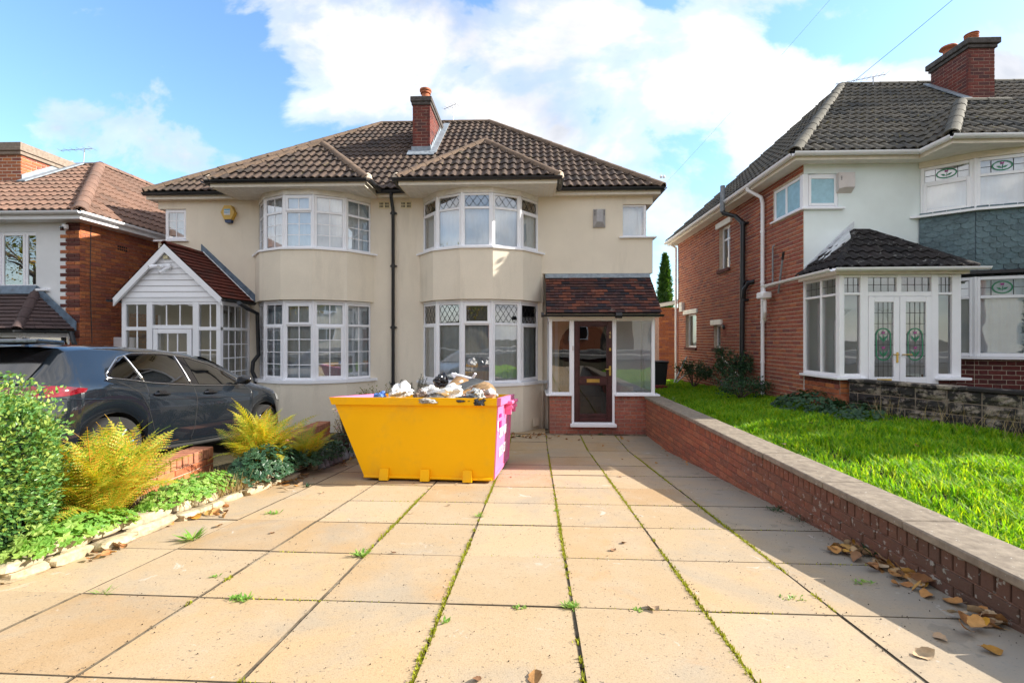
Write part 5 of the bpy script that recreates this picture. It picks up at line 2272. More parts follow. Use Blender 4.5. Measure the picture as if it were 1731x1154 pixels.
while y < ch[3] - .05:
    z = zr2(y)
    mb.prism([(ch[0] - .012, y, z - .05), (ch[0] - .012, y + .15, z + .08), (ch[0] - .012, y + .15, z + .20), (ch[0] - .012, y + .01, z + .12)], (.01, 0, 0))
    y += .16
mb.prism([(ch[0] - .17, ch[1] - .1, zr2(ch[1] - .1) + .08), (ch[0], ch[1] - .1, zr2(ch[1] - .1) + .08), (ch[0], ch[3], zr2(ch[3]) + .08), (ch[0] - .17, ch[3], zr2(ch[3]) + .08)], (0, -.005, .02))
mb.build('flashing', M_lead, rchim)

# two-storey bay
RR = 1.914
ryc = RYF + 1.914 * math.cos(R(50.6))
RANG = [R(a) for a in (-50.6, -30.3, -10.1, 10.1, 30.3, 50.6)]
rvert = [(bayx + RR * math.sin(a), ryc - RR * math.cos(a)) for a in RANG]


def tulip(parent, T, cx, cz, w, h, y, tall=False):
    """stained glass motif: green oval with a purple tulip"""
    g = MB(T)
    n = 24
    ring_o, ring_i = [], []
    for i in range(n):
        a = 2 * PI * i / n
        if tall:
            ex, ez_ = math.cos(a), math.sin(a)
            hh = h / 2 - w / 2
            px, pz = ex * w / 2, ez_ * w / 2 + (hh if ez_ > 0 else -hh)
            qx, qz = ex * (w / 2 - .018), ez_ * (w / 2 - .018) + (hh if ez_ > 0 else -hh)
        else:
            px, pz = math.cos(a) * w / 2, math.sin(a) * h / 2
            qx, qz = math.cos(a) * (w / 2 - .02), math.sin(a) * (h / 2 - .02)
        ring_o.append((cx + px, y, cz + pz))
        ring_i.append((cx + qx, y, cz + qz))
    for i in range(n):
        j = (i + 1) % n
        g.poly([ring_o[i], ring_o[j], ring_i[j], ring_i[i]])
    def leaf_(bx, bz, tx, tz, wd):
        d = Vector((tx - bx, tz - bz))
        nn = Vector((-d.y, d.x)).normalized() * wd
        m_ = Vector((bx, bz)) + d * .5
        g.poly([(bx, y, bz), (m_.x + nn.x, y, m_.y + nn.y), (tx, y, tz), (m_.x - nn.x, y, m_.y - nn.y)])
    p2 = MB(T)
    fl = [(cz + (h * .26 if not tall else h * .36), cz + (-h * .05 if not tall else h * .13))] + ([(cz - h * .10, cz - h * .33)] if tall else [])
    for (fz, lz) in fl:
        leaf_(cx, lz - .03, cx - w * .28, lz + .08 if tall else cz - h * .0, .016)
        leaf_(cx, lz - .03, cx + w * .28, lz + .08 if tall else cz + h * .02, .016)
        leaf_(cx, lz - .06, cx + .01, fz, .006)
        p2.poly([(cx - .025, y, fz + .02), (cx - .02, y, fz - .02), (cx + .02, y, fz - .02), (cx + .025, y, fz + .02), (cx, y, fz + .008)])
    go = g.build('green_glass_oval', M_green_glass, parent)
    p2.build('tulip_glass', M_purple_glass, parent)
    return go


def r_bay(z0, z1, zt, sill, lows, seed, faces=(0, 1, 2)):
    fo = bay_window(rh, bayx, z0, z1, zt, 'none', fr=.055, cillz=sill, lows=lows, R_=RR, yc=ryc, angs=RANG, vert=rvert, cw=.11, seed=seed, ctop=True, camp=.012)
    for k in faces:
        A = Vector((*rvert[k], 0))
        B = Vector((*rvert[k + 1], 0))
        u = B - A
        T = frame(A, u)
        if T.col[1].y > 0:
            T = frame(A, u, -T.col[1].xyz)
        w = u.length
        g = MB(T)
        a0, a1, c0, c1 = .075, w - .075, zt + .03, z1 - .06
        for xx in (a0 + (a1 - a0) * .24, a0 + (a1 - a0) * .76):
            g.box(xx - .004, -.004, c0, xx + .004, -.001, c1)
        zc_ = (c0 + c1) / 2
        g.box(a0, -.004, zc_ - .004, a0 + (a1 - a0) * .25, -.001, zc_ + .004)
        g.box(a0 + (a1 - a0) * .75, -.004, zc_ - .004, a1, -.001, zc_ + .004)
        g.build('leading', M_leading, fo)
        tulip(fo, T, w / 2, zc_, (a1 - a0) * .50, (c1 - c0) * .86, .0)
    return fo


r_bay(3.985, 4.80, 4.52, (3.945, 3.983), (0, 2), 21)
r_bay(1.60, 2.885, 2.555, (1.56, 1.598), (), 22)
mb = MB()
def rdrum(mb, r, z0, z1, th=.09):
    o = [(bayx + r * math.sin(a), ryc - r * math.cos(a)) for a in RANG]
    i_ = [(bayx + (r - th) * math.sin(a), ryc - (r - th) * math.cos(a)) for a in RANG]
    for k in range(5):
        mb.prism([(*o[k], z0), (*o[k + 1], z0), (*i_[k + 1], z0), (*i_[k], z0)], (0, 0, z1 - z0))
rdrum(mb, RR + .03, 4.802, REZ - .002, .08)
mb.build('head_board', M_fascia, rh)
mb = MB()
rdrum(mb, RR + .02, 2.985, 3.94, .15)
apron = mb.build('bay_apron', M_leadblue, rh)
mb = MB()
rdrum(mb, RR + .05, 2.93, 2.983, .15)
mb.build('bay_skirt', M_black, rh)
# fish-scale slates
def scale_mesh(w, h):
    mb = MB()
    c = w * .24
    pts = [(-w / 2, h), (-w / 2, c * .9), (-w * .36, c * .35), (-w * .20, 0.0), (w * .20, 0.0), (w * .36, c * .35), (w / 2, c * .9), (w / 2, h)]
    top = [(x, .016 - .014 * z / h, z) for x, z in pts]
    bot = [(x, .006 - .006 * z / h, z) for x, z in pts]
    n = len(pts)
    mb.add(top + bot, [tuple(range(n))[::-1]] + [(i, (i + 1) % n, n + (i + 1) % n, n + i) for i in range(n)])
    return mb.mesh('slate_scale', M_slate)
sw, gh = .165, .088
sm = scale_mesh(sw - .004, gh + .085)
for k in range(4):
    A = Vector((bayx + (RR + .021) * math.sin(RANG[k]), ryc - (RR + .021) * math.cos(RANG[k]), 0))
    B = Vector((bayx + (RR + .021) * math.sin(RANG[k + 1]), ryc - (RR + .021) * math.cos(RANG[k + 1]), 0))
    u = B - A
    L = u.length
    T = frame(A, u)
    if T.col[1].y > 0:
        T = frame(A, u, -T.col[1].xyz)
    nn = round(L / sw)
    for r in range(11):
        for i in range(nn + (1 if r % 2 else 0)):
            x = L / nn * (i + (.5 if r % 2 == 0 else 0))
            sx = 1.0
            if r % 2 and i in (0, nn):
                sx = .5
                x = L / nn * .25 if i == 0 else L - L / nn * .25
            M = T @ Matrix.Translation((x, .004, 2.975 + r * gh + rnd.uniform(-.003, .003))) @ Matrix.Rotation(rnd.uniform(-.03, .03), 4, 'Y') @ Matrix.Diagonal((sx, 1, 1, 1))
            inst('slate_scale', sm, M, apron)
# brick foot of the bay
mb = MB()
rdrum(mb, RR - .03, .4, 1.555, .12)
foot = mb.build('bay_foot', M_mortar_pale, rh)
M_bayfoot = varied('purple_red_brick', [(0, (0.13, 0.035, 0.035)), (.5, (0.17, 0.045, 0.04)), (1, (0.10, 0.035, 0.035))], dirtamt=.2)
for k in range(4):
    r_ = RR - .022
    A = Vector((bayx + r_ * math.sin(RANG[k]), ryc - r_ * math.cos(RANG[k]), .78))
    B = Vector((bayx + r_ * math.sin(RANG[k + 1]), ryc - r_ * math.cos(RANG[k + 1]), .78))
    T = frame(A, B - A)
    if T.col[1].y > 0:
        T = frame(A, B - A, -T.col[1].xyz)
    brickwork(foot, T, (B - A).length, .775, M_bayfoot, limit=70, bond=1 if k else 0)

# ---------------------------------------------------------------- its hip-roofed porch
px0, px1, py = RX, 6.52, 7.28
pz0, pz1 = 1.30, 2.86
ztp = 2.57
T_ = frame((0, py, 0), (1, 0, 0), (0, -1, 0))
U = lambda u: xat(u, py)
mb = MB(T_)
postx = [(px0, U(1426)), (U(1454), U(1467)), (U(1522), U(1525)), (U(1574), U(1586)), (U(1609), px1 + .04)]
for (a, b) in postx:
    if b - a > .05:
        mb.cbox(a, -.09, pz0 if a < U(1450) or a > U(1600) else 1.0, b, .01, pz1)
mb.cbox(px0, -.09, pz1 + .001, px1 + .04, .012, pz1 + .05)
mb.cbox(U(1467), -.08, ztp - .04, U(1574), .005, ztp + .03)
mb.cbox(U(1426), -.08, ztp - .02, U(1454), .004, ztp + .02)
mb.cbox(U(1586), -.08, ztp - .02, U(1609), .004, ztp + .02)
mb.cbox(U(1516), -.08, ztp + .03, U(1524), .004, pz1)
for a, b in ((U(1426), U(1454)), (U(1586), U(1609))):
    mb.cbox(a, -.08, pz0, b, .003, pz0 + .05)
    mb.cbox(a, -.08, pz1 - .04, b, .003, pz1)
mb.cbox(U(1467), -.08, pz1 - .04, U(1516), .003, pz1)
mb.cbox(U(1524), -.08, pz1 - .04, U(1574), .003, pz1)
Sd = frame((px0, RYF, 0), (0, -1, 0), (-1, 0, 0))
sl = RYF - py
mb.T = Sd
mb.cbox(.0, -.08, pz0, .06, .0, pz1 + .05)
mb.cbox(sl * .49, -.08, pz0 + .05, sl * .49 + .045, -.001, pz1 - .04)
mb.cbox(sl - .09, -.08, pz0, sl, .001, pz1 + .05)
mb.cbox(.06, -.08, pz0, sl - .09, -.001, pz0 + .05)
mb.cbox(.06, -.08, pz1 - .04, sl - .09, -.001, pz1 + .05)
mb.cbox(.06, -.08, ztp - .02, sl * .49, -.001, ztp + .02)
mb.cbox(sl * .49 + .045, -.08, ztp - .02, sl - .09, -.001, ztp + .02)
rpf = mb.build('porch_frame', M_upvc, rh)


def leaded(parent, T, x0, z0, x1, z1, nx, nz, y=-.03, mat=None, pl=M_leading):
    pane(parent, T, x0, z0, x1, z1, y, mat or M_glass_clear)
    g = MB(T)
    grid_leads(g, x0, z0, x1, z1, nx, nz, y + .004, .007)
    g.build('leading', pl, parent)


leaded(rpf, T_, U(1426), ztp + .02, U(1454), pz1 - .04, 3, 2)
leaded(rpf, T_, U(1467), ztp + .03, U(1516), pz1 - .04, 4, 2)
leaded(rpf, T_, U(1524), ztp + .03, U(1574), pz1 - .04, 4, 2)
leaded(rpf, T_, U(1586), ztp + .02, U(1609), pz1 - .04, 3, 2)
pane(rpf, T_, U(1426), pz0 + .05, U(1454), ztp - .02, -.03, M_glass_clear)
pane(rpf, T_, U(1586), pz0 + .05, U(1609), ztp - .02, -.03, M_glass_clear)
leaded(rpf, Sd, .06, ztp + .02, sl * .49, pz1 - .04, 3, 2)
leaded(rpf, Sd, sl * .49 + .045, ztp + .02, sl - .09, pz1 - .04, 3, 2)
pane(rpf, Sd, .06, pz0 + .05, sl * .49, ztp - .02, -.03, M_glass_clear)
pane(rpf, Sd, sl * .49 + .045, pz0 + .05, sl - .09, ztp - .02, -.03, M_glass_clear)
for k, (a, b) in enumerate(((U(1467.5), U(1519.5)), (U(1520.5), U(1574)))):
    mb = MB(T_)
    bars(mb, T_, a, .98, b, ztp - .045, .085, -.05, .018)
    mb.cbox(a + .085, -.05, 1.065, b - .085, .014, 1.30)
    dr = mb.build('porch_door', M_upvc, rh)
    leaded(dr, T_, a + .085, 1.30, b - .085, ztp - .13, 4, 7, -.01)
    tulip(dr, T_, (a + b) / 2, 1.80, .235, .50, .0, tall=True)
    mb = MB(T_)
    if k == 0:
        mb.cbox(b - .055, .018, 1.52, b - .025, .03, 1.68, .003)
        mb.tube([(b - .04, .02, 1.645), (b - .04, .055, 1.645), (b - .13, .06, 1.645)], .009, 8)
        mb.cbox(a + .12, .014, 1.20, b - .12, .022, 1.275, .004)
    else:
        mb.tube([(a + .03, .02, 1.645), (a + .03, .055, 1.645), (a + .14, .06, 1.645)], .009, 8)
    mb.build('handle', M_brass, dr)
mb = MB()
mb.cbox(px0 - .07, py - .07, pz0 - .04, U(1462), py + .05, pz0 - .002)
mb.cbox(px0 - .07, py + .05, pz0 - .04, px0 + .05, RYF, pz0 - .002)
mb.cbox(U(1580), py - .10, pz0 - .04, px1 + .12, py + .05, pz0 - .002)
mb.build('porch_sill', M_upvc, rh)
mb = MB()
mb.box(px0 + .03, py + .03, .5, px0 + .15, RYF, pz0 - .045)
mb.box(px0 + .15, py + .03, .5, U(1462), py + .15, pz0 - .045)
mb.box(U(1582), py + .03, .5, px1, py + .15, pz0 - .045)
mb.box(px1 - .12, py + .15, .5, px1, RYF, pz0 - .045)
rpp = mb.build('porch_plinth', M_mortar, rh)
brickwork(rpp, frame((px0 + .022, RYF, .58), (0, -1, 0), (-1, 0, 0)), RYF - py - .03, .60, M_leftbrick, limit=60)
brickwork(rpp, frame((px0 + .022, RYF, 1.175), (0, -1, 0), (-1, 0, 0)), RYF - py - .03, .08, M_darkquoin, limit=60, bond=2, course=.08)
brickwork(rpp, frame((px0 + .03, py + .022, .60), (1, 0, 0), (0, -1, 0)), U(1462) - px0, .65, M_leftbrick, limit=40)
brickwork(rpp, frame((U(1582), py + .022, .60), (1, 0, 0), (0, -1, 0)), px1 - U(1582), .65, M_bayfoot, limit=40)
# porch side towards the bay, inner wall with arch and inner door, roof lining
mb = MB()
mb.box(px1 - .04, py + .05, pz0, px1 + .01, RYF, pz1 + .05)
mb.build('porch_side', M_upvc, rh)
mb = MB()
n = 10
ac, aw, azz = 5.80, .44, 2.0
mb.prism([(ac - aw, RYF - .006, 1.0)] + [(ac - aw * math.cos(PI * i / n), RYF - .006, azz + .45 * math.sin(PI * i / n)) for i in range(n + 1)] + [(ac + aw, RYF - .006, 1.0)], (0, .02, 0))
mb.build('arch_back', M_curtain_grey, rh)
mb = MB()
mb.cbox(5.0, RYF - .05, 1.0, 5.12, RYF - .005, 2.5)
mb.cbox(ac - aw - .09, RYF - .05, 1.0, ac - aw, RYF - .008, 2.2)
mb.cbox(ac + .06, RYF - .05, 1.0, ac + .14, RYF - .008, 2.4)
mb.build('inner_trim', M_upvc, rh)
mb = MB()
mb.box(px0, py, .9, px1, RYF, 1.0)
mb.build('porch_floor', M_terra, rh)
# roof of the porch
e0 = (px0 - .12, py - .14, 2.95)
e1_ = (px1 + .16, py - .14, 2.95)
t0 = (5.60, RYF - .02, 3.72)
t1 = (5.86, RYF - .02, 3.72)
w0 = (px0 - .12, RYF - .0, 2.95)
w1 = (px1 + .16, RYF - .0, 2.95)
mb = MB()
mb.poly([e0, e1_, t1, t0])
mb.poly([w0, e0, t0])
mb.poly([e1_, w1, t1])
mb.poly([(px0, py, 2.93), (px1, py, 2.93), (px1, RYF, 2.93), (px0, RYF, 2.93)])
rpr = mb.build('porch_roof', M_dark, rh)
slope_between(rpr, e0, e1_, t1, t0, M_porchtile_r, limit=70, g=.23)
slope_between(rpr, w0, e0, t0, None, M_porchtile_r, limit=20, g=.23)
slope_between(rpr, e1_, w1, t1, None, M_porchtile_r, limit=20, g=.23)
ridge_line(rpr, e1_, t1, M_porchtile_r, .07, .28)
ridge_line(rpr, e0, t0, M_porchtile_r, .06, .28)
ridge_line(rpr, t0, t1, M_porchtile_r, .07, .28)
mb = MB()
mb.prism([(w0[0] + .1, RYF - .035, 3.03), (t0[0], RYF - .035, 3.80), (t0[0], RYF - .035, 3.90), (w0[0] + .14, RYF - .035, 3.13)], (0, .03, 0))
mb.prism([(w0[0] + .16, RYF - .05, 3.06), (t0[0] - .1, RYF - .05, 3.72), (t0[0] - .34, RYF - .45, 3.52), (w0[0] + .16, RYF - .34, 3.07)], (0, -.003, .035))
mb.build('flashing', simple('white_flashing', (.55, .58, .62), .5, .4, var=.2, scale=10), rh)
mb = MB()
mb.box(px0 - .06, py - .08, 2.862, px1 + .10, py - .06, 2.94)
mb.box(px0 - .06, py - .06, 2.862, px1 + .10, py - .0, 2.875)
mb.box(px0 - .08, py - .06, 2.862, px0 - .06, RYF, 2.94)
mb.build('fascia', M_fascia, rh)
mb = MB()
gutter(mb, [(px0 - .20, RYF + .98, 2.92), (px0 - .20, py - .14, 2.94)], .048)
gutter(mb, [(px0 - .20, py - .19, 2.94), (px1 + .28, py - .19, 2.95)], .048)
mb.build('gutter', M_upvc, rh)

# pipes on the side wall
def ypos(u):
    return yside(u)
mb = MB()
yy = ypos(1293) - .05
X0 = RX - .07
mb.tube([(RX - .31, yy + .12, 4.98), (RX - .31, yy + .12, 4.90), (RX - .10, yy, 4.72), (X0, yy, 4.6), (X0, yy, .75)], .036, 4 * 3)
for z in (4.0, 3.0, 2.2, 1.4):
    mb.tube([(X0, yy, z), (X0, yy, z + .05)], .043, 12)
mb.build('downpipe', M_upvc, rh, smooth='auto')
mb = MB()
mb.tube([(RX - .20, RYF + .94, 2.90), (RX - .20, RYF + .94, 2.78)], .035, 10)
mb.cbox(RX - .29, RYF + .82, 2.66, RX - .10, RYF + 1.06, 2.79, .02)
mb.tube([(RX - .18, RYF + .94, 2.68), (RX - .18, RYF + .94, 2.42), (RX - .13, RYF + 1.06, 2.30), (RX - .08, RYF + 1.12, 2.26)], .034, 10)
mb.build('hopper', M_upvc, rh, smooth='auto')
mb = MB()
ys_ = ypos(1263)
X1 = RX - .09
mb.tube([(X1 - .02, ys_ + .02, .7), (X1, ys_, 4.35), (X1, ys_, 4.42)], .052, 12)
mb.tube([(X1, ys_, 4.40), (X1 - .05, ys_ + .25, 4.62), (X1 - .25, ys_ + .38, 4.72), (X1 - .27, ys_ + .40, 4.78)], .050, 12)
for z in (1.5, 2.7, 3.1, 4.36):
    mb.tube([(X1, ys_, z), (X1, ys_, z + .07)], .063, 12)
    mb.box(X1, ys_ - .09, z + .01, RX, ys_ + .09, z + .05)
mb.tube([(X1, ys_, 2.72), (X1 - .02, ys_ - .10, 2.95), (X1 + .02, ys_ - .22, 3.08), (RX + .01, ys_ - .32, 3.10)], .045, 12)
mb.build('soil_pipe', M_black, rh, smooth='auto')
mb = MB()
mb.tube([(X1 - .27, ys_ + .40, 4.76), (X1 - .27, ys_ + .40, 5.35)], .052, 12)
mb.build('soil_vent', M_pipegrey, rh, smooth='auto')
mb = MB()
mb.tube([(RX - .03, RYF + .86, 3.68), (RX - .06, RYF + .88, 3.66), (RX - .06, RYF + .88, 2.92)], .016, 8)
mb.tube([(RX - .12, RYF + .42, 3.35), (RX - .05, RYF + .70, 2.75)], .018, 8)
mb.build('overflow_pipe', M_pipegrey, rh)
mb = MB()
mb.tube([(RX - .135, RYF + .36, 3.46), (RX - .118, RYF + .43, 3.33)], .022, 8)
mb.build('pipe_end', M_black, rh)
mb = MB()
yy = RYB - .02
mb.tube([(RX - .31, yy + .1, 4.98), (RX - .07, yy - .0, 4.78), (RX - .07, yy - .0, .55)], .036, 10)
mb.build('downpipe', M_upvc, rh, smooth='auto')
mb = MB()
a_ = at(1222, 604, yside(1222))
b_ = at(1259, 640, yside(1259))
mb.tube([(RX - .03, a_.y, a_.z), (RX - .05, b_.y, b_.z)], .022, 8)
mb.build('waste_pipe', M_upvc_old, rh)
mb = MB()
c_ = at(1225, 556, yside(1225))
mb.box(RX - .012, c_.y - .10, c_.z - .16, RX + .0, c_.y + .10, c_.z + .14)
mb.build('vent_plate', M_redbrick, rh)
mb = MB()
mb.lathe([(0, -.05), (.05, -.04), (.06, 0)], (RX - .02, c_.y + .0, c_.z + .05), 10, ax='x')
mb.build('flue', M_black, rh)
mb = MB()
c_ = at(1155, 519, yside(1155))
mb.cbox(RX - .09, c_.y - .12, c_.z - .14, RX, c_.y + .12, c_.z + .14)
mb.build('wall_box', M_upvc_old, rh)
# alarm box on the pale render
c_ = at(1433, 307, RYF - .1)
al3 = thing('alarm_box', 'ivory alarm box on the pale render between corner window and bay', 'alarm box', (c_.x, RYF, c_.z))
mb = MB()
w_, h_ = .125, .17
mb.add([(-w_, 0, -h_), (w_, 0, -h_), (w_, 0, h_), (-w_, 0, h_), (-w_, -.07, -.11), (w_, -.07, -.11), (w_, -.07, h_), (-w_, -.07, h_),
        (-.05, -.10, -.09), (w_, -.10, -.09), (w_, -.10, h_ - .01), (-.05, -.10, h_ - .01)],
       [(0, 1, 5, 4), (1, 2, 6, 5), (2, 3, 7, 6), (3, 0, 4, 7), (4, 5, 9, 8), (5, 6, 10, 9), (6, 7, 11, 10), (7, 4, 8, 11), (8, 9, 10, 11)])
mb.build('case', M_bellW, al3, local=True)
mb = MB()
for i in range(3):
    mb.box(-.10, -.088, .09 - i * .025, -.06, -.080, .10 - i * .025)
mb.build('louvre', M_dark, al3, local=True)

am = at(1476, 156, hy - .1)
aerial(am, at(1476, 130, hy - .1), (-1.1, .1, -.16), 10, 'long television aerial on the right hand dark ridge', 2)

# ================================================================ THE LEFT HOUSE
LX, LY = -8.75, 8.77
lh = thing('brick_house', 'orange brick and white render house with pinkish brown roof behind the parked car', 'house', (LX, LY, 0))
lez = 4.16
mb = MB()
mb.box(-18, LY, -.5, -11.02, LY + .2, lez)
mb.box(-11.02, LY, -.5, -9.64, LY + .2, 2.92)
mb.box(-11.02, LY, 3.98, -9.64, LY + .2, lez)
mb.box(-9.64, LY, -.5, -9.02, LY + .2, lez)
lw = mb.build('wall', M_whiter, lh)
mb = MB()
mb.box(-9.02, LY + .001, -.5, LX - .008, LY + .2, lez)
mb.box(LX - .2, LY + .2, -.5, LX - .008, 17.0, lez)
mb.box(-9.07, LY + .004, -.5, -9.02, LY + .2, 2.4)
lb = mb.build('side_wall', M_mortar_pink, lh)
brickwork(lb, frame((LX, LY, .2), (0, 1, 0), (1, 0, 0)), 8.2, lez - .2, M_leftbrick, limit=300)
# quoins: every other course longer on the front
for r in range(int((lez - 1.6) / .075)):
    z = 1.6 + r * .075
    long_ = r % 2 == 0
    x0 = LX - (.40 if long_ else .29)
    key = 'q'
    if M_darkquoin.name not in UB:
        UB[M_darkquoin.name] = unit_brick(M_darkquoin)
    for (a, b) in ((x0, x0 + .19), (x0 + .19, LX)) if long_ else ((x0, LX - .10), (LX - .10, LX)):
        me_ = UB[M_darkquoin.name] if (r % 4 < 2) else UB[M_leftbrick.name]
        inst('brick', me_, frame((0, LY, z), (1, 0, 0), (0, -1, 0)) @ Matrix.Translation((a + .005, .008, .005)) @ Matrix.Diagonal((b - a - .01, 1, .065, 1)), lb)
T_ = frame((0, LY + .03, 0), (1, 0, 0), (0, -1, 0))
wx0, wx1 = xat(6, LY), xat(79, LY)
wz0, wz1 = at(40, 488, LY).z, at(40, 391, LY).z
mb = MB()
o, rr_ = rect_window(lh, T_, wx0 - .6, wz0, wx1, wz1, .055, mull=(wx0 - .05, (wx0 + wx1) / 2), sash=True, back=M_dark, backy=-.25)
mb = MB()
mb.cbox(wx0 - .7, LY - .06, wz0 - .05, wx1 + .07, LY + .05, wz0 - .002)
mb.build('sill', M_upvc, lh)
mb = MB()
mb.box(-18, LY - .25, lez, -8.5, LY + .2, lez + .015)
mb.box(LX - .1, LY + .2, lez, -8.5, 17.2, lez + .015)
mb.box(-18, LY - .27, lez - .0, -8.48, LY - .25, lez + .14)
mb.box(-8.50, LY - .25, lez - .0, -8.48, 17.2, lez + .14)
mb.build('fascia', M_upvc, lh)
mb = MB()
gutter(mb, [(-18, LY - .33, lez + .13), (-8.42, LY - .33, lez + .13)], .055)
gutter(mb, [(-8.42, LY - .35, lez + .13), (-8.42, 17.2, lez + .13)], .055)
mb.build('gutter', M_upvc, lh)
E0 = (-8.46, LY - .30, lez + .14)
Rg = (-11.05, 11.6, at(155, 280, 11.6).z)
mb = MB()
P1 = (-18, E0[1], E0[2])
P2 = (-18, 11.6, Rg[2])
ebk = (-8.46, 17.3, E0[2])
rbk = (-11.05, 14.3, Rg[2])
mb.poly([P1, E0, Rg, P2])
mb.poly([E0, ebk, rbk, Rg])
lroof = mb.build('roof', M_dark, lh)
slope_between(lroof, P1, E0, Rg, P2, M_orangetile, limit=190)
slope_between(lroof, E0, ebk, rbk, Rg, M_orangetile, limit=110)
ridge_line(lroof, E0, Rg, M_orangetile, .12, .42)
ridge_line(lroof, Rg, P2, M_ridge, .09, .42)
ridge_line(lroof, Rg, rbk, M_orangetile, .12, .42)
# chimney in the left corner
lc = at(36, 300, 10.2)
mb = MB()
mb.box(lc.x - .9, 10.2, 4.8, lc.x - .01, 11.6, at(36, 262, 10.2).z)
lch = mb.build('chimney', M_mortar_pale, lh)
ctz = at(36, 262, 10.2).z
brickwork(lch, frame((lc.x - .9, 10.2, 5.2), (1, 0, 0), (0, -1, 0)), .9, ctz - 5.2, M_leftbrick, limit=60)
brickwork(lch, frame((lc.x - .002, 10.2, 5.2), (0, 1, 0), (1, 0, 0)), 1.4, ctz - 5.2, M_leftbrick, limit=60)
mb = MB()
mb.cbox(lc.x - .95, 10.15, ctz, lc.x + .04, 11.65, ctz + .08)
mb.cbox(lc.x - .98, 10.12, ctz + .081, lc.x + .07, 11.68, ctz + .16)
mb.cbox(lc.x - .95, 10.15, ctz + .161, lc.x + .04, 11.65, ctz + .28)
mb.build('chimney_cap', M_mortar, lch)
mb = MB()
pl_ = (Rg[2] - E0[2]) / (Rg[1] - E0[1])
zl = lambda y: E0[2] + pl_ * (y - E0[1])
mb.prism([(lc.x, 10.1, zl(10.1) + .07), (lc.x + .2, 10.1, zl(10.1) + .07), (lc.x + .2, 11.5, zl(11.5) + .07), (lc.x, 11.5, zl(11.5) + .07)], (0, 0, .03))
mb.prism([(lc.x + .004, 10.2, zl(10.2)), (lc.x + .004, 11.4, zl(11.4)), (lc.x + .004, 11.4, zl(11.4) + .2), (lc.x + .004, 10.2, zl(10.2) + .2)], (.01, 0, 0))
mb.build('flashing', M_lead, lch)
# lean-to roof over the ground floor bay
q1 = at(28, 556, 8.05)
q2 = Vector((LX - .05, LY - .05, q1.z))
q0 = Vector((q1.x - 3, 8.05, q1.z))
tz = at(50, 494, LY).z
t1_ = Vector((xat(62, LY), LY - .01, tz))
t0_ = Vector((t1_.x - 3, LY - .01, tz))
mb = MB()
mb.poly([q0, q1, t1_, t0_])
mb.poly([q1, q2, t1_])
br2 = mb.build('bay_roof', M_dark, lh)
slope_between(br2, q0, q1, t1_, t0_, M_plumtile, kind='plain', w=.24, g=.10, limit=60, name='plum_tile')
slope_between(br2, q1, q2, t1_, None, M_plumtile, kind='plain', w=.24, g=.10, limit=60, name='plum_tile')
ridge_line(br2, q1, t1_, M_plumtile, .085, .30)
mb = MB()
mb.prism([(t1_.x - .3, LY - .04, tz + .12), (t1_.x + .05, LY - .04, tz + .12), (q2.x + .03, LY - .07, q2.z + .16), (q2.x + .03, LY - .07, q2.z - .02), (t1_.x + .0, LY - .04, tz - .03)], (0, .02, 0))
mb.prism([(t1_.x - 3, LY - .04, tz - .04), (t1_.x, LY - .12, tz - .04), (t1_.x + .05, LY - .04, tz + .12), (t1_.x - 3, LY - .04, tz + .12)], (0, .01, .01))
mb.build('flashing', M_leadblue, lh)
mb = MB()
gutter(mb, [q0 + Vector((0, -.04, -.02)), q1 + Vector((0.02, -.04, -.02))], .05)
gutter(mb, [q1 + Vector((0, -.04, -.02)), q2 + Vector((.03, -.04, -.02))], .05)
mb.tube([(q2.x + .02, q2.y - .1, q1.z - .05), (q2.x + .10, q2.y - .12, q1.z - .25), (q2.x + .13, q2.y - .10, q1.z - .35), (q2.x + .13, q2.y - .10, .2)], .04, 10)
mb.build('gutter', M_black, lh)
# glazed bay under it
dd = (q2 - q1)
dd.z = 0
L_ = dd.length
Tb = frame(Vector((q1.x - .10, q1.y + .18, 0)), dd)
if Tb.col[1].y > 0:
    Tb = frame(Vector((q1.x - .10, q1.y + .18, 0)), dd, -Tb.col[1].xyz)
rect_window(lh, Tb, 0, .9, L_ * .9, q1.z - .06, .06, mull=(), trans=(q1.z - .45,), sash=True, back=M_dark, backy=-.12)
Tb2 = frame(Vector((q1.x - 2.6, q1.y + .18, 0)), (1, 0, 0), (0, -1, 0))
rect_window(lh, Tb2, 0, .9, 2.5, q1.z - .06, .06, mull=(.8, 1.65), trans=(q1.z - .45,), sash=True, back=M_dark, backy=-.12)
mb = MB()
mb.box(q1.x - 2.6, q1.y + .2, -.3, q1.x - .1, q1.y + .34, .9)
mb.prism([(q1.x - .1, q1.y + .2, -.3), (q2.x - .1, q2.y, -.3), (q2.x - .3, q2.y, -.3), (q1.x - .3, q1.y + .35, -.3)], (0, 0, 1.2))
mb.build('bay_wall', M_whiter, lh)
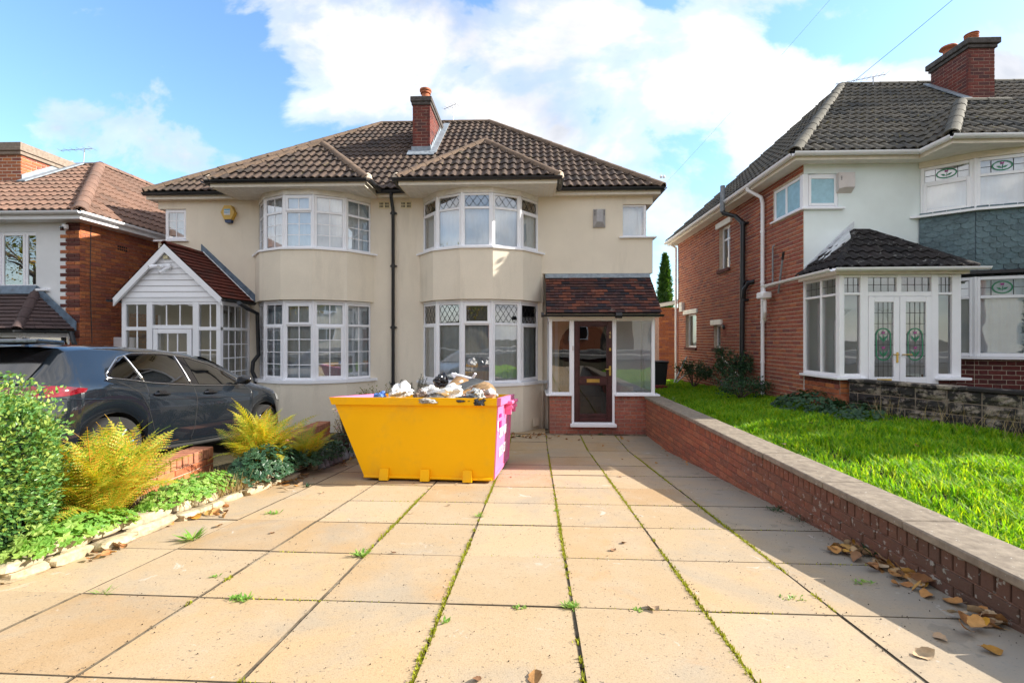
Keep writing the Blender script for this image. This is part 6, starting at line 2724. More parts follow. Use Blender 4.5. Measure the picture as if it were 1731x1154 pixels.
# cable and black pipe on the side wall, little vent, camera under the eaves
mb = MB()
mb.tube([(LX + .01, LY + .22, lez), (LX + .012, LY + .20, 3.0), (LX + .012, LY + .24, 1.8)], .007, 5)
mb.build('cable', M_black, lh)
mb = MB()
vb = at(172, 402, 9.95)
for i in range(5):
    for j in range(2):
        mb.box(LX + .0, 9.6 + i * .05, 3.78 + j * .06, LX + .006, 9.635 + i * .05, 3.82 + j * .06)
mb.build('air_vent', M_dark, lh)
c_ = at(111, 385, LY - .08)
dome = thing('security_camera', 'small white dome camera under the white gutter of the left house', 'camera', (c_.x, LY - .05, c_.z))
mb = MB()
mb.lathe([(.05, .06), (.055, .02), (.05, -.02), (.0, -.055)], (0, -.04, 0), 12)
mb.build('housing', M_upvc, dome, local=True, smooth='auto')
mb = MB()
mb.lathe([(.0, -.04), (.03, -.035), (.035, 0)], (-.012, -.078, -.01), 10, ax='y')
mb.build('lens', M_blackgloss, dome, local=True)
am = at(141, 279, 11.6)
aerial(am, at(143, 252, 11.6), (-.75, -.1, -.08), 6, 'spindly television aerial on the brown ridge of the left house', 3)

# ================================================================ boundary walls
def WX(y):
    return 2.28


ang = 0.0
wu = Vector((math.sin(ang), math.cos(ang), 0))
wn = Vector((-math.cos(ang), math.sin(ang), 0))
Y0w, Y1w = -.6, YF + .0
Lw = (Y1w - Y0w) / math.cos(ang)
bw_ = thing('boundary_wall', 'low red brick boundary wall with concrete coping beside the slab drive', 'wall', (WX(4), 4, 0))
O_ = Vector((WX(Y1w), Y1w, 0))
# frame runs from the house towards the camera so that the outside faces the drive
Tw = frame(O_, -wu, wn)
mb = MB(Tw)
mb.box(0, -.24, -.2, Lw, -.010, .727)
core = mb.build('core', M_mortar_dk, bw_)
zlo = lambda s: zd(Y1w - s) - .07
TwB = frame(O_ + Vector((0, 0, .727 - .105 - 10 * .075)), -wu, wn)
zb_ = .727 - .105 - 10 * .075
brickwork(bw_, TwB, Lw, 10 * .075, M_wallbrick, limit=250, lo=lambda s: zlo(s) - zb_)
brickwork(bw_, frame(O_ + Vector((0, 0, .727 - .105)), -wu, wn), Lw, .105, M_wallbrick, limit=140, bond=2, course=.105, name='brick')
# coping stones
s = 0
k = 0
cuts = [0, .95, 1.9, 2.78, 3.62, 4.55, 5.45, 6.22, 7.0, 7.75, 8.5, 9.3, Lw]
for a, b in zip(cuts[:-1], cuts[1:]):
    if a >= Lw:
        break
    b = min(b, Lw)
    m2 = MB()
    j = rnd.uniform(-.004, .004)
    m2.cbox(.005, -.305, .0, b - a - .005, .028, .052, .008)
    me_ = m2.mesh('coping_stone', M_coping)
    inst('coping_stone', me_, Tw @ Matrix.Translation((a, j, .728)) @ Matrix.Rotation(rnd.uniform(-.004, .004), 4, 'Z'), bw_)

# stone block wall of the right garden
sA = Vector((4.86, 7.22, 0))
sB = Vector((5.66, 5.55, 0))
sC = Vector((6.35, 4.1, 0))
sw_ = thing('stone_wall', 'low blackened stone block wall with dark slab coping in front of the glazed porch', 'wall', (sA.x, sA.y, .8))
zt_s = 1.23
d_ = (sC - sA).normalized()
nn = Vector((-d_.y, d_.x, 0))
if nn.x > 0:
    nn = -nn
Tst = frame(sA, d_, nn)
Ls = (sC - sA).length
mb = MB(Tst)
mb.box(0, -.2, .45, Ls, -.012, zt_s - .01)
mb.build('core', M_mortar, sw_)


def rock_block(w, h, seed):
    rr = random.Random(seed)
    mb = MB()
    nx, nz = 5, 4
    idx = []
    vs = []
    for j in range(nz + 1):
        for i in range(nx + 1):
            ex = min(i, nx - i)
            ez_ = min(j, nz - j)
            d = .0 if min(ex, ez_) == 0 else rr.uniform(.012, .045)
            vs.append((i / nx * w + (rr.uniform(-.01, .01) if 0 < i < nx else 0), d - .008, j / nz * h + (rr.uniform(-.006, .006) if 0 < j < nz else 0)))
    fs = []
    for j in range(nz):
        for i in range(nx):
            a = j * (nx + 1) + i
            fs.append((a, a + nx + 1, a + nx + 2, a + 1))
    n0 = len(vs)
    vs += [(0, -.08, 0), (w, -.08, 0), (w, -.08, h), (0, -.08, h)]
    c = [0, nx, nz * (nx + 1) + nx, nz * (nx + 1)]
    for k in range(4):
        fs.append((c[k], c[(k + 1) % 4], n0 + (k + 1) % 4, n0 + k))
    mb.add(vs, fs)
    return mb


rowh = .155
zrow = zt_s - rowh
rr2 = random.Random(11)
r = 0
while zrow > .45:
    x = -rr2.uniform(.0, .15) if r % 2 else 0
    while x < Ls - .05:
        w = rr2.choice([.20, .30, .38, .42, .34])
        a, b = max(0, x), min(Ls, x + w)
        x += w
        if b - a > .06:
            m2 = rock_block(b - a - .012, rowh - .012, rr2.random())
            me_ = m2.mesh('stone_block', M_stone)
            inst('stone_block', me_, Tst @ Matrix.Translation((a + .006, 0, zrow + .006)), sw_)
    zrow -= rowh
    r += 1
for a, b in ((0, .62), (.62, 1.3), (1.3, 1.92), (1.92, 2.6), (2.6, Ls)):
    m2 = MB()
    m2.cbox(.004, -.24, 0, b - a - .004, .035, .045, .008)
    inst('coping_stone', m2.mesh('coping_stone', M_pipegrey if False else M_stone), Tst @ Matrix.Translation((a, 0, zt_s + .002)), sw_)
# its pier
pc = Tst @ Vector((1.95, -.1, 0))
mb = MB(frame(pc, d_, nn))
mb.cbox(-.02, -.16, .5, .34, .13, zt_s + .16, .015)
mb.build('pier', M_stone, sw_)
mb = MB(frame(pc, d_, nn))
mb.cbox(-.05, -.19, zt_s + .161, .37, .16, zt_s + .20, .01)
mb.build('pier_cap', M_concrete, sw_)

# ---------------------------------------------------------------- back corner: brick garage, bin, crate, cypress
gar = thing('brick_garage', 'low orange brick outbuilding with white verge behind the side passage', 'garage', (4.2, 16.5, 0))
gy = 16.4
gx0, gx1_ = xat(1114, gy), 5.6
gzt0, gzt1 = at(1114, 520, gy).z, at(1146, 513, gy).z
mb = MB()
mb.box(gx0, gy + .01, -.2, gx1_, gy + .2, gzt0)
mb.box(gx0, gy + .2, -.2, gx0 + .2, gy + 6, gzt0)
gw = mb.build('wall', M_mortar_pink, gar)
brickwork(gw, frame((gx0, gy, .0), (1, 0, 0), (0, -1, 0)), 1.2, gzt0 - .0, M_leftbrick, limit=300)
mb = MB()
mb.prism([(gx0 - .1, gy - .12, gzt0), (gx1_, gy - .12, gzt1 + .05), (gx1_, gy - .12, gzt1 + .17), (gx0 - .1, gy - .12, gzt0 + .12)], (0, .03, 0))
mb.build('fascia', M_upvc_old, gar)
mb = MB()
mb.prism([(gx0 - .1, gy - .1, gzt0 + .12), (gx1_, gy - .1, gzt1 + .17), (gx1_, gy + 6, gzt1 + .17), (gx0 - .1, gy + 6, gzt0 + .12)], (0, 0, .03))
mb.build('roof', M_asphalt, gar)
bn = at(1109, 645, 13.6)
wb = thing('wheelie_bin', 'black wheelie bin in the side passage by the brick outbuilding', 'bin', (xat(1108, 13.6), 13.6, .30))
mb = MB()
mb.add([(-.20, -.24, 0), (.20, -.24, 0), (.20, .24, 0), (-.20, .24, 0), (-.27, -.3, .9), (.27, -.3, .9), (.27, .32, .9), (-.27, .32, .9)], [(0, 1, 5, 4), (1, 2, 6, 5), (2, 3, 7, 6), (3, 0, 4, 7), (0, 3, 2, 1)])
mb.build('body', M_binblack, wb, local=True)
mb = MB()
mb.cbox(-.30, -.33, .90, .30, .34, .96, .02)
mb.cbox(-.24, .34, .90, .24, .38, .95, .01)
mb.build('lid', M_binblack, wb, local=True)
for sx in (-.2, .2):
    mb = MB()
    mb.lathe([(0, -.03), (.1, -.03), (.1, .03), (0, .03)], (sx, .26, .1), 12, ax='x')
    mb.build('wheel', M_rubber, wb, local=True)
cr = at(1112, 640, 12.6)
crate = thing('plastic_crate', 'dark red plastic box in front of the black wheelie bin', 'box', (xat(1112, 12.8), 12.8, .33))
mb = MB()
for (x0, y0, x1, y1) in ((-.2, -.15, .2, -.13), (-.2, .13, .2, .15), (-.2, -.13, -.18, .13), (.18, -.13, .2, .13)):
    mb.cbox(x0, y0, 0, x1, y1, .26)
mb.box(-.19, -.14, 0, .19, .14, .02)
mb.build('body', M_redcrate, crate, local=True)
mb = MB()
mb.cbox(-.22, -.17, .26, .22, -.12, .29)
mb.cbox(-.22, .12, .26, .22, .17, .29)
mb.build('rim', M_redcrate, crate, local=True)

# two lengths of scrap leaning on the side wall
for (u0, v0, u1, v1, lab) in ((1158, 648, 1165, 602, 'long grey plank leaning on the brick side wall by the far downpipe'), (1161, 650, 1171, 625, 'short dark plank leaning on the brick side wall beside a longer one')):
    y = yside(1163) + .2
    y0 = yside(u0 + 2)
    a_ = at(u0, v0, y0)
    a_.x, b_ = RX - .35, at(u1, v1, yside(u1))
    b_.x = RX - .05
    a_.z = zlawn(a_.x, a_.y)
    mb = MB()
    mb.prism([a_ + Vector((0, -.03, 0)), a_ + Vector((0, .05, 0)), b_ + Vector((0, .05, 0)), b_ + Vector((0, -.03, 0))], (-.025, 0, 0))
    tag(mb.build('timber_plank', M_pipegrey), lab, 'plank')

# telephone wires
def wire(a, b, sag, lab, r=.006):
    mb = MB()
    pts = []
    for i in range(15):
        t_ = i / 14
        p_ = a.lerp(b, t_)
        p_.z -= sag * 4 * t_ * (1 - t_)
        pts.append(p_)
    mb.tube(pts, r, 4)
    tag(mb.build('telephone_wire', M_pipegrey), lab, 'wire')


wire(Vector((XR + .2, 9.6, 5.05)), Vector((8.6, -3.5, 13.0)), .5, 'thin telephone wire rising from the right eaves corner of the cream house', .002)
wire(Vector((hx + .3, hy, hz + .1)), Vector((11.5, -4, 13.2)), .5, 'dark telephone wire rising from the right hand ridge past the chimney', .007)
mb = MB()
for k in range(2):
    mb.lathe([(.0, .0), (.022, .0), (.028, .03), (.015, .05), (.0, .05)], (XR + .10 + k * .06, 9.55, 5.16), 10)
tag(mb.build('insulator', M_upvc), 'white porcelain insulators at the right eaves corner of the cream house', 'insulator')

# ================================================================ THE YELLOW SKIP
def ray(u, v):
    r_ = math.atan((u - 865.5) / 785.0) - YAW
    return Vector((math.tan(r_), 1.0, (574 - v) / 785.0 * (math.cos(YAW) - math.tan(r_) * math.sin(YAW))))


def pg(u, v, up=0.0):
    """point of the sloping drive seen at picture place (u, v)"""
    d = ray(u, v)
    k = (CAMZ - .71 - up) / (-d.z - .0866) if (-d.z - .0866) > 1e-3 else 9
    if k > 7.7:
        k = (CAMZ - .03) / (-d.z)
        return Vector((d.x * k, k, zd(k) + up))
    return Vector((d.x * k, k, .71 - .0866 * k + up))


SR = pg(834.4, 816.5)
SLp = pg(620.7, 809.6)
sxd = (SR - SLp).normalized()
a_s = math.atan2(sxd.y, sxd.x) * .75
xs_ = Vector((math.cos(a_s), math.sin(a_s), -.0866 * math.sin(a_s))).normalized()
gn = Vector((0, .0866, 1)).normalized()
xs_ = (xs_ - gn * xs_.dot(gn)).normalized()
ys_v = gn.cross(xs_)
skip = thing('rubbish_skip', 'yellow steel skip with bright pink ends, heaped with rubbish on the slab drive', 'skip', (0, 0, 0))
skip.matrix_world = frame3(SR + gn * .012, xs_, ys_v, gn)
MS = skip.matrix_world.copy()
H = .935
BX0, BX1, TX0, TX1, DY = -1.51, 0.0, -1.94, .04, 1.42
mb = MB()
th = .014


def plate(mb, pts, n, mi=0):
    mb.prism(pts, Vector(n) * th, mi)


plate(mb, [(BX0, 0, .02), (BX1, 0, .02), (TX1, 0, H), (TX0, 0, H)], (0, 1, 0))
plate(mb, [(BX0, DY, .02), (BX1, DY, .02), (TX1, DY, H), (TX0, DY, H)], (0, -1, 0))
plate(mb, [(BX0, 0.014, .02), (BX1, .014, .02), (BX1, DY - .014, .02), (BX0, DY - .014, .02)], (0, 0, 1))
# rim box section front and back
for y0, y1 in ((-.035, .03), (DY - .03, DY + .035)):
    mb.add([(TX0 - .02 + .035, y0, H - .085), (TX1 - .0, y0, H - .085), (TX1 + .02, y0, H), (TX0 - .02, y0, H),
            (TX0 - .02 + .035, y1, H - .085), (TX1 - .0, y1, H - .085), (TX1 + .02, y1, H), (TX0 - .02, y1, H)],
           [(0, 1, 2, 3), (7, 6, 5, 4), (3, 2, 6, 7), (0, 4, 5, 1), (0, 3, 7, 4), (1, 5, 6, 2)])
mb.tube([(BX0 + .0, -.012, .03), (BX1 - .02, -.012, .03)], .016, 8)
mb.build('body', M_yellow, skip, local=True)
lg = MB()
lg.add([(-.052, -.065, .0), (.052, -.065, .0), (.046, -.03, .125), (-.058, -.03, .125), (-.052, 0, .0), (.052, 0, .0), (.046, 0, .125), (-.058, 0, .125)],
       [(0, 1, 2, 3), (0, 3, 7, 4), (1, 5, 6, 2), (3, 2, 6, 7), (0, 4, 5, 1)])
lm = lg.mesh('foot_bracket', M_yellow)
for x in (-1.26, -.78, -.29):
    inst('foot_bracket', lm, Matrix.Translation((x, -.002, .002)), skip, local=True)
# pink right end, framed, with pocket and hooks
mb = MB()
plate(mb, [(BX1, .0155, .02), (BX1, DY - .0155, .02), (TX1, DY - .0155, H - .002), (TX1, .0155, H - .002)], (-1, 0, 0))
def endx(z):
    return BX1 + (TX1 - BX1) * (z - .02) / (H - .02)
for y0, y1, z0, z1, d in ((.0, .055, .03, H - .085, .012), (DY - .05, DY, .03, H - .085, .014), (.05, DY - .05, .03, .07, .012), (-.036, DY + .036, H - .083, H + .004, .045),
                          (.05, DY - .05, .30, .315, .006), (.05, .62, .66, .70, .012)):
    mb.add([(endx(z0), y0, z0), (endx(z0), y1, z0), (endx(z1), y1, z1), (endx(z1), y0, z1), (endx(z0) + d, y0, z0), (endx(z0) + d, y1, z0), (endx(z1) + d, y1, z1), (endx(z1) + d, y0, z1)],
           [(4, 5, 6, 7), (0, 4, 7, 3), (1, 2, 6, 5), (3, 7, 6, 2), (0, 1, 5, 4)])
mb.build('end_panel', M_pink, skip, local=True)
mb = MB()
for y in (.74, 1.28):
    mb.cbox(endx(.78), y, .70, endx(.78) + .085, y + .03, .88, .006)
    mb.cbox(endx(.88), y - .10, .835, endx(.88) + .11, y + .10, .88, .01)
    mb.tube([(endx(.84) + .03, y - .08, .78), (endx(.84) + .11, y - .08, .80)], .022, 8)
mb.build('lifting_lug', M_pink, skip, local=True)
mb = MB()
mb.box(endx(.64) + .001, .20, .58, endx(.64) + .012, .38, .74)
mb.build('pocket', simple('dark_pink', (.55, .01, .16), .5, .4), skip, local=True)
mb = MB()
plate(mb, [(BX0, .0155, .02), (BX0, DY - .0155, .02), (TX0, DY - .0155, H - .002), (TX0, .0155, H - .002)], (1, 0, 0))
mb.add([(TX0 - .02, -.034, H + .002), (TX0 + .05, -.034, H + .002), (TX0 + .05, DY + .034, H + .002), (TX0 - .02, DY + .034, H + .002),
        (TX0 + .01, -.034, H - .08), (TX0 + .05, -.034, H - .08), (TX0 + .05, DY + .034, H - .08), (TX0 + .01, DY + .034, H - .08)],
       [(0, 1, 2, 3), (0, 3, 7, 4), (1, 5, 6, 2), (0, 4, 5, 1)])
mb.build('end_panel', M_pink, skip, local=True)
sl_ = (TX1 - BX1) / (H - .02)
for txt, y, z, s_ in (('SKIP HIRE', .66, .50, .165), ('0121 328', .66, .27, .165)):
    zz = Vector((sl_, 0, 1)).normalized()
    yy = Vector((0, 1, 0))
    xx = yy.cross(zz)
    lettering(skip, txt, frame3(Vector((endx(z) + .006, y, z)), yy, zz, xx), s_, M_white_text, .002, local=True, squeeze=1.05)
mb = MB()
mb.box(endx(.62) + .013, .03, .56, endx(.62) + .0145, .10, .70)
mb.build('sticker', M_paper, skip, local=True)
# rubble filling the skip
mb = MB()
rr = random.Random(4)
nx, ny = 46, 34
vs = []
for j in range(ny + 1):
    for i in range(nx + 1):
        x = TX0 + .08 + (TX1 - TX0 - .14) * i / nx
        y = .03 + (DY - .06) * j / ny
        z = .84 + .06 * math.sin(x * 4 + 1) * math.sin(y * 3) + rr.uniform(-.035, .035) - .10 * max(0, x + .30)
        vs.append((x + rr.uniform(-.01, .01), y, z))
fs = []
for j in range(ny):
    for i in range(nx):
        a = j * (nx + 1) + i
        fs.append((a, a + 1, a + nx + 2, a + nx + 1))
mb.add(vs, fs, 0, MS)
rub = mb.build('rubble', M_rubble)
tag(rub, 'broken plaster and rubble filling the yellow skip', 'rubble', kind='stuff')

import mathutils.noise as mn


def crumple(name, c, size, mat, seed, label, cat, amp=.22, sub=4, freq=2.2, group=None):
    bm = bmesh.new()
    bmesh.ops.create_icosphere(bm, subdivisions=sub, radius=1)
    off = Vector((seed * 7.3, seed * 3.1, seed * 1.7))
    for v in bm.verts:
        p_ = v.co.copy()
        n = 1.2 * mn.noise(p_ * freq * .55 + off) + .9 * abs(mn.noise(p_ * freq * 1.1 + off)) - .25 + .35 * abs(mn.noise(p_ * freq * 2.2 + off)) + .06 * mn.noise(p_ * freq * 5 + off)
        q_ = p_ * (1 + amp * n * 1.6)
        if q_.z < -.55:
            q_.z = -.55 + (q_.z + .55) * .2
        v.co = Vector((q_.x * size[0], q_.y * size[1], q_.z * size[2]))
    me = bpy.data.meshes.new(name)
    bm.to_mesh(me)
    bm.free()
    me.materials.append(mat)
    me.polygons.foreach_set('use_smooth', [True] * len(me.polygons))
    me.set_sharp_from_angle(angle=R(30))
    o = bpy.data.objects.new(name, me)
    COL.objects.link(o)
    o.location = c
    o.rotation_euler = (0, 0, seed)
    return tag(o, label, cat, group)


Yk = 5.25
crumple('rubbish_bag', at(681, 661, 5.610), (.15, .11, .09), M_bagwhite, 1, 'large white plastic bag at the left of the skip heap', 'bag', .3)
crumple('rubbish_bag', at(727, 664, 5.610), (.14, .12, .075), M_bagwhite, 2, 'low white sack with brown smears in the middle of the skip heap', 'bag', .35)
crumple('rubbish_bag', at(759, 664, 5.478), (.15, .10, .085), M_bagwhite, 3, 'crumpled cream white sack leaning on the front rim of the skip', 'bag', .35)
crumple('rubbish_bag', at(776, 661, 5.830), (.08, .09, .11), M_bagwhite, 4, 'small white bag behind the crumpled sack beside the cardboard', 'bag', .3)
crumple('rubbish_bag', at(744, 646, 6.325), (.12, .10, .10), M_bagblack, 5, 'tied black bin bag at the back of the skip heap', 'bag', .3)
crumple('rubbish_bag', at(787, 676, 5.346), (.11, .07, .035), M_bagblack, 6, 'flat black plastic spilling to the front rim of the skip', 'bag', .4)
crumple('rubbish_bag', at(812, 680, 5.280), (.075, .05, .045), M_bagblack, 7, 'torn black bag hanging over the front right rim of the skip', 'bag', .45)
crumple('rubbish_bag', at(806, 668, 5.445), (.07, .08, .06), simple('clear_film', (.42, .44, .44), .15, .7, var=.4, scale=20), 8, 'crinkled clear plastic film beside the wicker basket in the skip', 'plastic film', .45)
crumple('cloth_bundle', at(710, 670, 5.500), (.11, .09, .075), simple('brown_cloth', (.20, .155, .13), .9, .1, var=.3), 9, 'brown grey cloth bundle between white bags in the skip', 'cloth', .35)
crumple('cloth_bundle', at(642, 671, 5.500), (.07, .06, .05), M_bluewrap, 10, 'blue wrapping at the left end of the skip heap', 'wrapping', .4)
crumple('polystyrene_lump', at(829, 663, 5.885), (.06, .06, .055), M_bagwhite, 11, 'white polystyrene lump beside the pink right end of the skip', 'lump', .15, 3)
crumple('polystyrene_lump', at(838, 668, 6.160), (.035, .035, .03), M_bagwhite, 12, 'tiny white polystyrene scrap nearest the right corner of the skip', 'lump', .15, 2)
crumple('plaster_bag', at(736, 676, 5.368), (.15, .07, .045), M_rubble, 13, 'grey speckled plaster sack along the front rim of the skip', 'sack', .4)


def sheet(name, quad, mat, label, cat, t=.008, bend=.02, n=8):
    a, b, c, d = [Vector(q_) for q_ in quad]
    nrm = (b - a).cross(d - a).normalized()
    mb = MB()
    vs = []
    for s_ in (0, 1):
        for j in range(n + 1):
            for i in range(n + 1):
                u_, v_ = i / n, j / n
                p_ = (a * (1 - u_) + b * u_) * (1 - v_) + (d * (1 - u_) + c * u_) * v_
                p_ = p_ + nrm * (bend * math.sin(u_ * PI) + s_ * t + .25 * bend * math.sin(v_ * 5))
                vs.append(p_)
    m_ = (n + 1) ** 2
    fs = []
    for j in range(n):
        for i in range(n):
            q_ = j * (n + 1) + i
            fs.append((q_, q_ + n + 1, q_ + n + 2, q_ + 1))
            fs.append((m_ + q_, m_ + q_ + 1, m_ + q_ + n + 2, m_ + q_ + n + 1))
    rim = list(range(n)) + [n + (n + 1) * k for k in range(n)] + [m_ - 1 - k for k in range(n)] + [(n + 1) * (n - k) for k in range(n)]
    for k in range(len(rim)):
        k2 = (k + 1) % len(rim)
        fs.append((rim[k], rim[k2], m_ + rim[k2], m_ + rim[k]))
    mb.add(vs, fs)
    return tag(mb.build(name, mat), label, cat)


sheet('cardboard_sheet', [at(756, 655, 5.885), at(770, 662, 5.555), at(792, 642, 5.885), at(771, 636, 6.270)], M_card, 'tan cardboard sheet sloping up in the middle of the skip heap', 'cardboard')
sheet('board', [at(760, 661, 5.720), at(782, 661, 5.500), at(819, 643, 5.775), at(787, 643, 6.160)], M_board, 'dark grey board lying across the cardboard in the skip', 'board', .01, .03)
sheet('cardboard_flap', [at(767, 665, 5.500), at(800, 662, 5.390), at(811, 658, 5.665), at(774, 656, 5.720)], M_card, 'folded cardboard flap below the dark grey board in the skip', 'cardboard', .01, -.02)
sheet('wood_panel', [at(740, 676, 5.445), at(832, 673, 5.445), at(838, 665, 6.270), at(735, 664, 6.270)], M_wood, 'red brown wooden panel lying flat under the rubbish at the right of the skip', 'panel', .012, .0)
mb = MB()
c_ = at(815, 664, 5.885)
n = 16
for k in range(9):
    rr_k = .09 + .012 * k
    pts = [c_ + Vector((math.cos(2 * PI * i / n) * rr_k * .9, math.sin(2 * PI * i / n) * .05 + k * .012, math.sin(2 * PI * i / n) * rr_k * .8 - .02)) for i in range(n + 1)]
    mb.tube(pts, .009, 5)
tag(mb.build('wicker_basket', M_wicker), 'pale woven basket on its side at the right of the skip heap', 'basket')
mb = MB()
A_, B_ = at(764, 632, 6.325), at(815, 645, 6.215)
mb.tube([A_, at(780, 636, 6.270), B_], .022, 8)
mb.tube([A_ + Vector((0, 0, .0)), at(772, 641, 6.270)], .02, 8)
mb.tube([B_, at(818, 660, 6.160)], .022, 8)
mb.tube([at(768, 648, 6.325), at(812, 656, 6.215)], .02, 8)
pfk = mb.build('laundry_rack', M_upvc)
tag(pfk, 'white plastic frame sticking up behind the cardboard in the skip', 'rack')
mb = MB()
mb.tube([at(795, 645, 6.050), at(804, 631, 5.995)], .016, 8)
tag(mb.build('plastic_pipe', M_upvc), 'short white plastic pipe sticking up from the skip heap', 'pipe')

# ================================================================ THE PARKED CAR
CH = R(86.5)
cfd = Vector((math.cos(CH), math.sin(CH), -.0866 * math.sin(CH))).normalized()
cup = gn
clf = cup.cross(cfd).normalized()
axle = Vector((-4.36, 4.72, 0)) + (-clf) * -.86
axle.z = .815 - .0866 * axle.y
car = thing('parked_car', 'dark metallic grey hatchback parked nose to the left bay window', 'car', (0, 0, 0))
car.matrix_world = frame3(axle - cfd * .74, cfd, clf, cup)
s_pts = dict(
    roof=[(0, .62), (.04, .95), (.12, 1.05), (.28, 1.26), (.36, 1.375), (.60, 1.415), (1.0, 1.435), (1.5, 1.437), (1.9, 1.42), (2.3, 1.36), (2.6, 1.255), (2.9, 1.11), (3.1, 1.0), (3.3, .965), (3.6, .905), (3.85, .80), (3.98, .68), (4.06, .52)],
    half=[(0, .62), (.08, .76), (.25, .84), (.6, .872), (1.2, .882), (2.4, .882), (3.1, .875), (3.5, .85), (3.8, .76), (3.95, .65), (4.06, .50)],
    belt=[(0, .62), (.04, .93), (.2, 1.00), (.6, 1.03), (1.2, .965), (2.0, .925), (2.8, .93), (3.1, .94), (3.3, .93), (3.6, .87), (3.85, .77), (3.98, .66), (4.06, .50)],
    bot=[(0, .34), (.15, .24), (.5, .20), (3.6, .19), (3.9, .20), (4.06, .28)],
    rw=[(0, .55), (.12, .56), (.36, .56), (1.0, .58), (2.0, .585), (2.6, .62), (3.0, .70), (3.3, .74), (3.7, .70), (3.95, .58), (4.06, .46)])


def ip(tab, s):
    t_ = s_pts[tab]
    if s <= t_[0][0]:
        return t_[0][1]
    for (a, b), (c, d) in zip(t_[:-1], t_[1:]):
        if s <= c:
            k = (s - a) / (c - a)
            return b + (d - b) * k
    return t_[-1][1]


def ips(tab, s):
    return (ip(tab, s - .05) + ip(tab, s) * 2 + ip(tab, s + .05)) / 4 if .08 < s < 3.98 else ip(tab, s)


AR = .372


def arch(s):
    z = -1
    for c in (.74, 3.28):
        if abs(s - c) < AR:
            z = max(z, .325 + math.sqrt(AR * AR - (s - c) ** 2))
    return z


def section(s):
    zr, h, zb, z0, rw_ = ips('roof', s), ips('half', s), ips('belt', s), ip('bot', s), ips('rw', s)
    az_ = arch(s)
    zl = max(z0, az_)
    pts = []
    lower = []
    for f_, hh in ((0, .93), (.10, .965), (.32, 1.0), (.55, 1.005), (.76, 1.0), (.92, .975), (1, .94)):
        z = zl + (zb - zl) * f_
        zfull = (z - z0) / max(.05, zb - z0)
        if zfull < .12:
            hh = .93 + .5 * max(0, zfull) * .5
        lower.append((h * hh, z))
    pts += lower
    gh_ = zr - zb
    if gh_ > .08:
        for f_ in (.25, .5, .75, .9):
            y = h * .93 + (rw_ - h * .93) * (f_ ** 1.15)
            pts.append((y, zb + gh_ * f_ * .94))
        pts.append((rw_ * .90, zr - .022))
        pts.append((rw_ * .5, zr - .004))
        pts.append((0, zr))
    else:
        for f_ in (.25, .5, .75, .9):
            pts.append((h * .93 + (rw_ - h * .93) * f_, zb + gh_ * f_))
        pts.append((rw_ * .9, zb + gh_ * .95))
        pts.append((rw_ * .5, zr))
        pts.append((0, zr))
    return pts


stat = sorted(set([0, .03, .08, .15, .22, .28, .34] + [.74 + AR * math.sin(R(a)) for a in range(-90, 91, 12)] + [3.28 + AR * math.sin(R(a)) for a in range(-90, 91, 12)] +
              [1.12 + .09 * i for i in range(1, 20)] + [.74 - AR - .004, .74 + AR + .004, 3.28 - AR - .004, 3.28 + AR + .004] + [3.72, 3.8, 3.88, 3.94, 4.0, 4.03, 4.06]))
secs = [section(s) for s in stat]
m_ = len(secs[0])
mb = MB()
vs = []
for s, sec in zip(stat, secs):
    vs += [(s, y, z) for y, z in sec]
    vs += [(s, -y, z) for y, z in sec]
fs = []
for i in range(len(stat) - 1):
    for k in range(m_ - 1):
        a, b = i * 2 * m_ + k, (i + 1) * 2 * m_ + k
        fs.append((a, a + 1, b + 1, b))
        a += m_
        b += m_
        fs.append((a, b, b + 1, a + 1))
e = (len(stat) - 1) * 2 * m_
fs.append(tuple(range(m_)) + tuple(range(2 * m_ - 2, m_ - 1, -1)))
fs.append(tuple(range(e, e + m_)) + tuple(range(e + 2 * m_ - 2, e + m_ - 1, -1)))
mb.add(vs, fs)
bd = mb.build('body', M_carpaint, car, local=True)
bd.data.polygons.foreach_set('use_smooth', [True] * len(bd.data.polygons))
bd.data.set_sharp_from_angle(angle=R(28))


def sidey(s, z):
    sec = section(s)
    for (y0, z0), (y1, z1) in zip(sec[:-1], sec[1:]):
        if z0 <= z <= z1 and z1 > z0:
            return y0 + (y1 - y0) * (z - z0) / (z1 - z0)
    return sec[-1][0]


def side_patch(name, tops, bots, mat, sg=-1, off=.004, n=12, rows=4, parent=None):
    """panel lying on the body side between two curves of (s, z)"""
    def c_(tab, t_):
        k = t_ * (len(tab) - 1)
        i = min(int(k), len(tab) - 2)
        f_ = k - i
        return (tab[i][0] + (tab[i + 1][0] - tab[i][0]) * f_, tab[i][1] + (tab[i + 1][1] - tab[i][1]) * f_)
    mb = MB()
    vs = []
    for j in range(rows + 1):
        for i in range(n + 1):
            a, b = c_(bots, i / n), c_(tops, i / n)
            s = a[0] + (b[0] - a[0]) * j / rows
            z = a[1] + (b[1] - a[1]) * j / rows
            vs.append((s, sg * (sidey(s, z) + off), z))
    fs = []
    for j in range(rows):
        for i in range(n):
            q_ = j * (n + 1) + i
            fs.append((q_, q_ + 1, q_ + n + 2, q_ + n + 1) if sg < 0 else (q_, q_ + n + 1, q_ + n + 2, q_ + 1))
    mb.add(vs, fs)
    return mb.build(name, mat, parent or car, smooth=True, local=True)


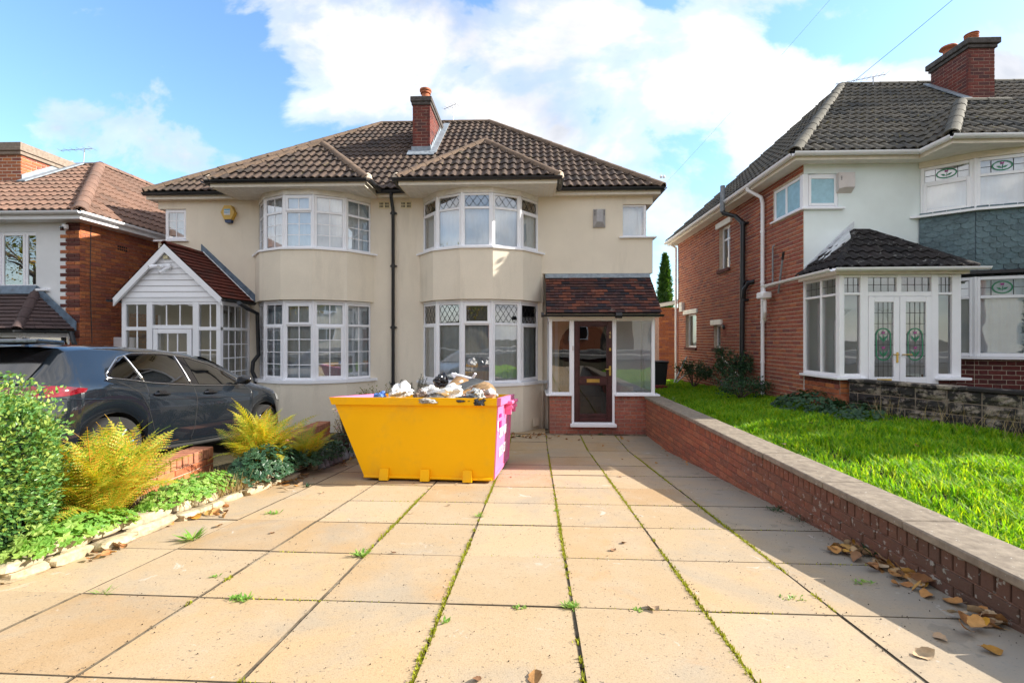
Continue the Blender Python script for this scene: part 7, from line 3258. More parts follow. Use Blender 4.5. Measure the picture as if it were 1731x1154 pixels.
def side_line(name, pts, r, mat, sg=-1, off=.004, parent=None):
    mb = MB()
    P3 = []
    for (a, b), (c, d) in zip(pts[:-1], pts[1:]):
        n = max(1, int(math.hypot(c - a, d - b) / .05))
        for i in range(n):
            s, z = a + (c - a) * i / n, b + (d - b) * i / n
            P3.append((s, sg * (sidey(s, z) + off), z))
    s, z = pts[-1]
    P3.append((s, sg * (sidey(s, z) + off), z))
    mb.tube(P3, r, 6)
    return mb.build(name, mat, parent or car, smooth=True, local=True)


for sg in (-1, 1):
    top = [(.66, 1.09), (.86, 1.27), (1.02, 1.33), (1.35, 1.355), (1.74, 1.345)]
    side_patch('dark_trim', [(.66, 1.09), (.90, 1.29), (1.1, 1.345), (1.5, 1.362), (1.9, 1.335), (2.3, 1.245), (2.55, 1.15), (2.86, .99)],
               [(.64, 1.055), (.9, 1.04), (1.2, 1.005), (1.5, .99), (1.9, .97), (2.3, .965), (2.6, .965), (2.9, .965)], M_blackgloss, sg, .003, 26, 6)
    side_patch('side_window', [(.71, 1.10), (.86, 1.24), (.96, 1.30)], [(.70, 1.07), (.86, 1.055), (1.07, 1.045)], M_glass_car, sg, .007, 6)
    side_patch('side_window', [(1.0, 1.312), (1.3, 1.338), (1.66, 1.338)], [(1.11, 1.04), (1.4, 1.015), (1.74, .998)], M_glass_car, sg, .007, 10)
    side_patch('side_window', [(1.84, 1.322), (2.2, 1.255), (2.48, 1.16), (2.72, 1.045)], [(1.92, .99), (2.2, .985), (2.5, .982), (2.78, .985)], M_glass_car, sg, .007, 12)
    side_line('window_trim', [(.665, 1.10), (.88, 1.285), (1.08, 1.345), (1.5, 1.362), (1.9, 1.335), (2.25, 1.262), (2.52, 1.165), (2.84, 1.0)], .009, M_chrome, sg)
    side_line('window_trim', [(.665, 1.10), (.655, 1.06), (.9, 1.04), (1.2, 1.003), (1.5, .988), (1.9, .970), (2.4, .965), (2.84, .97)], .009, M_chrome, sg)
    side_line('window_trim', [(.975, 1.31), (1.09, 1.03)], .010, M_chrome, sg, .010)
    side_line('window_trim', [(1.69, 1.35), (1.78, .985)], .008, M_chrome, sg, .010)
    side_line('door_seam', [(1.80, .98), (1.82, .80), (1.80, .5), (1.78, .27)], .0045, M_rubber, sg, .0)
    side_line('door_seam', [(.74, 1.03), (.98, .90), (1.10, .72), (1.20, .45), (1.28, .30), (1.78, .27), (2.86, .27)], .0045, M_rubber, sg, .0)
    side_line('door_seam', [(2.80, .97), (2.92, .85), (2.93, .6), (2.86, .27)], .0045, M_rubber, sg, .0)
    side_line('body_crease', [(.2, .86), (.9, .82), (1.8, .80), (2.9, .80)], .006, M_carpaint, sg, -.002)
    side_line('sill_trim', [(1.16, .235), (2.0, .225), (2.86, .235)], .03, M_rubber, sg, -.012)
    for s in (1.28, 2.06):
        mb = MB()
        y = sidey(s, .87)
        mb.tube([(s - .10, sg * (y + .006), .875), (s - .07, sg * (y + .035), .878), (s + .08, sg * (y + .035), .875), (s + .11, sg * (y + .006), .872)], .013, 8)
        mb.tube([(s - .05, sg * (y + .0), .895), (s + .05, sg * (y + .0), .895)], .022, 8)
        mb.build('door_handle', M_blackgloss, car, local=True, smooth='auto')
    mb = MB()
    y = sidey(2.62, 1.0)
    mb.tube([(2.66, sg * (y - .03), .99), (2.66, sg * (y + .07), 1.01)], .02, 8)
    bm = bmesh.new()
    bmesh.ops.create_icosphere(bm, subdivisions=3, radius=1)
    for v in bm.verts:
        v.co = Vector((v.co.x * .075 * (1 if v.co.x > 0 else .5) + 2.64, sg * (y + .14) + v.co.y * .11, 1.045 + v.co.z * .072))
    bm.verts.index_update()
    mb.add([tuple(v.co) for v in bm.verts], [[v.index for v in f.verts] for f in bm.faces])
    bm.free()
    mb.build('door_mirror', M_blackgloss, car, smooth='auto', local=True)
    # lamps
    side_patch('tail_light', [(.03, .955), (.1, .985), (.25, .975), (.42, .955)], [(.02, .865), (.1, .87), (.25, .885), (.40, .92)], M_taillight, sg, .008, 10)
    side_patch('headlight', [(3.52, .83), (3.75, .80), (3.93, .72)], [(3.62, .72), (3.8, .70), (3.97, .60)], M_clearlens, sg, .006, 8)
    # wheels
    for c in (.74, 3.28):
        w = bpy.data.objects.new('wheel', None)
        COL.objects.link(w)
        w.parent = car
        w.location = (c, sg * .785, .325)
        WLOC[w.name] = Vector((0, 0, 0))
        mb = MB()
        mb.lathe([(.225, -.09), (.30, -.10), (.322, -.07), (.325, 0), (.322, .07), (.30, .10), (.225, .09)], (0, 0, 0), 32, ax='y')
        mb.build('tyre', M_rubber, w, smooth='auto', local=True)
        mb = MB()
        mb.lathe([(.232, -.085), (.215, -.08), (.205, -.02), (.20, .02), (.205, .08), (.232, .085)], (0, 0, 0), 28, ax='y')
        mb.lathe([(0, sg * .075), (.04, sg * .078), (.05, sg * .06), (.05, 0), (0, 0)], (0, 0, 0), 14, ax='y')
        for k in range(10):
            a = 2 * PI * (k // 2) / 5 + (.17 if k % 2 else -.17)
            a2 = 2 * PI * (k // 2) / 5 + (.24 if k % 2 else -.24)
            p0 = Vector((math.cos(a) * .03, sg * .072, math.sin(a) * .03))
            p1 = Vector((math.cos(a2) * .215, sg * .082, math.sin(a2) * .215))
            mb.tube([p0, p1], .013, 5)
        mb.build('rim', M_alloy, w, smooth='auto', local=True)
        mb = MB()
        mb.lathe([(0, -sg * .02), (.13, -sg * .02), (.13, sg * .01), (0, sg * .01)], (0, 0, 0), 20, ax='y')
        mb.build('brake_disc', M_grey_metal, w, local=True)
        mb = MB()
        n = 14
        o_ = [(c + (AR + .0) * math.cos(PI * i / n), sg * .60, .325 + (AR) * math.sin(PI * i / n)) for i in range(n + 1)]
        o2 = [(c + (AR + .0) * math.cos(PI * i / n), sg * .85, .325 + (AR) * math.sin(PI * i / n)) for i in range(n + 1)]
        mb.add(o_ + o2, [(i, i + 1, n + 2 + i, n + 1 + i) for i in range(n)])
        mb.build('wheel_arch', M_rubber, car, local=True)
# screens
def screen(name, s0, s1, f0, f1, mat, off=.006):
    mb = MB()
    n, r_ = 14, 8
    vs = []
    for j in range(r_ + 1):
        s = s0 + (s1 - s0) * j / r_
        zr = ips('roof', s) + off
        w = ips('rw', s) * (f0 + (f1 - f0) * j / r_)
        for i in range(n + 1):
            y = -w + 2 * w * i / n
            vs.append((s - (.004 if s < 1 else -.004), y, zr - .022 * (abs(y) / ips('rw', s)) ** 3))
    fs = [(j * (n + 1) + i, j * (n + 1) + i + 1, (j + 1) * (n + 1) + i + 1, (j + 1) * (n + 1) + i) for j in range(r_) for i in range(n)]
    mb.add(vs, fs)
    return mb.build(name, mat, car, smooth=True, local=True)


screen('rear_window', .10, .335, .98, .95, M_blackgloss, .012)
screen('windscreen', 2.22, 3.04, .90, .93, M_blackgloss, .007)
mb = MB()
mb.cbox(.16, -.56, 1.385, .42, .56, 1.43, .016)
mb.build('spoiler', M_carpaint, car, local=True)
mb = MB()
mb.add([(.46, -.03, 1.41), (.46, .03, 1.41), (.62, .022, 1.42), (.62, -.022, 1.42), (.47, -.008, 1.475), (.47, .008, 1.475), (.52, .006, 1.465), (.52, -.006, 1.465)],
       [(0, 1, 5, 4), (1, 2, 6, 5), (2, 3, 7, 6), (3, 0, 4, 7), (4, 5, 6, 7)])
mb.build('aerial_fin', M_carpaint, car, local=True)
mb = MB()
mb.box(-.012, -.50, .80, .012, .50, .86)
mb.build('tail_light_bar', M_blackgloss, car, local=True)
mb = MB()
mb.tube([(.06, .0, 1.02), (.03, -.25, 1.05), (.04, -.42, 1.06)], .012, 6)
mb.build('wiper', M_rubber, car, local=True)

# ================================================================ THE PLANTED BED BETWEEN THE DRIVES
def EX(y):
    return -3.04 + .055 * y


# soil
mb = MB()
vs = []
ys = [1.0 + .25 * i for i in range(33)]
for y in ys:
    for k in range(5):
        x0, x1 = -3.62, EX(y) - .04
        t_ = k / 4
        vs.append((x0 + (x1 - x0) * t_, y, zd(y) + .05 + .07 * math.sin(t_ * PI) + rnd.uniform(-.01, .01) + (.02 if y < 8.6 else 0)))
fs = [(j * 5 + i, j * 5 + i + 1, (j + 1) * 5 + i + 1, (j + 1) * 5 + i) for j in range(len(ys) - 1) for i in range(4)]
mb.add(vs, fs)
bed = mb.build('flower_bed', M_soil)
bed['kind'] = 'structure'
# edging stones
rr = random.Random(5)
edge = thing('stone_edging', 'cream split stones edging the planted bed along the slab drive', 'edging', (EX(3), 3, zd(3)))


def rough_stone(L, d, h, seed):
    bm = bmesh.new()
    bmesh.ops.create_cube(bm, size=2)
    bmesh.ops.subdivide_edges(bm, edges=bm.edges[:], cuts=4, use_grid_fill=True)
    o_ = Vector((seed * 9.1, seed * 4.7, seed * 2.3))
    for v in bm.verts:
        p_ = v.co
        q_ = Vector([math.copysign(abs(c) ** 1.0, c) for c in p_])
        l6 = (abs(q_.x) ** 5 + abs(q_.y) ** 5 + abs(q_.z) ** 5) ** .2
        q_ = q_ / l6
        n = mn.noise(q_ * 1.3 + o_) * .16 + mn.noise(q_ * 3.5 + o_) * .10
        q_ *= 1 + n
        v.co = Vector((q_.x * L / 2 + L / 2, q_.y * d / 2 - d / 2, q_.z * h / 2 + h / 2))
    me = bpy.data.meshes.new('edging_stone')
    bm.to_mesh(me)
    bm.free()
    me.materials.append(M_creamstone)
    me.polygons.foreach_set('use_smooth', [True] * len(me.polygons))
    me.set_sharp_from_angle(angle=R(28))
    return me


y = 1.1
while y < 6.2:
    L = rr.choice([.34, .24, .44, .18, .28])
    for lay in range(2):
        if lay == 0 and y > 4.8 and rr.random() < .3:
            continue
        hh_ = rr.uniform(.055, .085)
        me_ = rough_stone(L * rr.uniform(.9, 1.04), rr.uniform(.13, .20), hh_, rr.random())
        ox = EX(y) + (.01 if lay == 0 else -.045) + rr.uniform(-.03, .03)
        tw_ = Matrix.Rotation(rr.uniform(-.12, .12), 4, 'Z') @ Matrix.Rotation(rr.uniform(-.06, .06), 4, 'Y') @ Matrix.Rotation(rr.uniform(-.10, .10), 4, 'X')
        M = frame3(Vector((ox, y + rr.uniform(0, .03), zd(y) - .01 + lay * .062)), Vector((.05, 1, -.0866)).normalized(), Vector((1, -.05, 0)).normalized(), Vector((0, .0866, 1)).normalized()) @ tw_
        inst('edging_stone', me_, M, edge)
    y += L
# log edging beside the skip
logs = thing('log_edging', 'slanting grey log roll edging beside the foot of the yellow skip', 'edging', (-2.3, 6.4, zd(6.4)))
for i in range(9):
    y = 5.95 + i * .12
    x = EX(y) - .0
    mb = MB()
    mb.tube([(x + .06, y - .05, zd(y) + .0), (x - .07, y + .10, zd(y) + .17)], .045, 10)
    mb.build('log', M_log, logs, smooth='auto')
# the low brick wall behind
def low_wall(y0, y1, lab, zt_=.69):
    w = thing('low_brick_wall', lab, 'wall', (-3.45, (y0 + y1) / 2, zd(y1)))
    O = Vector((-3.50, y1, 0))
    T = frame(O, (0, -1, 0), (1, 0, 0))
    mb = MB(T)
    mb.box(0, -.21, -.1, y1 - y0, -.012, zt_ - .118)
    mb.build('core', M_mortar_pale, w)
    zb_ = zt_ - .115 - 4 * .075
    brickwork(w, T @ Matrix.Translation((0, 0, zb_)), y1 - y0, 4 * .075, M_leftbrick, lo=lambda s: zd(y1 - s) - zb_ - .05)
    brickwork(w, frame(O + Vector((-.22, 0, zb_)), (0, -1, 0), (-1, 0, 0)), y1 - y0, 4 * .075, M_leftbrick)
    n = int((y1 - y0) / .078)
    m2 = MB()
    m2.cbox(.004, -.225, 0, .072, .004, .106, .006)
    me_ = m2.mesh('brick', M_edgebrick)
    for i in range(n):
        inst('brick', me_, T @ Matrix.Translation((i * .078, rnd.uniform(-.003, .003), zt_ - .112 + rnd.uniform(-.003, .003))), w)
    return w


M_edgebrick = varied('orange_pink_brick', [(0, (0.40, 0.16, 0.09)), (.5, (0.47, 0.20, 0.11)), (1, (0.36, 0.15, 0.09))], dirtamt=.25)
low_wall(2.6, 5.05, 'low orange brick wall with brick-on-edge top beside the parked car')
low_wall(6.35, 8.1, 'low orange brick wall nearer the left bay window behind the fern', .44)

# ================================================================ PLANTS
def blade_poly(mb, base, d, n, L, w, pts=5):
    pass


def quad_leaf(V, F, c, d, n, L, w):
    """a pointed leaf of two triangles pairs bent along the midrib"""
    s_ = d.cross(n)
    i = len(V)
    V += [c, c + d * L * .45 + s_ * w * .5 + n * w * .12, c + d * L, c + d * L * .45 - s_ * w * .5 + n * w * .12]
    F += [(i, i + 1, i + 2), (i, i + 2, i + 3)]


def rand_dir(rr, up=0.0):
    while True:
        v = Vector((rr.uniform(-1, 1), rr.uniform(-1, 1), rr.uniform(-1, 1)))
        if .05 < v.length < 1:
            v.normalize()
            v.z += up
            return v.normalized()


def leafy(name, mat, parent, fn, count, L, w, seed, up=.3, local=False):
    rr = random.Random(seed)
    V, F = [], []
    for _ in range(count):
        p_, out = fn(rr)
        d = (out + rand_dir(rr) * .9).normalized()
        n = (rand_dir(rr) + Vector((0, 0, .8)) + out * .5).normalized()
        n = (n - d * n.dot(d))
        if n.length < .05:
            continue
        n.normalize()
        k = rr.uniform(.7, 1.25)
        quad_leaf(V, F, p_, d, n, L * k, w * k)
    mb = MB()
    mb.v = [tuple(v) for v in V]
    mb.f = F
    mb.m = [0] * len(F)
    return mb.build(name, mat, parent, local=local)


# clipped box shrub in the near left corner
hb_ = thing('box_shrub', 'leafy box shrub in the near left corner of the bed', 'shrub', (-3.48, 2.62, zd(2.62)))


def box_pt(rr):
    a = rr.uniform(0, 2 * PI)
    z = rr.random() ** .8
    t_ = z
    prof = .50 * (1 - .10 * (1 - t_) ** 2) * (1 if t_ < .72 else math.sqrt(max(0, 1 - ((t_ - .72) / .30) ** 2)))
    lump = 1 + .20 * mn.noise(Vector((math.cos(a) * 1.7, math.sin(a) * 1.7, z * 3)))
    k = rr.uniform(.80, 1.0) ** .5
    r_ = prof * lump * k
    if rr.random() < .25:
        r_ *= rr.random()
        z = .72 + .26 * math.sqrt(max(0, 1 - (r_ / .62) ** 2))
    out = Vector((math.cos(a), math.sin(a), .3 + (z > .75) * .8)).normalized()
    spr = 1 + (.16 * rr.random() if rr.random() < .12 else 0)
    return Vector((-3.48 + math.cos(a) * r_ * spr, 2.62 + math.sin(a) * r_ * spr, zd(2.62) + .03 + z * 1.02 * spr)), out


leafy('foliage', L_box, hb_, box_pt, 34000, .030, .018, 1)
mb = MB()
mb.tube([(-3.48, 2.62, zd(2.62) - .05), (-3.48, 2.62, zd(2.62) + .45)], .03, 8)
mb.build('stem', M_bark, hb_)
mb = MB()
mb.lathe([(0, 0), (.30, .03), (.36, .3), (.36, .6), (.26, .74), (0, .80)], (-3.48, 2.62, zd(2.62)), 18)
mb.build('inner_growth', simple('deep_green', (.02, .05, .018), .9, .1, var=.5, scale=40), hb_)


# ferns
def frond_mesh(L, arch_, seed, mat):
    rr = random.Random(seed)
    mb = MB()
    N = 30
    pts = []
    p_ = Vector((0, 0, 0))
    ang_ = R(rr.uniform(70, 84))
    for i in range(N + 1):
        pts.append(p_.copy())
        st = L / N
        p_ = p_ + Vector((math.cos(ang_) * st, 0, math.sin(ang_) * st))
        ang_ -= arch_ / N * (.4 + 1.4 * i / N)
    mb.tube(pts, .003, 4, rs=[.004 * (1 - .8 * i / N) for i in range(N + 1)])
    V, F = [], []
    for i in range(3, N):
        t_ = (i - 3) / (N - 3)
        pl_ = L * .20 * math.sin(PI * min(1, (t_ * .93 + .12))) ** .8 * (1 - .35 * t_)
        d = (pts[i + 1] - pts[i]).normalized() if i < N else d
        up_ = Vector((-d.z, 0, d.x))
        for sg in (1, -1):
            side_ = (Vector((0, sg, 0)) + d * .42 + up_ * rr.uniform(-.12, .16)).normalized()
            nrm = side_.cross(d) * (-sg)
            nrm.normalize()
            w = L / N * .80
            acr = nrm.cross(side_).normalized()
            K = 6
            e1 = []
            e2_ = []
            for k in range(K + 1):
                f_ = k / K
                ww = w * (1 - f_) ** .7 * .62
                droop = -nrm * (.12 * pl_ * f_ * f_)
                c = pts[i] + side_ * pl_ * f_ + droop
                e1.append(c + acr * ww * 1.0)
                e2_.append(c - acr * ww * 1.0)
            b_ = len(V)
            # saw-toothed halves
            for k in range(K):
                c0 = (e1[k] + e2_[k]) / 2
                c1 = (e1[k + 1] + e2_[k + 1]) / 2
                for e_ in (e1, e2_):
                    tip = e_[k] * .45 + e_[k + 1] * .55 + (e_[k] - c0) * .25 + side_ * .002
                    j = len(V)
                    V += [c0, tip, c1]
                    F.append((j, j + 1, j + 2))
    mb.add(V, F)
    return mb.mesh('frond', mat)


def fern(c, n, L, label, seed, spread=1.0):
    o = thing('fern', label, 'fern', c)
    rr = random.Random(seed)
    ms = [frond_mesh(L * k, R(a), seed * 10 + i, L_fern) for i, (k, a) in enumerate([(1.0, 70), (.85, 95), (1.05, 55), (.7, 110), (.92, 80), (.6, 60)])]
    for i in range(n):
        a = 2 * PI * i / n * 2.399 * 1.0 + rr.uniform(-.3, .3)
        a = i * 2.39996 + rr.uniform(-.2, .2)
        tilt = rr.uniform(-.50, .22) * spread
        r0 = rr.uniform(0, .07)
        M = Matrix.Translation((math.cos(a) * r0, math.sin(a) * r0, 0)) @ Matrix.Rotation(a, 4, 'Z') @ Matrix.Rotation(tilt, 4, 'Y') @ Matrix.Rotation(rr.uniform(-.3, .3), 4, 'X') @ Matrix.Scale(rr.uniform(.75, 1.1), 4)
        inst('frond', ms[rr.randrange(len(ms))], M, o, local=True)
    return o


fern((-3.08, 3.22, zd(3.3) + .10), 104, .76, 'large yellowing fern between the box shrub and the low brick wall', 31)
fern((-3.24, 3.55, zd(3.6) + .10), 70, .72, 'smaller yellow green fern directly behind the large one by the car wheel', 32)
fern((-3.02, 5.10, zd(5.05) + .12), 96, .80, 'golden fern in front of the car bonnet beside the end of the low brick wall', 33)
fern((-2.78, 5.70, zd(5.65) + .10), 40, .60, 'thin golden fern leaning towards the left bay window', 34)


# lobed-leaf plants
def lobed_leaf(mb, c, d, n, s_, lobes=5):
    a_ = d
    b_ = n.cross(d).normalized()
    V = [c]
    k = lobes * 2 + 1
    for i in range(k + 1):
        t_ = -2.5 + 5.0 * i / k
        r_ = s_ * (1.0 if i % 2 else .66) * (1 - .12 * abs(t_) / 2.5)
        V.append(c + a_ * math.cos(t_) * r_ + b_ * math.sin(t_) * r_ + n * (.12 * s_ * (1 if i % 2 else -.3)))
    i0 = len(mb.v)
    mb.v += [tuple(v) for v in V]
    for i in range(1, len(V) - 1):
        mb.f.append((i0, i0 + i, i0 + i + 1))
        mb.m.append(0)


def lobed_clump(name, label, c, rx, ry, h, n, s_, mat, seed, cat='plant', kind=None, zf=None, group=None):
    rr = random.Random(seed)
    mb = MB()
    for _ in range(n):
        a, r_ = rr.uniform(0, 2 * PI), math.sqrt(rr.random())
        x, y = c[0] + math.cos(a) * r_ * rx, c[1] + math.sin(a) * r_ * ry
        z = (zf(x, y) if zf else c[2]) + h * (1 - r_ ** 2) ** .5 * rr.uniform(.35, 1.0) + .01
        out = Vector((math.cos(a) * r_, math.sin(a) * r_, 0))
        nn_ = (Vector((0, 0, 1)) + out * .8 + rand_dir(rr) * .45).normalized()
        d = rand_dir(rr)
        d = (d - nn_ * d.dot(nn_)).normalized()
        lobed_leaf(mb, Vector((x, y, z)), d, nn_, s_ * rr.uniform(.6, 1.2))
    o = mb.build(name, mat)
    return tag(o, label, cat, group, kind)


bz = lambda x, y: zd(y) + .11
lobed_clump('geranium_clump', 'pale lime lobed leaves spilling over the stones below the box shrub', (-2.96, 2.95, 0), .16, .45, .16, 260, .042, L_lime, 41, zf=bz)
lobed_clump('geranium_clump', 'pale green lobed leaves at the foot of the large yellowing fern', (-3.02, 3.15, 0), .14, .30, .10, 100, .036, L_lime, 42, zf=bz)
lobed_clump('strawberry_clump', 'bright green low leaves on the edging stones before the low brick wall', (-2.98, 4.05, 0), .19, .62, .19, 620, .034, L_lime, 43, zf=bz)
lobed_clump('geranium_clump', 'dark green lobed leaves under the golden fern', (-2.86, 5.0, 0), .26, .62, .34, 760, .045, L_dark, 44, zf=bz)
lobed_clump('geranium_clump', 'dark green leaves trailing over the stones between fern and log edging', (-2.72, 5.95, 0), .24, .60, .24, 520, .036, L_dark, 45, zf=bz)
lobed_clump('ground_cover', 'dark creeping leaves behind the grey log edging beside the skip', (-2.62, 6.9, 0), .45, .8, .28, 420, .034, L_dark, 46, zf=bz, kind='stuff')
lobed_clump('ground_cover', 'sunlit green leaves along the far low brick wall', (-3.1, 6.3, 0), .30, .55, .22, 260, .030, L_lime, 47, zf=bz, kind='stuff')
# dandelion-like leaves and grass along the near stones
rr = random.Random(48)
V, F = [], []
for _ in range(1100):
    y = rr.choice([rr.uniform(3.6, 4.9), rr.uniform(4.1, 4.7)])
    x = EX(y) - rr.uniform(-.02, .5)
    b_ = Vector((x, y, zd(y) + .06))
    d = Vector((rr.uniform(-.5, .5), rr.uniform(-.6, .4), 1)).normalized()
    n = d.cross(Vector((rr.uniform(-1, 1), rr.uniform(-1, 1), 0))).normalized()
    quad_leaf(V, F, b_, d, n, rr.uniform(.08, .24), rr.uniform(.004, .010))
mb = MB()
mb.v, mb.f, mb.m = [tuple(v) for v in V], F, [0] * len(F)
tag(mb.build('seeding_grass', L_straw), 'straw coloured seeding grass before the end of the low brick wall', 'grass', kind='stuff')


def bush(name, label, c, r, h, n, L, w, mat, seed, stems=12, cat='shrub', spiky=False, flowers=None):
    o = thing(name, label, cat, c)
    rr = random.Random(seed)
    C_ = Vector(c)
    tips = []
    mb = MB()
    for i in range(stems):
        a = rr.uniform(0, 2 * PI)
        k = rr.uniform(.3, 1)
        tip = Vector((math.cos(a) * r * k, math.sin(a) * r * k, h * rr.uniform(.6, 1.0) * (1.15 - .35 * k)))
        mid = tip * .5 + Vector((0, 0, h * .1))
        mb.tube([Vector((rr.uniform(-.03, .03), rr.uniform(-.03, .03), 0)), mid, tip], .006, 5, rs=[.008, .006, .003])
        tips.append((mid, tip))
    mb.build('stem', M_bark, o, local=True)
    def fn(q_):
        m_, t_ = tips[q_.randrange(len(tips))]
        if spiky:
            f_ = q_.random()
            p_ = m_ * (1 - f_) + t_ * f_ + rand_dir(q_) * .015
            return p_, (t_ - m_).normalized() * .8 + rand_dir(q_) * .6
        f_ = q_.random() ** .7
        p_ = m_ * (1 - f_) + t_ * f_ + rand_dir(q_) * q_.uniform(0, r * .30)
        return p_, rand_dir(q_, .4)
    leafy('foliage', mat, o, fn, n, L, w, seed + 1, local=True)
    if flowers:
        mat_f, nf, sz = flowers
        V, F = [], []
        for _ in range(nf):
            p_, _o = fn(rr)
            p_ = p_ + Vector((0, 0, r * .12))
            for k in range(5):
                a = 2 * PI * k / 5
                quad_leaf(V, F, p_, Vector((math.cos(a), math.sin(a), .3)).normalized(), Vector((0, 0, 1)), sz, sz * .8)
        m2 = MB()
        m2.v, m2.f, m2.m = [tuple(v) for v in V], F, [0] * len(F)
        m2.build('flower', mat_f, o, local=True)
    return o


p_ = at(640, 664, 7.9)
bush('rose_bush', 'yellow green rose bush with pinkish tips behind the left end of the skip', (p_.x, 7.9, zd(7.9) + .05), .50, 1.02, 1900, .034, .022, L_rose, 61, 18, flowers=(M_pinkp, 16, .02))
p_ = at(697, 664, 8.6)
bush('conifer_shrub', 'dark spiky green shrub by the downpipe behind the skip', (p_.x, 8.55, zd(8.6) + .02), .55, 1.20, 5200, .030, .006, L_conifer, 62, 34, spiky=True)
p_ = at(583, 720, 6.7)
bush('dying_shrub', 'straggly dried shrub with pink flowers against the left end of the skip', (p_.x, 6.75, zd(6.7) + .05), .30, .72, 600, .030, .014, L_straw, 63, 22, flowers=(M_pinkp, 10, .022))
bush('dark_shrub', 'small dark leaved shrub behind the straggly dried one', (p_.x + .15, 7.15, zd(7.1) + .05), .34, .78, 1300, .034, .020, L_dark, 64, 16)
# right garden plants against the brick side wall
yA = yside(1207)
bush('wall_shrub', 'loose dark green shrub on the brick side wall under the small window', (RX - .55, yA - .1, zlawn(RX - .5, yA)), .55, .75, 2000, .05, .028, L_dark, 65, 16)
yB = yside(1262)
bush('wall_shrub', 'taller dark climbing shrub round the foot of the black soil pipe', (RX - .42, yB - .1, zlawn(RX - .5, yB)), .50, 1.05, 2300, .05, .028, L_dark, 66, 16)
yC_ = yside(1300)
bush('flowering_geranium', 'low leafy plant with small purple flowers before the white downpipe', (RX - .62, yC_ - .15, zlawn(RX - .5, yC_)), .60, .42, 1500, .045, .03, L_dark, 67, 20, cat='plant', flowers=(M_purple, 12, .022))
lobed_clump('geranium_clump', 'dark lobed leaves at the corner of the glazed porch plinth', (RX - .25, 7.65, 0), .50, .60, .25, 420, .05, L_dark, 68, zf=lambda x, y: zlawn(x, y))
lobed_clump('geranium_clump', 'dark lobed leaves at the left foot of the stone block wall', (RX - .05, 6.9, 0), .45, .50, .16, 300, .045, L_dark, 69, zf=lambda x, y: zlawn(x, y))
bush('weed_clump', 'small weed growing from the left sill of the cream house boundary wall end', (XR + .15, 9.0, zlawn(3, 9)), .12, .2, 100, .03, .015, L_lime, 70, 5, cat='weed')

# cypress behind the passage
cy = at(1124, 513, 26)
cyp = thing('cypress_tree', 'tall narrow dark cypress rising behind the side passage', 'tree', (cy.x, 26, -.5))
ctop_ = at(1124, 432, 26).z + .5
mb = MB()
mb.tube([(0, 0, -.5), (0, 0, ctop_ * .8)], .08, 8)
mb.build('trunk', M_bark, cyp, local=True)


def cyp_pt(q_):
    z = q_.random() ** .9
    prof = .50 * (1 - z ** 3.2) * (.75 + .25 * min(1, z * 4)) + .04
    a = q_.uniform(0, 2 * PI)
    r_ = prof * (q_.random() ** .35) * (1 + .22 * mn.noise(Vector((math.cos(a) * 1.5, math.sin(a) * 1.5, z * 9))))
    return Vector((math.cos(a) * r_, math.sin(a) * r_, z * ctop_)), Vector((math.cos(a) * .3, math.sin(a) * .3, 1))


leafy('crown', L_cypress, cyp, cyp_pt, 9000, .20, .07, 71, local=True)


def tree(c, h, r, n, mat, label, seed, L=.16):
    o = thing('broadleaf_tree', label, 'tree', c)
    rr = random.Random(seed)
    mb = MB()
    mb.tube([(0, 0, -.2), (.1, 0, h * .3), (-.05, .1, h * .5), (0, 0, h * .75)], .2, 9, rs=[.24, .17, .13, .05])
    limbs = []
    for i in range(9):
        a = i * 2.4
        z0 = h * rr.uniform(.3, .55)
        tip = Vector((math.cos(a) * r * .75, math.sin(a) * r * .75, z0 + h * rr.uniform(.15, .38)))
        mb.tube([Vector((0, 0, z0)), tip * .5 + Vector((0, 0, z0 * .55)), tip], .06, 6, rs=[.08, .05, .02])
        limbs.append(tip)
    limbs += [Vector((0, 0, h * .8)), Vector((.3, .2, h * .9))]
    mb.build('trunk', M_bark, o, local=True)
    def fn(q_):
        t_ = limbs[q_.randrange(len(limbs))]
        return t_ + rand_dir(q_) * r * .5 * q_.random() ** .4, rand_dir(q_)
    leafy('crown', mat, o, fn, n, L, L * .6, seed + 1, local=True)
    return o


tree((3.55, 22, 0), 3.6, 1.0, 2500, L_tree, 'small yellowing tree beyond the side passage beneath the cypress', 80, .10)
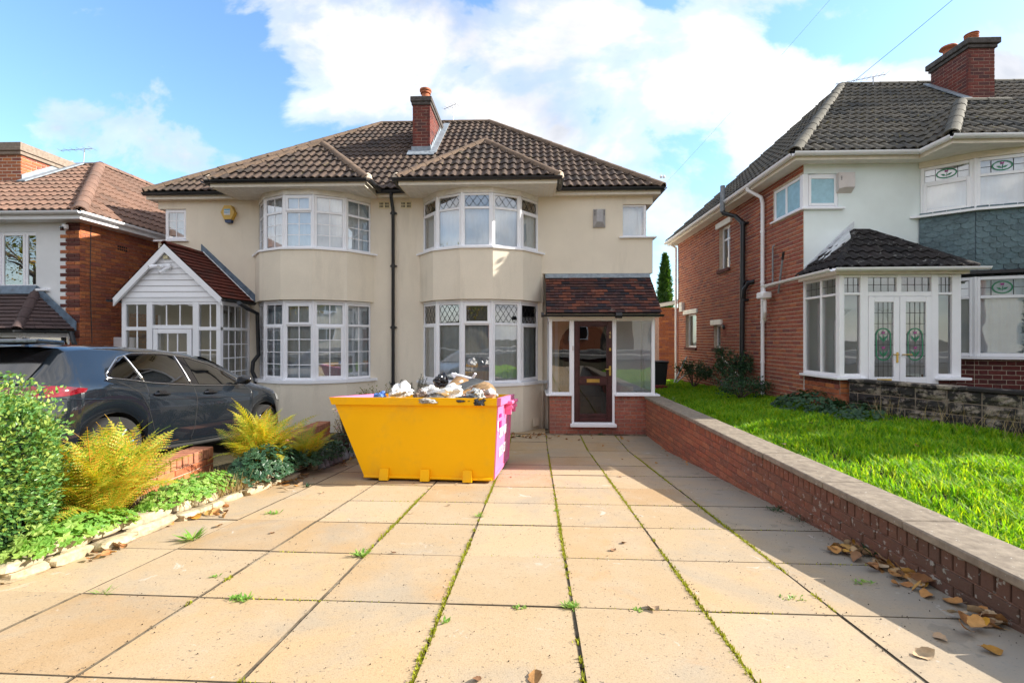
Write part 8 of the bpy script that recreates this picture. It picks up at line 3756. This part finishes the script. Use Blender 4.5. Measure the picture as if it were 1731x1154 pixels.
# across the street behind the photographer: what the window glass mirrors
tree((-5.5, -15.0, 1.0), 6.0, 2.2, 4000, L_tree, 'autumn street tree across the road, mirrored in the bay windows', 81)
tree((5.5, -15.5, 1.0), 6.5, 2.4, 5200, L_tree, 'larger autumn tree across the road, mirrored in the porch glass', 83)
tree((-19, -15.5, 1.0), 7, 2.6, 5200, L_tree, 'golden street tree across the road behind the left drive', 85)
tree((-29, -9.0, 1.0), 9, 4.0, 5200, L_tree, 'golden street tree far along the road to the left, mirrored in the left house window', 87)
for i, (ox, lab) in enumerate(((-11, 'brick house with white gable across the road, left of the street trees'), (1.5, 'brick house across the road straight behind the photographer'), (14, 'brick house across the road on the right'))):
    oh = thing('opposite_house', lab, 'house', (ox, -22, 1))
    mb = MB()
    mb.box(-5, -8, 0, 5, 0, 5.2)
    mb.build('wall', M_cream if i != 1 else M_leftbrick, oh, local=True)
    mb = MB()
    mb.prism([(-5.4, .4, 5.2), (5.4, .4, 5.2), (2.5, -4, 8.4), (-2.5, -4, 8.4)], (0, -.1, .05))
    mb.poly([(-5.4, .4, 5.2), (-2.5, -4, 8.4), (-5.4, -8.4, 5.2)])
    mb.poly([(5.4, .4, 5.2), (2.5, -4, 8.4), (5.4, -8.4, 5.2)])
    mb.poly([(-5.4, -8.4, 5.2), (-2.5, -4, 8.4), (2.5, -4, 8.4), (5.4, -8.4, 5.2)])
    mb.build('roof', M_terra, oh, local=True)
    for wx in (-3.2, 2.0):
        for wz in (.8, 3.3):
            mb = MB()
            mb.box(wx, .02, wz, wx + 1.6, .06, wz + 1.3)
            wf = mb.build('window', M_upvc, oh, local=True)
            mb = MB()
            mb.box(wx + .1, .061, wz + .1, wx + .75, .07, wz + 1.2)
            mb.box(wx + .85, .061, wz + .1, wx + 1.5, .07, wz + 1.2)
            mb.build('pane', M_blackgloss, wf, local=True)

hg = thing('shade_laurel', 'added laurel shrub out of view past the stone wall, shading the lawn', 'shrub', (8.6, 6.45, .8))  # unseen shrub added only to cast shade on the lawn


def lau(q_):
    z = q_.random()
    a_ = q_.uniform(0, 2 * PI)
    r_ = (1.15 - .25 * z ** 2) * q_.random() ** .4
    return Vector((math.cos(a_) * r_ * .6, math.sin(a_) * r_ * 1.0, .1 + z * 2.7)), Vector((math.cos(a_), math.sin(a_), .5))


leafy('foliage', L_dark, hg, lau, 7000, .12, .06, 91, local=True)
mb = MB()
for k in range(5):
    mb.tube([(0, 0, -.1), (.1 * math.cos(k), .2 * math.sin(k * 2), 1.3), (.3 * math.cos(k * 2), .5 * math.sin(k * 2), 2.5)], .03, 6)
mb.build('stem', M_bark, hg, local=True)

# ================================================================ LAWN
npr = np.random.RandomState(5)
N = 115000
ys_ = .4 + 14.8 * npr.rand(N * 3) ** 1.9
xs_a = 2.50 + 4.4 * npr.rand(N * 3)
keep = np.ones(len(xs_a), bool)
keep &= ~((xs_a > 4.70) & (ys_ > 7.25))
d_n = np.array([nn.x, nn.y])
rel = (xs_a - sA.x) * nn.x + (ys_ - sA.y) * nn.y
keep &= ~((rel < .02) & (ys_ < 7.4))
keep &= xs_a > 2.57
keep &= ~((xs_a < XR + .03) & (ys_ > 9.0))
# patchy: thinner along a worn strip beside the wall
worn = np.exp(-((xs_a - (3.05 + .05 * ys_)) / .10) ** 2) * (ys_ < 5.5)
keep &= npr.rand(len(xs_a)) > worn * .8
xs_a, ys_ = xs_a[keep][:N], ys_[keep][:N]
N = len(xs_a)
zs_a = .60 + .10 * (xs_a - 2.6) * np.clip(.35 + .65 * (ys_ - 4.8) / 2.4, .35, 1) - .035 * np.maximum(0, ys_ - 8) + .06 * np.maximum(0, .5 - ys_) - .03
clump = np.sin(xs_a * 5.1 + np.sin(ys_ * 3.3) * 2) * np.sin(ys_ * 4.3 + np.sin(xs_a * 2.7) * 2)
hh = (.055 + .05 * npr.rand(N) + .06 * np.clip(clump, 0, 1)) * (1 + .25 * (xs_a > 3.0) * (xs_a < 4.6)) * (1 - .25 * (ys_ > 6))
a = npr.rand(N) * 2 * np.pi
lean = .25 + .75 * npr.rand(N)
wd = .0028 + .0022 * npr.rand(N) + .0006 * ys_
dx_, dy_ = np.cos(a), np.sin(a)
P0 = np.stack([xs_a - dy_ * wd, ys_ + dx_ * wd, zs_a], 1)
P1 = np.stack([xs_a + dy_ * wd, ys_ - dx_ * wd, zs_a], 1)
mx_, my_ = xs_a + dx_ * hh * lean * .35, ys_ + dy_ * hh * lean * .35
P2 = np.stack([mx_ + dy_ * wd * .7, my_ - dx_ * wd * .7, zs_a + hh * .62], 1)
P3 = np.stack([mx_ - dy_ * wd * .7, my_ + dx_ * wd * .7, zs_a + hh * .62], 1)
P4 = np.stack([xs_a + dx_ * hh * lean, ys_ + dy_ * hh * lean, zs_a + hh * (1.0 - .15 * lean)], 1)
V = np.stack([P0, P1, P2, P3, P4], 1).reshape(-1, 3)
me = bpy.data.meshes.new('lawn_grass')
me.vertices.add(len(V))
me.vertices.foreach_set('co', V.astype(np.float32).ravel())
base = (np.arange(N) * 5)[:, None]
quads = base + np.array([0, 1, 2, 3])
tris = base + np.array([3, 2, 4])
loops = np.concatenate([quads, tris], 1).ravel()
me.loops.add(len(loops))
me.loops.foreach_set('vertex_index', loops.astype(np.int32))
me.polygons.add(2 * N)
st = np.stack([np.arange(N) * 7, np.arange(N) * 7 + 4], 1).ravel()
me.polygons.foreach_set('loop_start', st.astype(np.int32))
me.update(calc_edges=True)
me.validate()
me.materials.append(L_grass)
lawn = bpy.data.objects.new('lawn_grass', me)
COL.objects.link(lawn)
tag(lawn, 'long tufty grass of the strip of lawn between the two walls', 'grass', kind='stuff')
# dry stalks by the stone wall
V, F = [], []
rr = random.Random(12)
for _ in range(160):
    t_ = rr.uniform(.3, 2.8)
    b_ = sA + d_ * t_ + nn * rr.uniform(.05, .45)
    b_.z = zlawn(b_.x, b_.y)
    dd_ = Vector((rr.uniform(-.5, .5), rr.uniform(-.5, .5), 1)).normalized()
    n_ = dd_.cross(Vector((rr.uniform(-1, 1), rr.uniform(-1, 1), 0))).normalized()
    quad_leaf(V, F, b_, dd_, n_, rr.uniform(.2, .42), .004)
mb = MB()
mb.v, mb.f, mb.m = [tuple(v) for v in V], F, [0] * len(F)
tag(mb.build('dry_stalks', L_straw), 'thin dry grass stalks along the foot of the stone block wall', 'grass', kind='stuff')

# ================================================================ WEEDS AND FALLEN LEAVES
def leaf_mesh(seed, mat, s_=1.0):
    rr = random.Random(seed)
    mb = MB()
    n, m = 8, 4
    vs = []
    cu, tw, fold = rr.uniform(.3, 2.2), rr.uniform(-1.4, 1.4), rr.uniform(.2, 1.8)
    for i in range(n + 1):
        t_ = i / n
        w = math.sin(PI * min(1, t_ * .97 + .03)) ** .75 * .36 * (1 - .25 * t_) * (1 + .12 * math.sin(i * 2.6 + seed))
        for j in range(m + 1):
            k = (j / m - .5) * 2
            z = cu * .35 * (t_ - .5) ** 2 + fold * .35 * abs(k) * w + tw * k * w * (t_ - .5)
            vs.append(((t_ - .5), k * w, z + .02))
    fs = [(i * (m + 1) + j, (i + 1) * (m + 1) + j, (i + 1) * (m + 1) + j + 1, i * (m + 1) + j + 1) for i in range(n) for j in range(m)]
    mb.add(vs, fs)
    mb.tube([(-.5, 0, cu * .08 + .02), (-.62, .02, cu * .10 + .03), (-.74, .0, cu * .1 + .05)], .010, 4)
    return mb.mesh('fallen_leaf', mat, smooth=True)


LM = [leaf_mesh(i, M_leaf_dry) for i in range(9)]
rl = random.Random(77)


def put_leaf(P_, s_, label, group, tilt=.35, lift=.0):
    rz, rx, ry = rl.uniform(0, 6.28), rl.uniform(-tilt, tilt), rl.uniform(-tilt, tilt)
    M = Matrix.Translation(P_ + Vector((0, 0, .004 + lift))) @ Matrix.Rotation(-.0866, 4, 'X') @ Matrix.Rotation(rz, 4, 'Z') @ Matrix.Rotation(rx, 4, 'X') @ Matrix.Rotation(ry, 4, 'Y') @ Matrix.Scale(s_, 4)
    o = inst('fallen_leaf', LM[rl.randrange(len(LM))], M)
    return tag(o, label, 'leaf', group)


singles = [(1105, 1030, .085, 'pale curled leaf lying on the joint right of centre in the sunlit paving'),
           (1054, 918, .05, 'small curled leaf right of centre on the sunlit paving, the upper of two'),
           (1037, 930, .055, 'small curled leaf right of centre on the sunlit paving, the lower of two'),
           (757, 855, .05, 'small dry leaf on the sunlit slab just below the skip'),
           (664, 935, .04, 'flat brown leaf beside the weed on the left of the central slab'),
           (696, 868, .04, 'tiny pale leaf below the left bracket of the skip'),
           (699, 818, .05, 'brown leaf in the shade just under the front of the skip'),
           (771, 819, .055, 'brown leaf under the right bracket of the skip'),
           (1048, 806, .05, 'dry leaf near the tip of the wall shadow on the paving'),
           (980, 796, .03, 'tiny leaf in the sunlit slab below the front door'),
           (863, 807, .04, 'reddish leaf just right of the pink skip end'),
           (460, 902, .05, 'small brown leaf on the sunlit slabs left of centre'),
           (370, 890, .08, 'brown curled leaf beside the dandelion near the edging stones'),
           (906, 1149, .09, 'pale crumpled leaf at the very bottom edge of the drive'),
           (805, 1150, .04, 'rusty leaf scrap at the bottom of the drive left of the joint'),
           (1563, 1108, .09, 'large pale leaf in the sun at the foot of the wall shadow'),
           (1590, 1080, .07, 'faint skeleton leaf on the sunlit strip near the wall shadow'),
           (1676, 1102, .085, 'pale flat leaf in the near part of the wall shadow'),
           (1567, 1008, .09, 'long brown leaf lying alone in the wall shadow'),
           (1612, 1020, .10, 'dark curled leaf with blue scrap at the foot of the boundary wall'),
           (545, 833, .05, 'small leaf on the shaded slab near the dark geranium')]
for (u, v, s_, lab) in singles:
    put_leaf(pg(u, v), s_, lab, 'single fallen leaves on the slab drive')
# heap of leaves at the wall foot
def heap(cu, cv, ru, rv, n, s0, s1, lab, grp, lift=.03):
    for _ in range(n):
        u, v = rl.gauss(cu, ru), rl.gauss(cv, rv)
        P_ = pg(u, v)
        if P_.x > WX(P_.y) - .03:
            P_.x = WX(P_.y) - .04
            P_.z = zd(P_.y)
        put_leaf(P_, rl.uniform(s0, s1), lab, grp, .8, rl.uniform(0, lift))


heap(1440, 935, 18, 7, 22, .06, .11, 'crumpled brown leaf in the farther heap at the foot of the boundary wall', 'leaves heaped at the wall foot, farther heap')
heap(1500, 965, 22, 9, 16, .06, .11, 'dry leaf in the middle drift along the foot of the boundary wall', 'leaves drifted along the boundary wall')
heap(1548, 985, 18, 8, 14, .06, .11, 'large yellow or brown leaf in the middle heap against the boundary wall', 'leaves heaped at the wall foot, middle heap')
heap(1675, 1050, 28, 11, 20, .06, .11, 'brown leaf in the nearest heap at the foot of the boundary wall', 'leaves heaped at the wall foot, nearest heap')
heap(893, 738, 20, 3, 34, .05, .10, 'small brown leaf drifted in the corner between bay and porch', 'leaves drifted between bay and porch', .02)
heap(1130, 770, 60, 14, 10, .03, .06, 'small leaf scrap in the shade along the wall below the porch', 'leaf scraps along the shaded wall', .0)
heap(1000, 741, 60, 4, 12, .04, .08, 'brown leaf lying on the shaded slabs before the porch', 'leaves before the porch', .0)
for (cu, cv, ru, rv, n, lab, grp) in ((300, 868, 45, 9, 24, 'orange brown leaf among the cream edging stones', 'leaves along the edging stones'),
                                 (480, 812, 40, 8, 26, 'brown leaf on the shaded slabs beside the dark geranium', 'leaves beside the dark geranium'),
                                 (575, 775, 18, 8, 22, 'brown leaf among the grey log edging', 'leaves round the log edging'),
                                 (120, 935, 60, 10, 10, 'orange leaf at the foot of the near edging stones', 'leaves at the near edging stones')):
    for _ in range(n):
        u, v = rl.gauss(cu, ru), rl.gauss(cv, rv)
        P_ = pg(u, v)
        x0 = EX(P_.y)
        P_.x = max(min(P_.x, x0 + .28), x0 + .02) if P_.x > x0 - .2 else x0 + rl.uniform(.03, .15)
        P_.z = zd(P_.y)
        put_leaf(P_, rl.uniform(.04, .095), lab, grp, .6, .01)
for _ in range(9):
    x, y = rl.uniform(2.8, 4.4), rl.uniform(2.6, 6.5)
    put_leaf(Vector((x, y, zlawn(x, y) + .05)), rl.uniform(.05, .09), 'brown leaf caught in the long grass of the lawn', 'leaves in the lawn', .6)

# weeds in the joints
def weed(u, v, r_, n, L, label, mat=None, flat=.5, w=.012):
    P_ = pg(u, v)
    rr = random.Random(int(u * 7 + v))
    V, F = [], []
    for _ in range(n):
        a = rr.uniform(0, 6.28)
        d = Vector((math.cos(a), math.sin(a), rr.uniform(.1, 1.4) * (1 - flat) + .15)).normalized()
        s_ = d.cross(Vector((0, 0, 1))).normalized()
        n_ = s_.cross(d)
        quad_leaf(V, F, P_ + Vector((rr.uniform(-r_, r_), rr.uniform(-r_, r_) * .5, .0)), d, n_, L * rr.uniform(.5, 1.1), w * rr.uniform(.6, 1.2))
    mb = MB()
    mb.v, mb.f, mb.m = [tuple(v_) for v_ in V], F, [0] * len(F)
    return tag(mb.build('weed', mat or L_lime), label, 'weed')


weed(325, 912, .035, 34, .12, 'dandelion with toothed leaves near the cream edging stones', w=.022)
weed(462, 868, .05, 40, .05, 'low green weed tuft on the sunlit joint left of the skip')
weed(610, 940, .03, 44, .07, 'bright green weed at a slab corner left of centre')
weed(810, 873, .02, 40, .06, 'spiky green grass tuft on the joint in front of the skip', w=.006)
weed(965, 1026, .03, 60, .045, 'green weed cluster at the slab corner in front of centre', w=.008)
weed(408, 1013, .05, 50, .04, 'grey green weed cluster on the lower left transverse joint')
weed(175, 1003, .02, 10, .07, 'small grass sprig on the far left transverse joint', w=.008)
weed(365, 975, .012, 12, .035, 'tiny seedling on the left slab joint')
weed(754, 1052, .012, 12, .035, 'little moss tuft beside the mossy joint near the front')
weed(879, 1027, .03, 26, .022, 'low moss weed on the front transverse joint')
weed(1080, 1032, .02, 18, .022, 'tiny weed beside the pale curled leaf')
weed(941, 863, .02, 30, .022, 'round moss cushion on the central joint')
weed(1320, 862, .10, 70, .07, 'dark low weeds at the foot of the boundary wall, farther patch', L_dark)
weed(1355, 880, .08, 40, .10, 'dark grassy weeds at the foot of the boundary wall, nearer patch', L_dark, w=.006)
weed(1480, 940, .03, 26, .10, 'leafy green seedling by the farther leaf heap', L_dark, .2, .03)
weed(1460, 985, .05, 20, .04, 'thin weed on the sunlit joint near the wall shadow')
weed(1338, 1010, .06, 26, .022, 'pale weed row on the right transverse joint')
weed(520, 822, .03, 30, .06, 'dark green weed on the shaded left joint', L_dark)
weed(875, 738, .05, 40, .05, 'green weed by the foot of the right bay', L_dark)
weed(1015, 735, .03, 40, .07, 'small dark weed at the foot of the porch beside the door step', L_dark)
weed(620, 780, .05, 30, .05, 'dark weed at the left foot of the skip', L_dark)

# loose grit and crumbs of soil beside the joints and along the wall
rr = random.Random(90)
mb = MB()
for _ in range(2600):
    if rr.random() < .55:
        x = rr.choice([-1.98, -1.32, -.66, 0, .66, 1.32]) + rr.gauss(0, .03)
        y = rr.uniform(1.0, 6.5)
    elif rr.random() < .5:
        x, y = rr.uniform(-2.4, 2.0), 2.39 + rr.randrange(-1, 6) * .6655 + rr.gauss(0, .02)
    else:
        x, y = 2.05 - abs(rr.gauss(0, .12)), rr.uniform(1, 7.4)
    if rr.random() < .2:
        x, y = rr.uniform(-2.4, 2.0), rr.uniform(1, 6)
    c = TD @ Vector((x, y, .003))
    s_ = rr.uniform(.0012, .0045)
    a = rr.uniform(0, 6.28)
    vs = [c + Vector((math.cos(a + k * 2.09) * s_ * rr.uniform(.6, 1.4), math.sin(a + k * 2.09) * s_ * rr.uniform(.6, 1.4), -.002)) for k in range(3)] + [c + Vector((0, 0, s_ * .8))]
    mb.add(vs, [(0, 1, 3), (1, 2, 3), (2, 0, 3)])
tag(mb.build('grit', M_soil), 'dark crumbs of grit scattered over the paving joints', 'grit', kind='stuff')
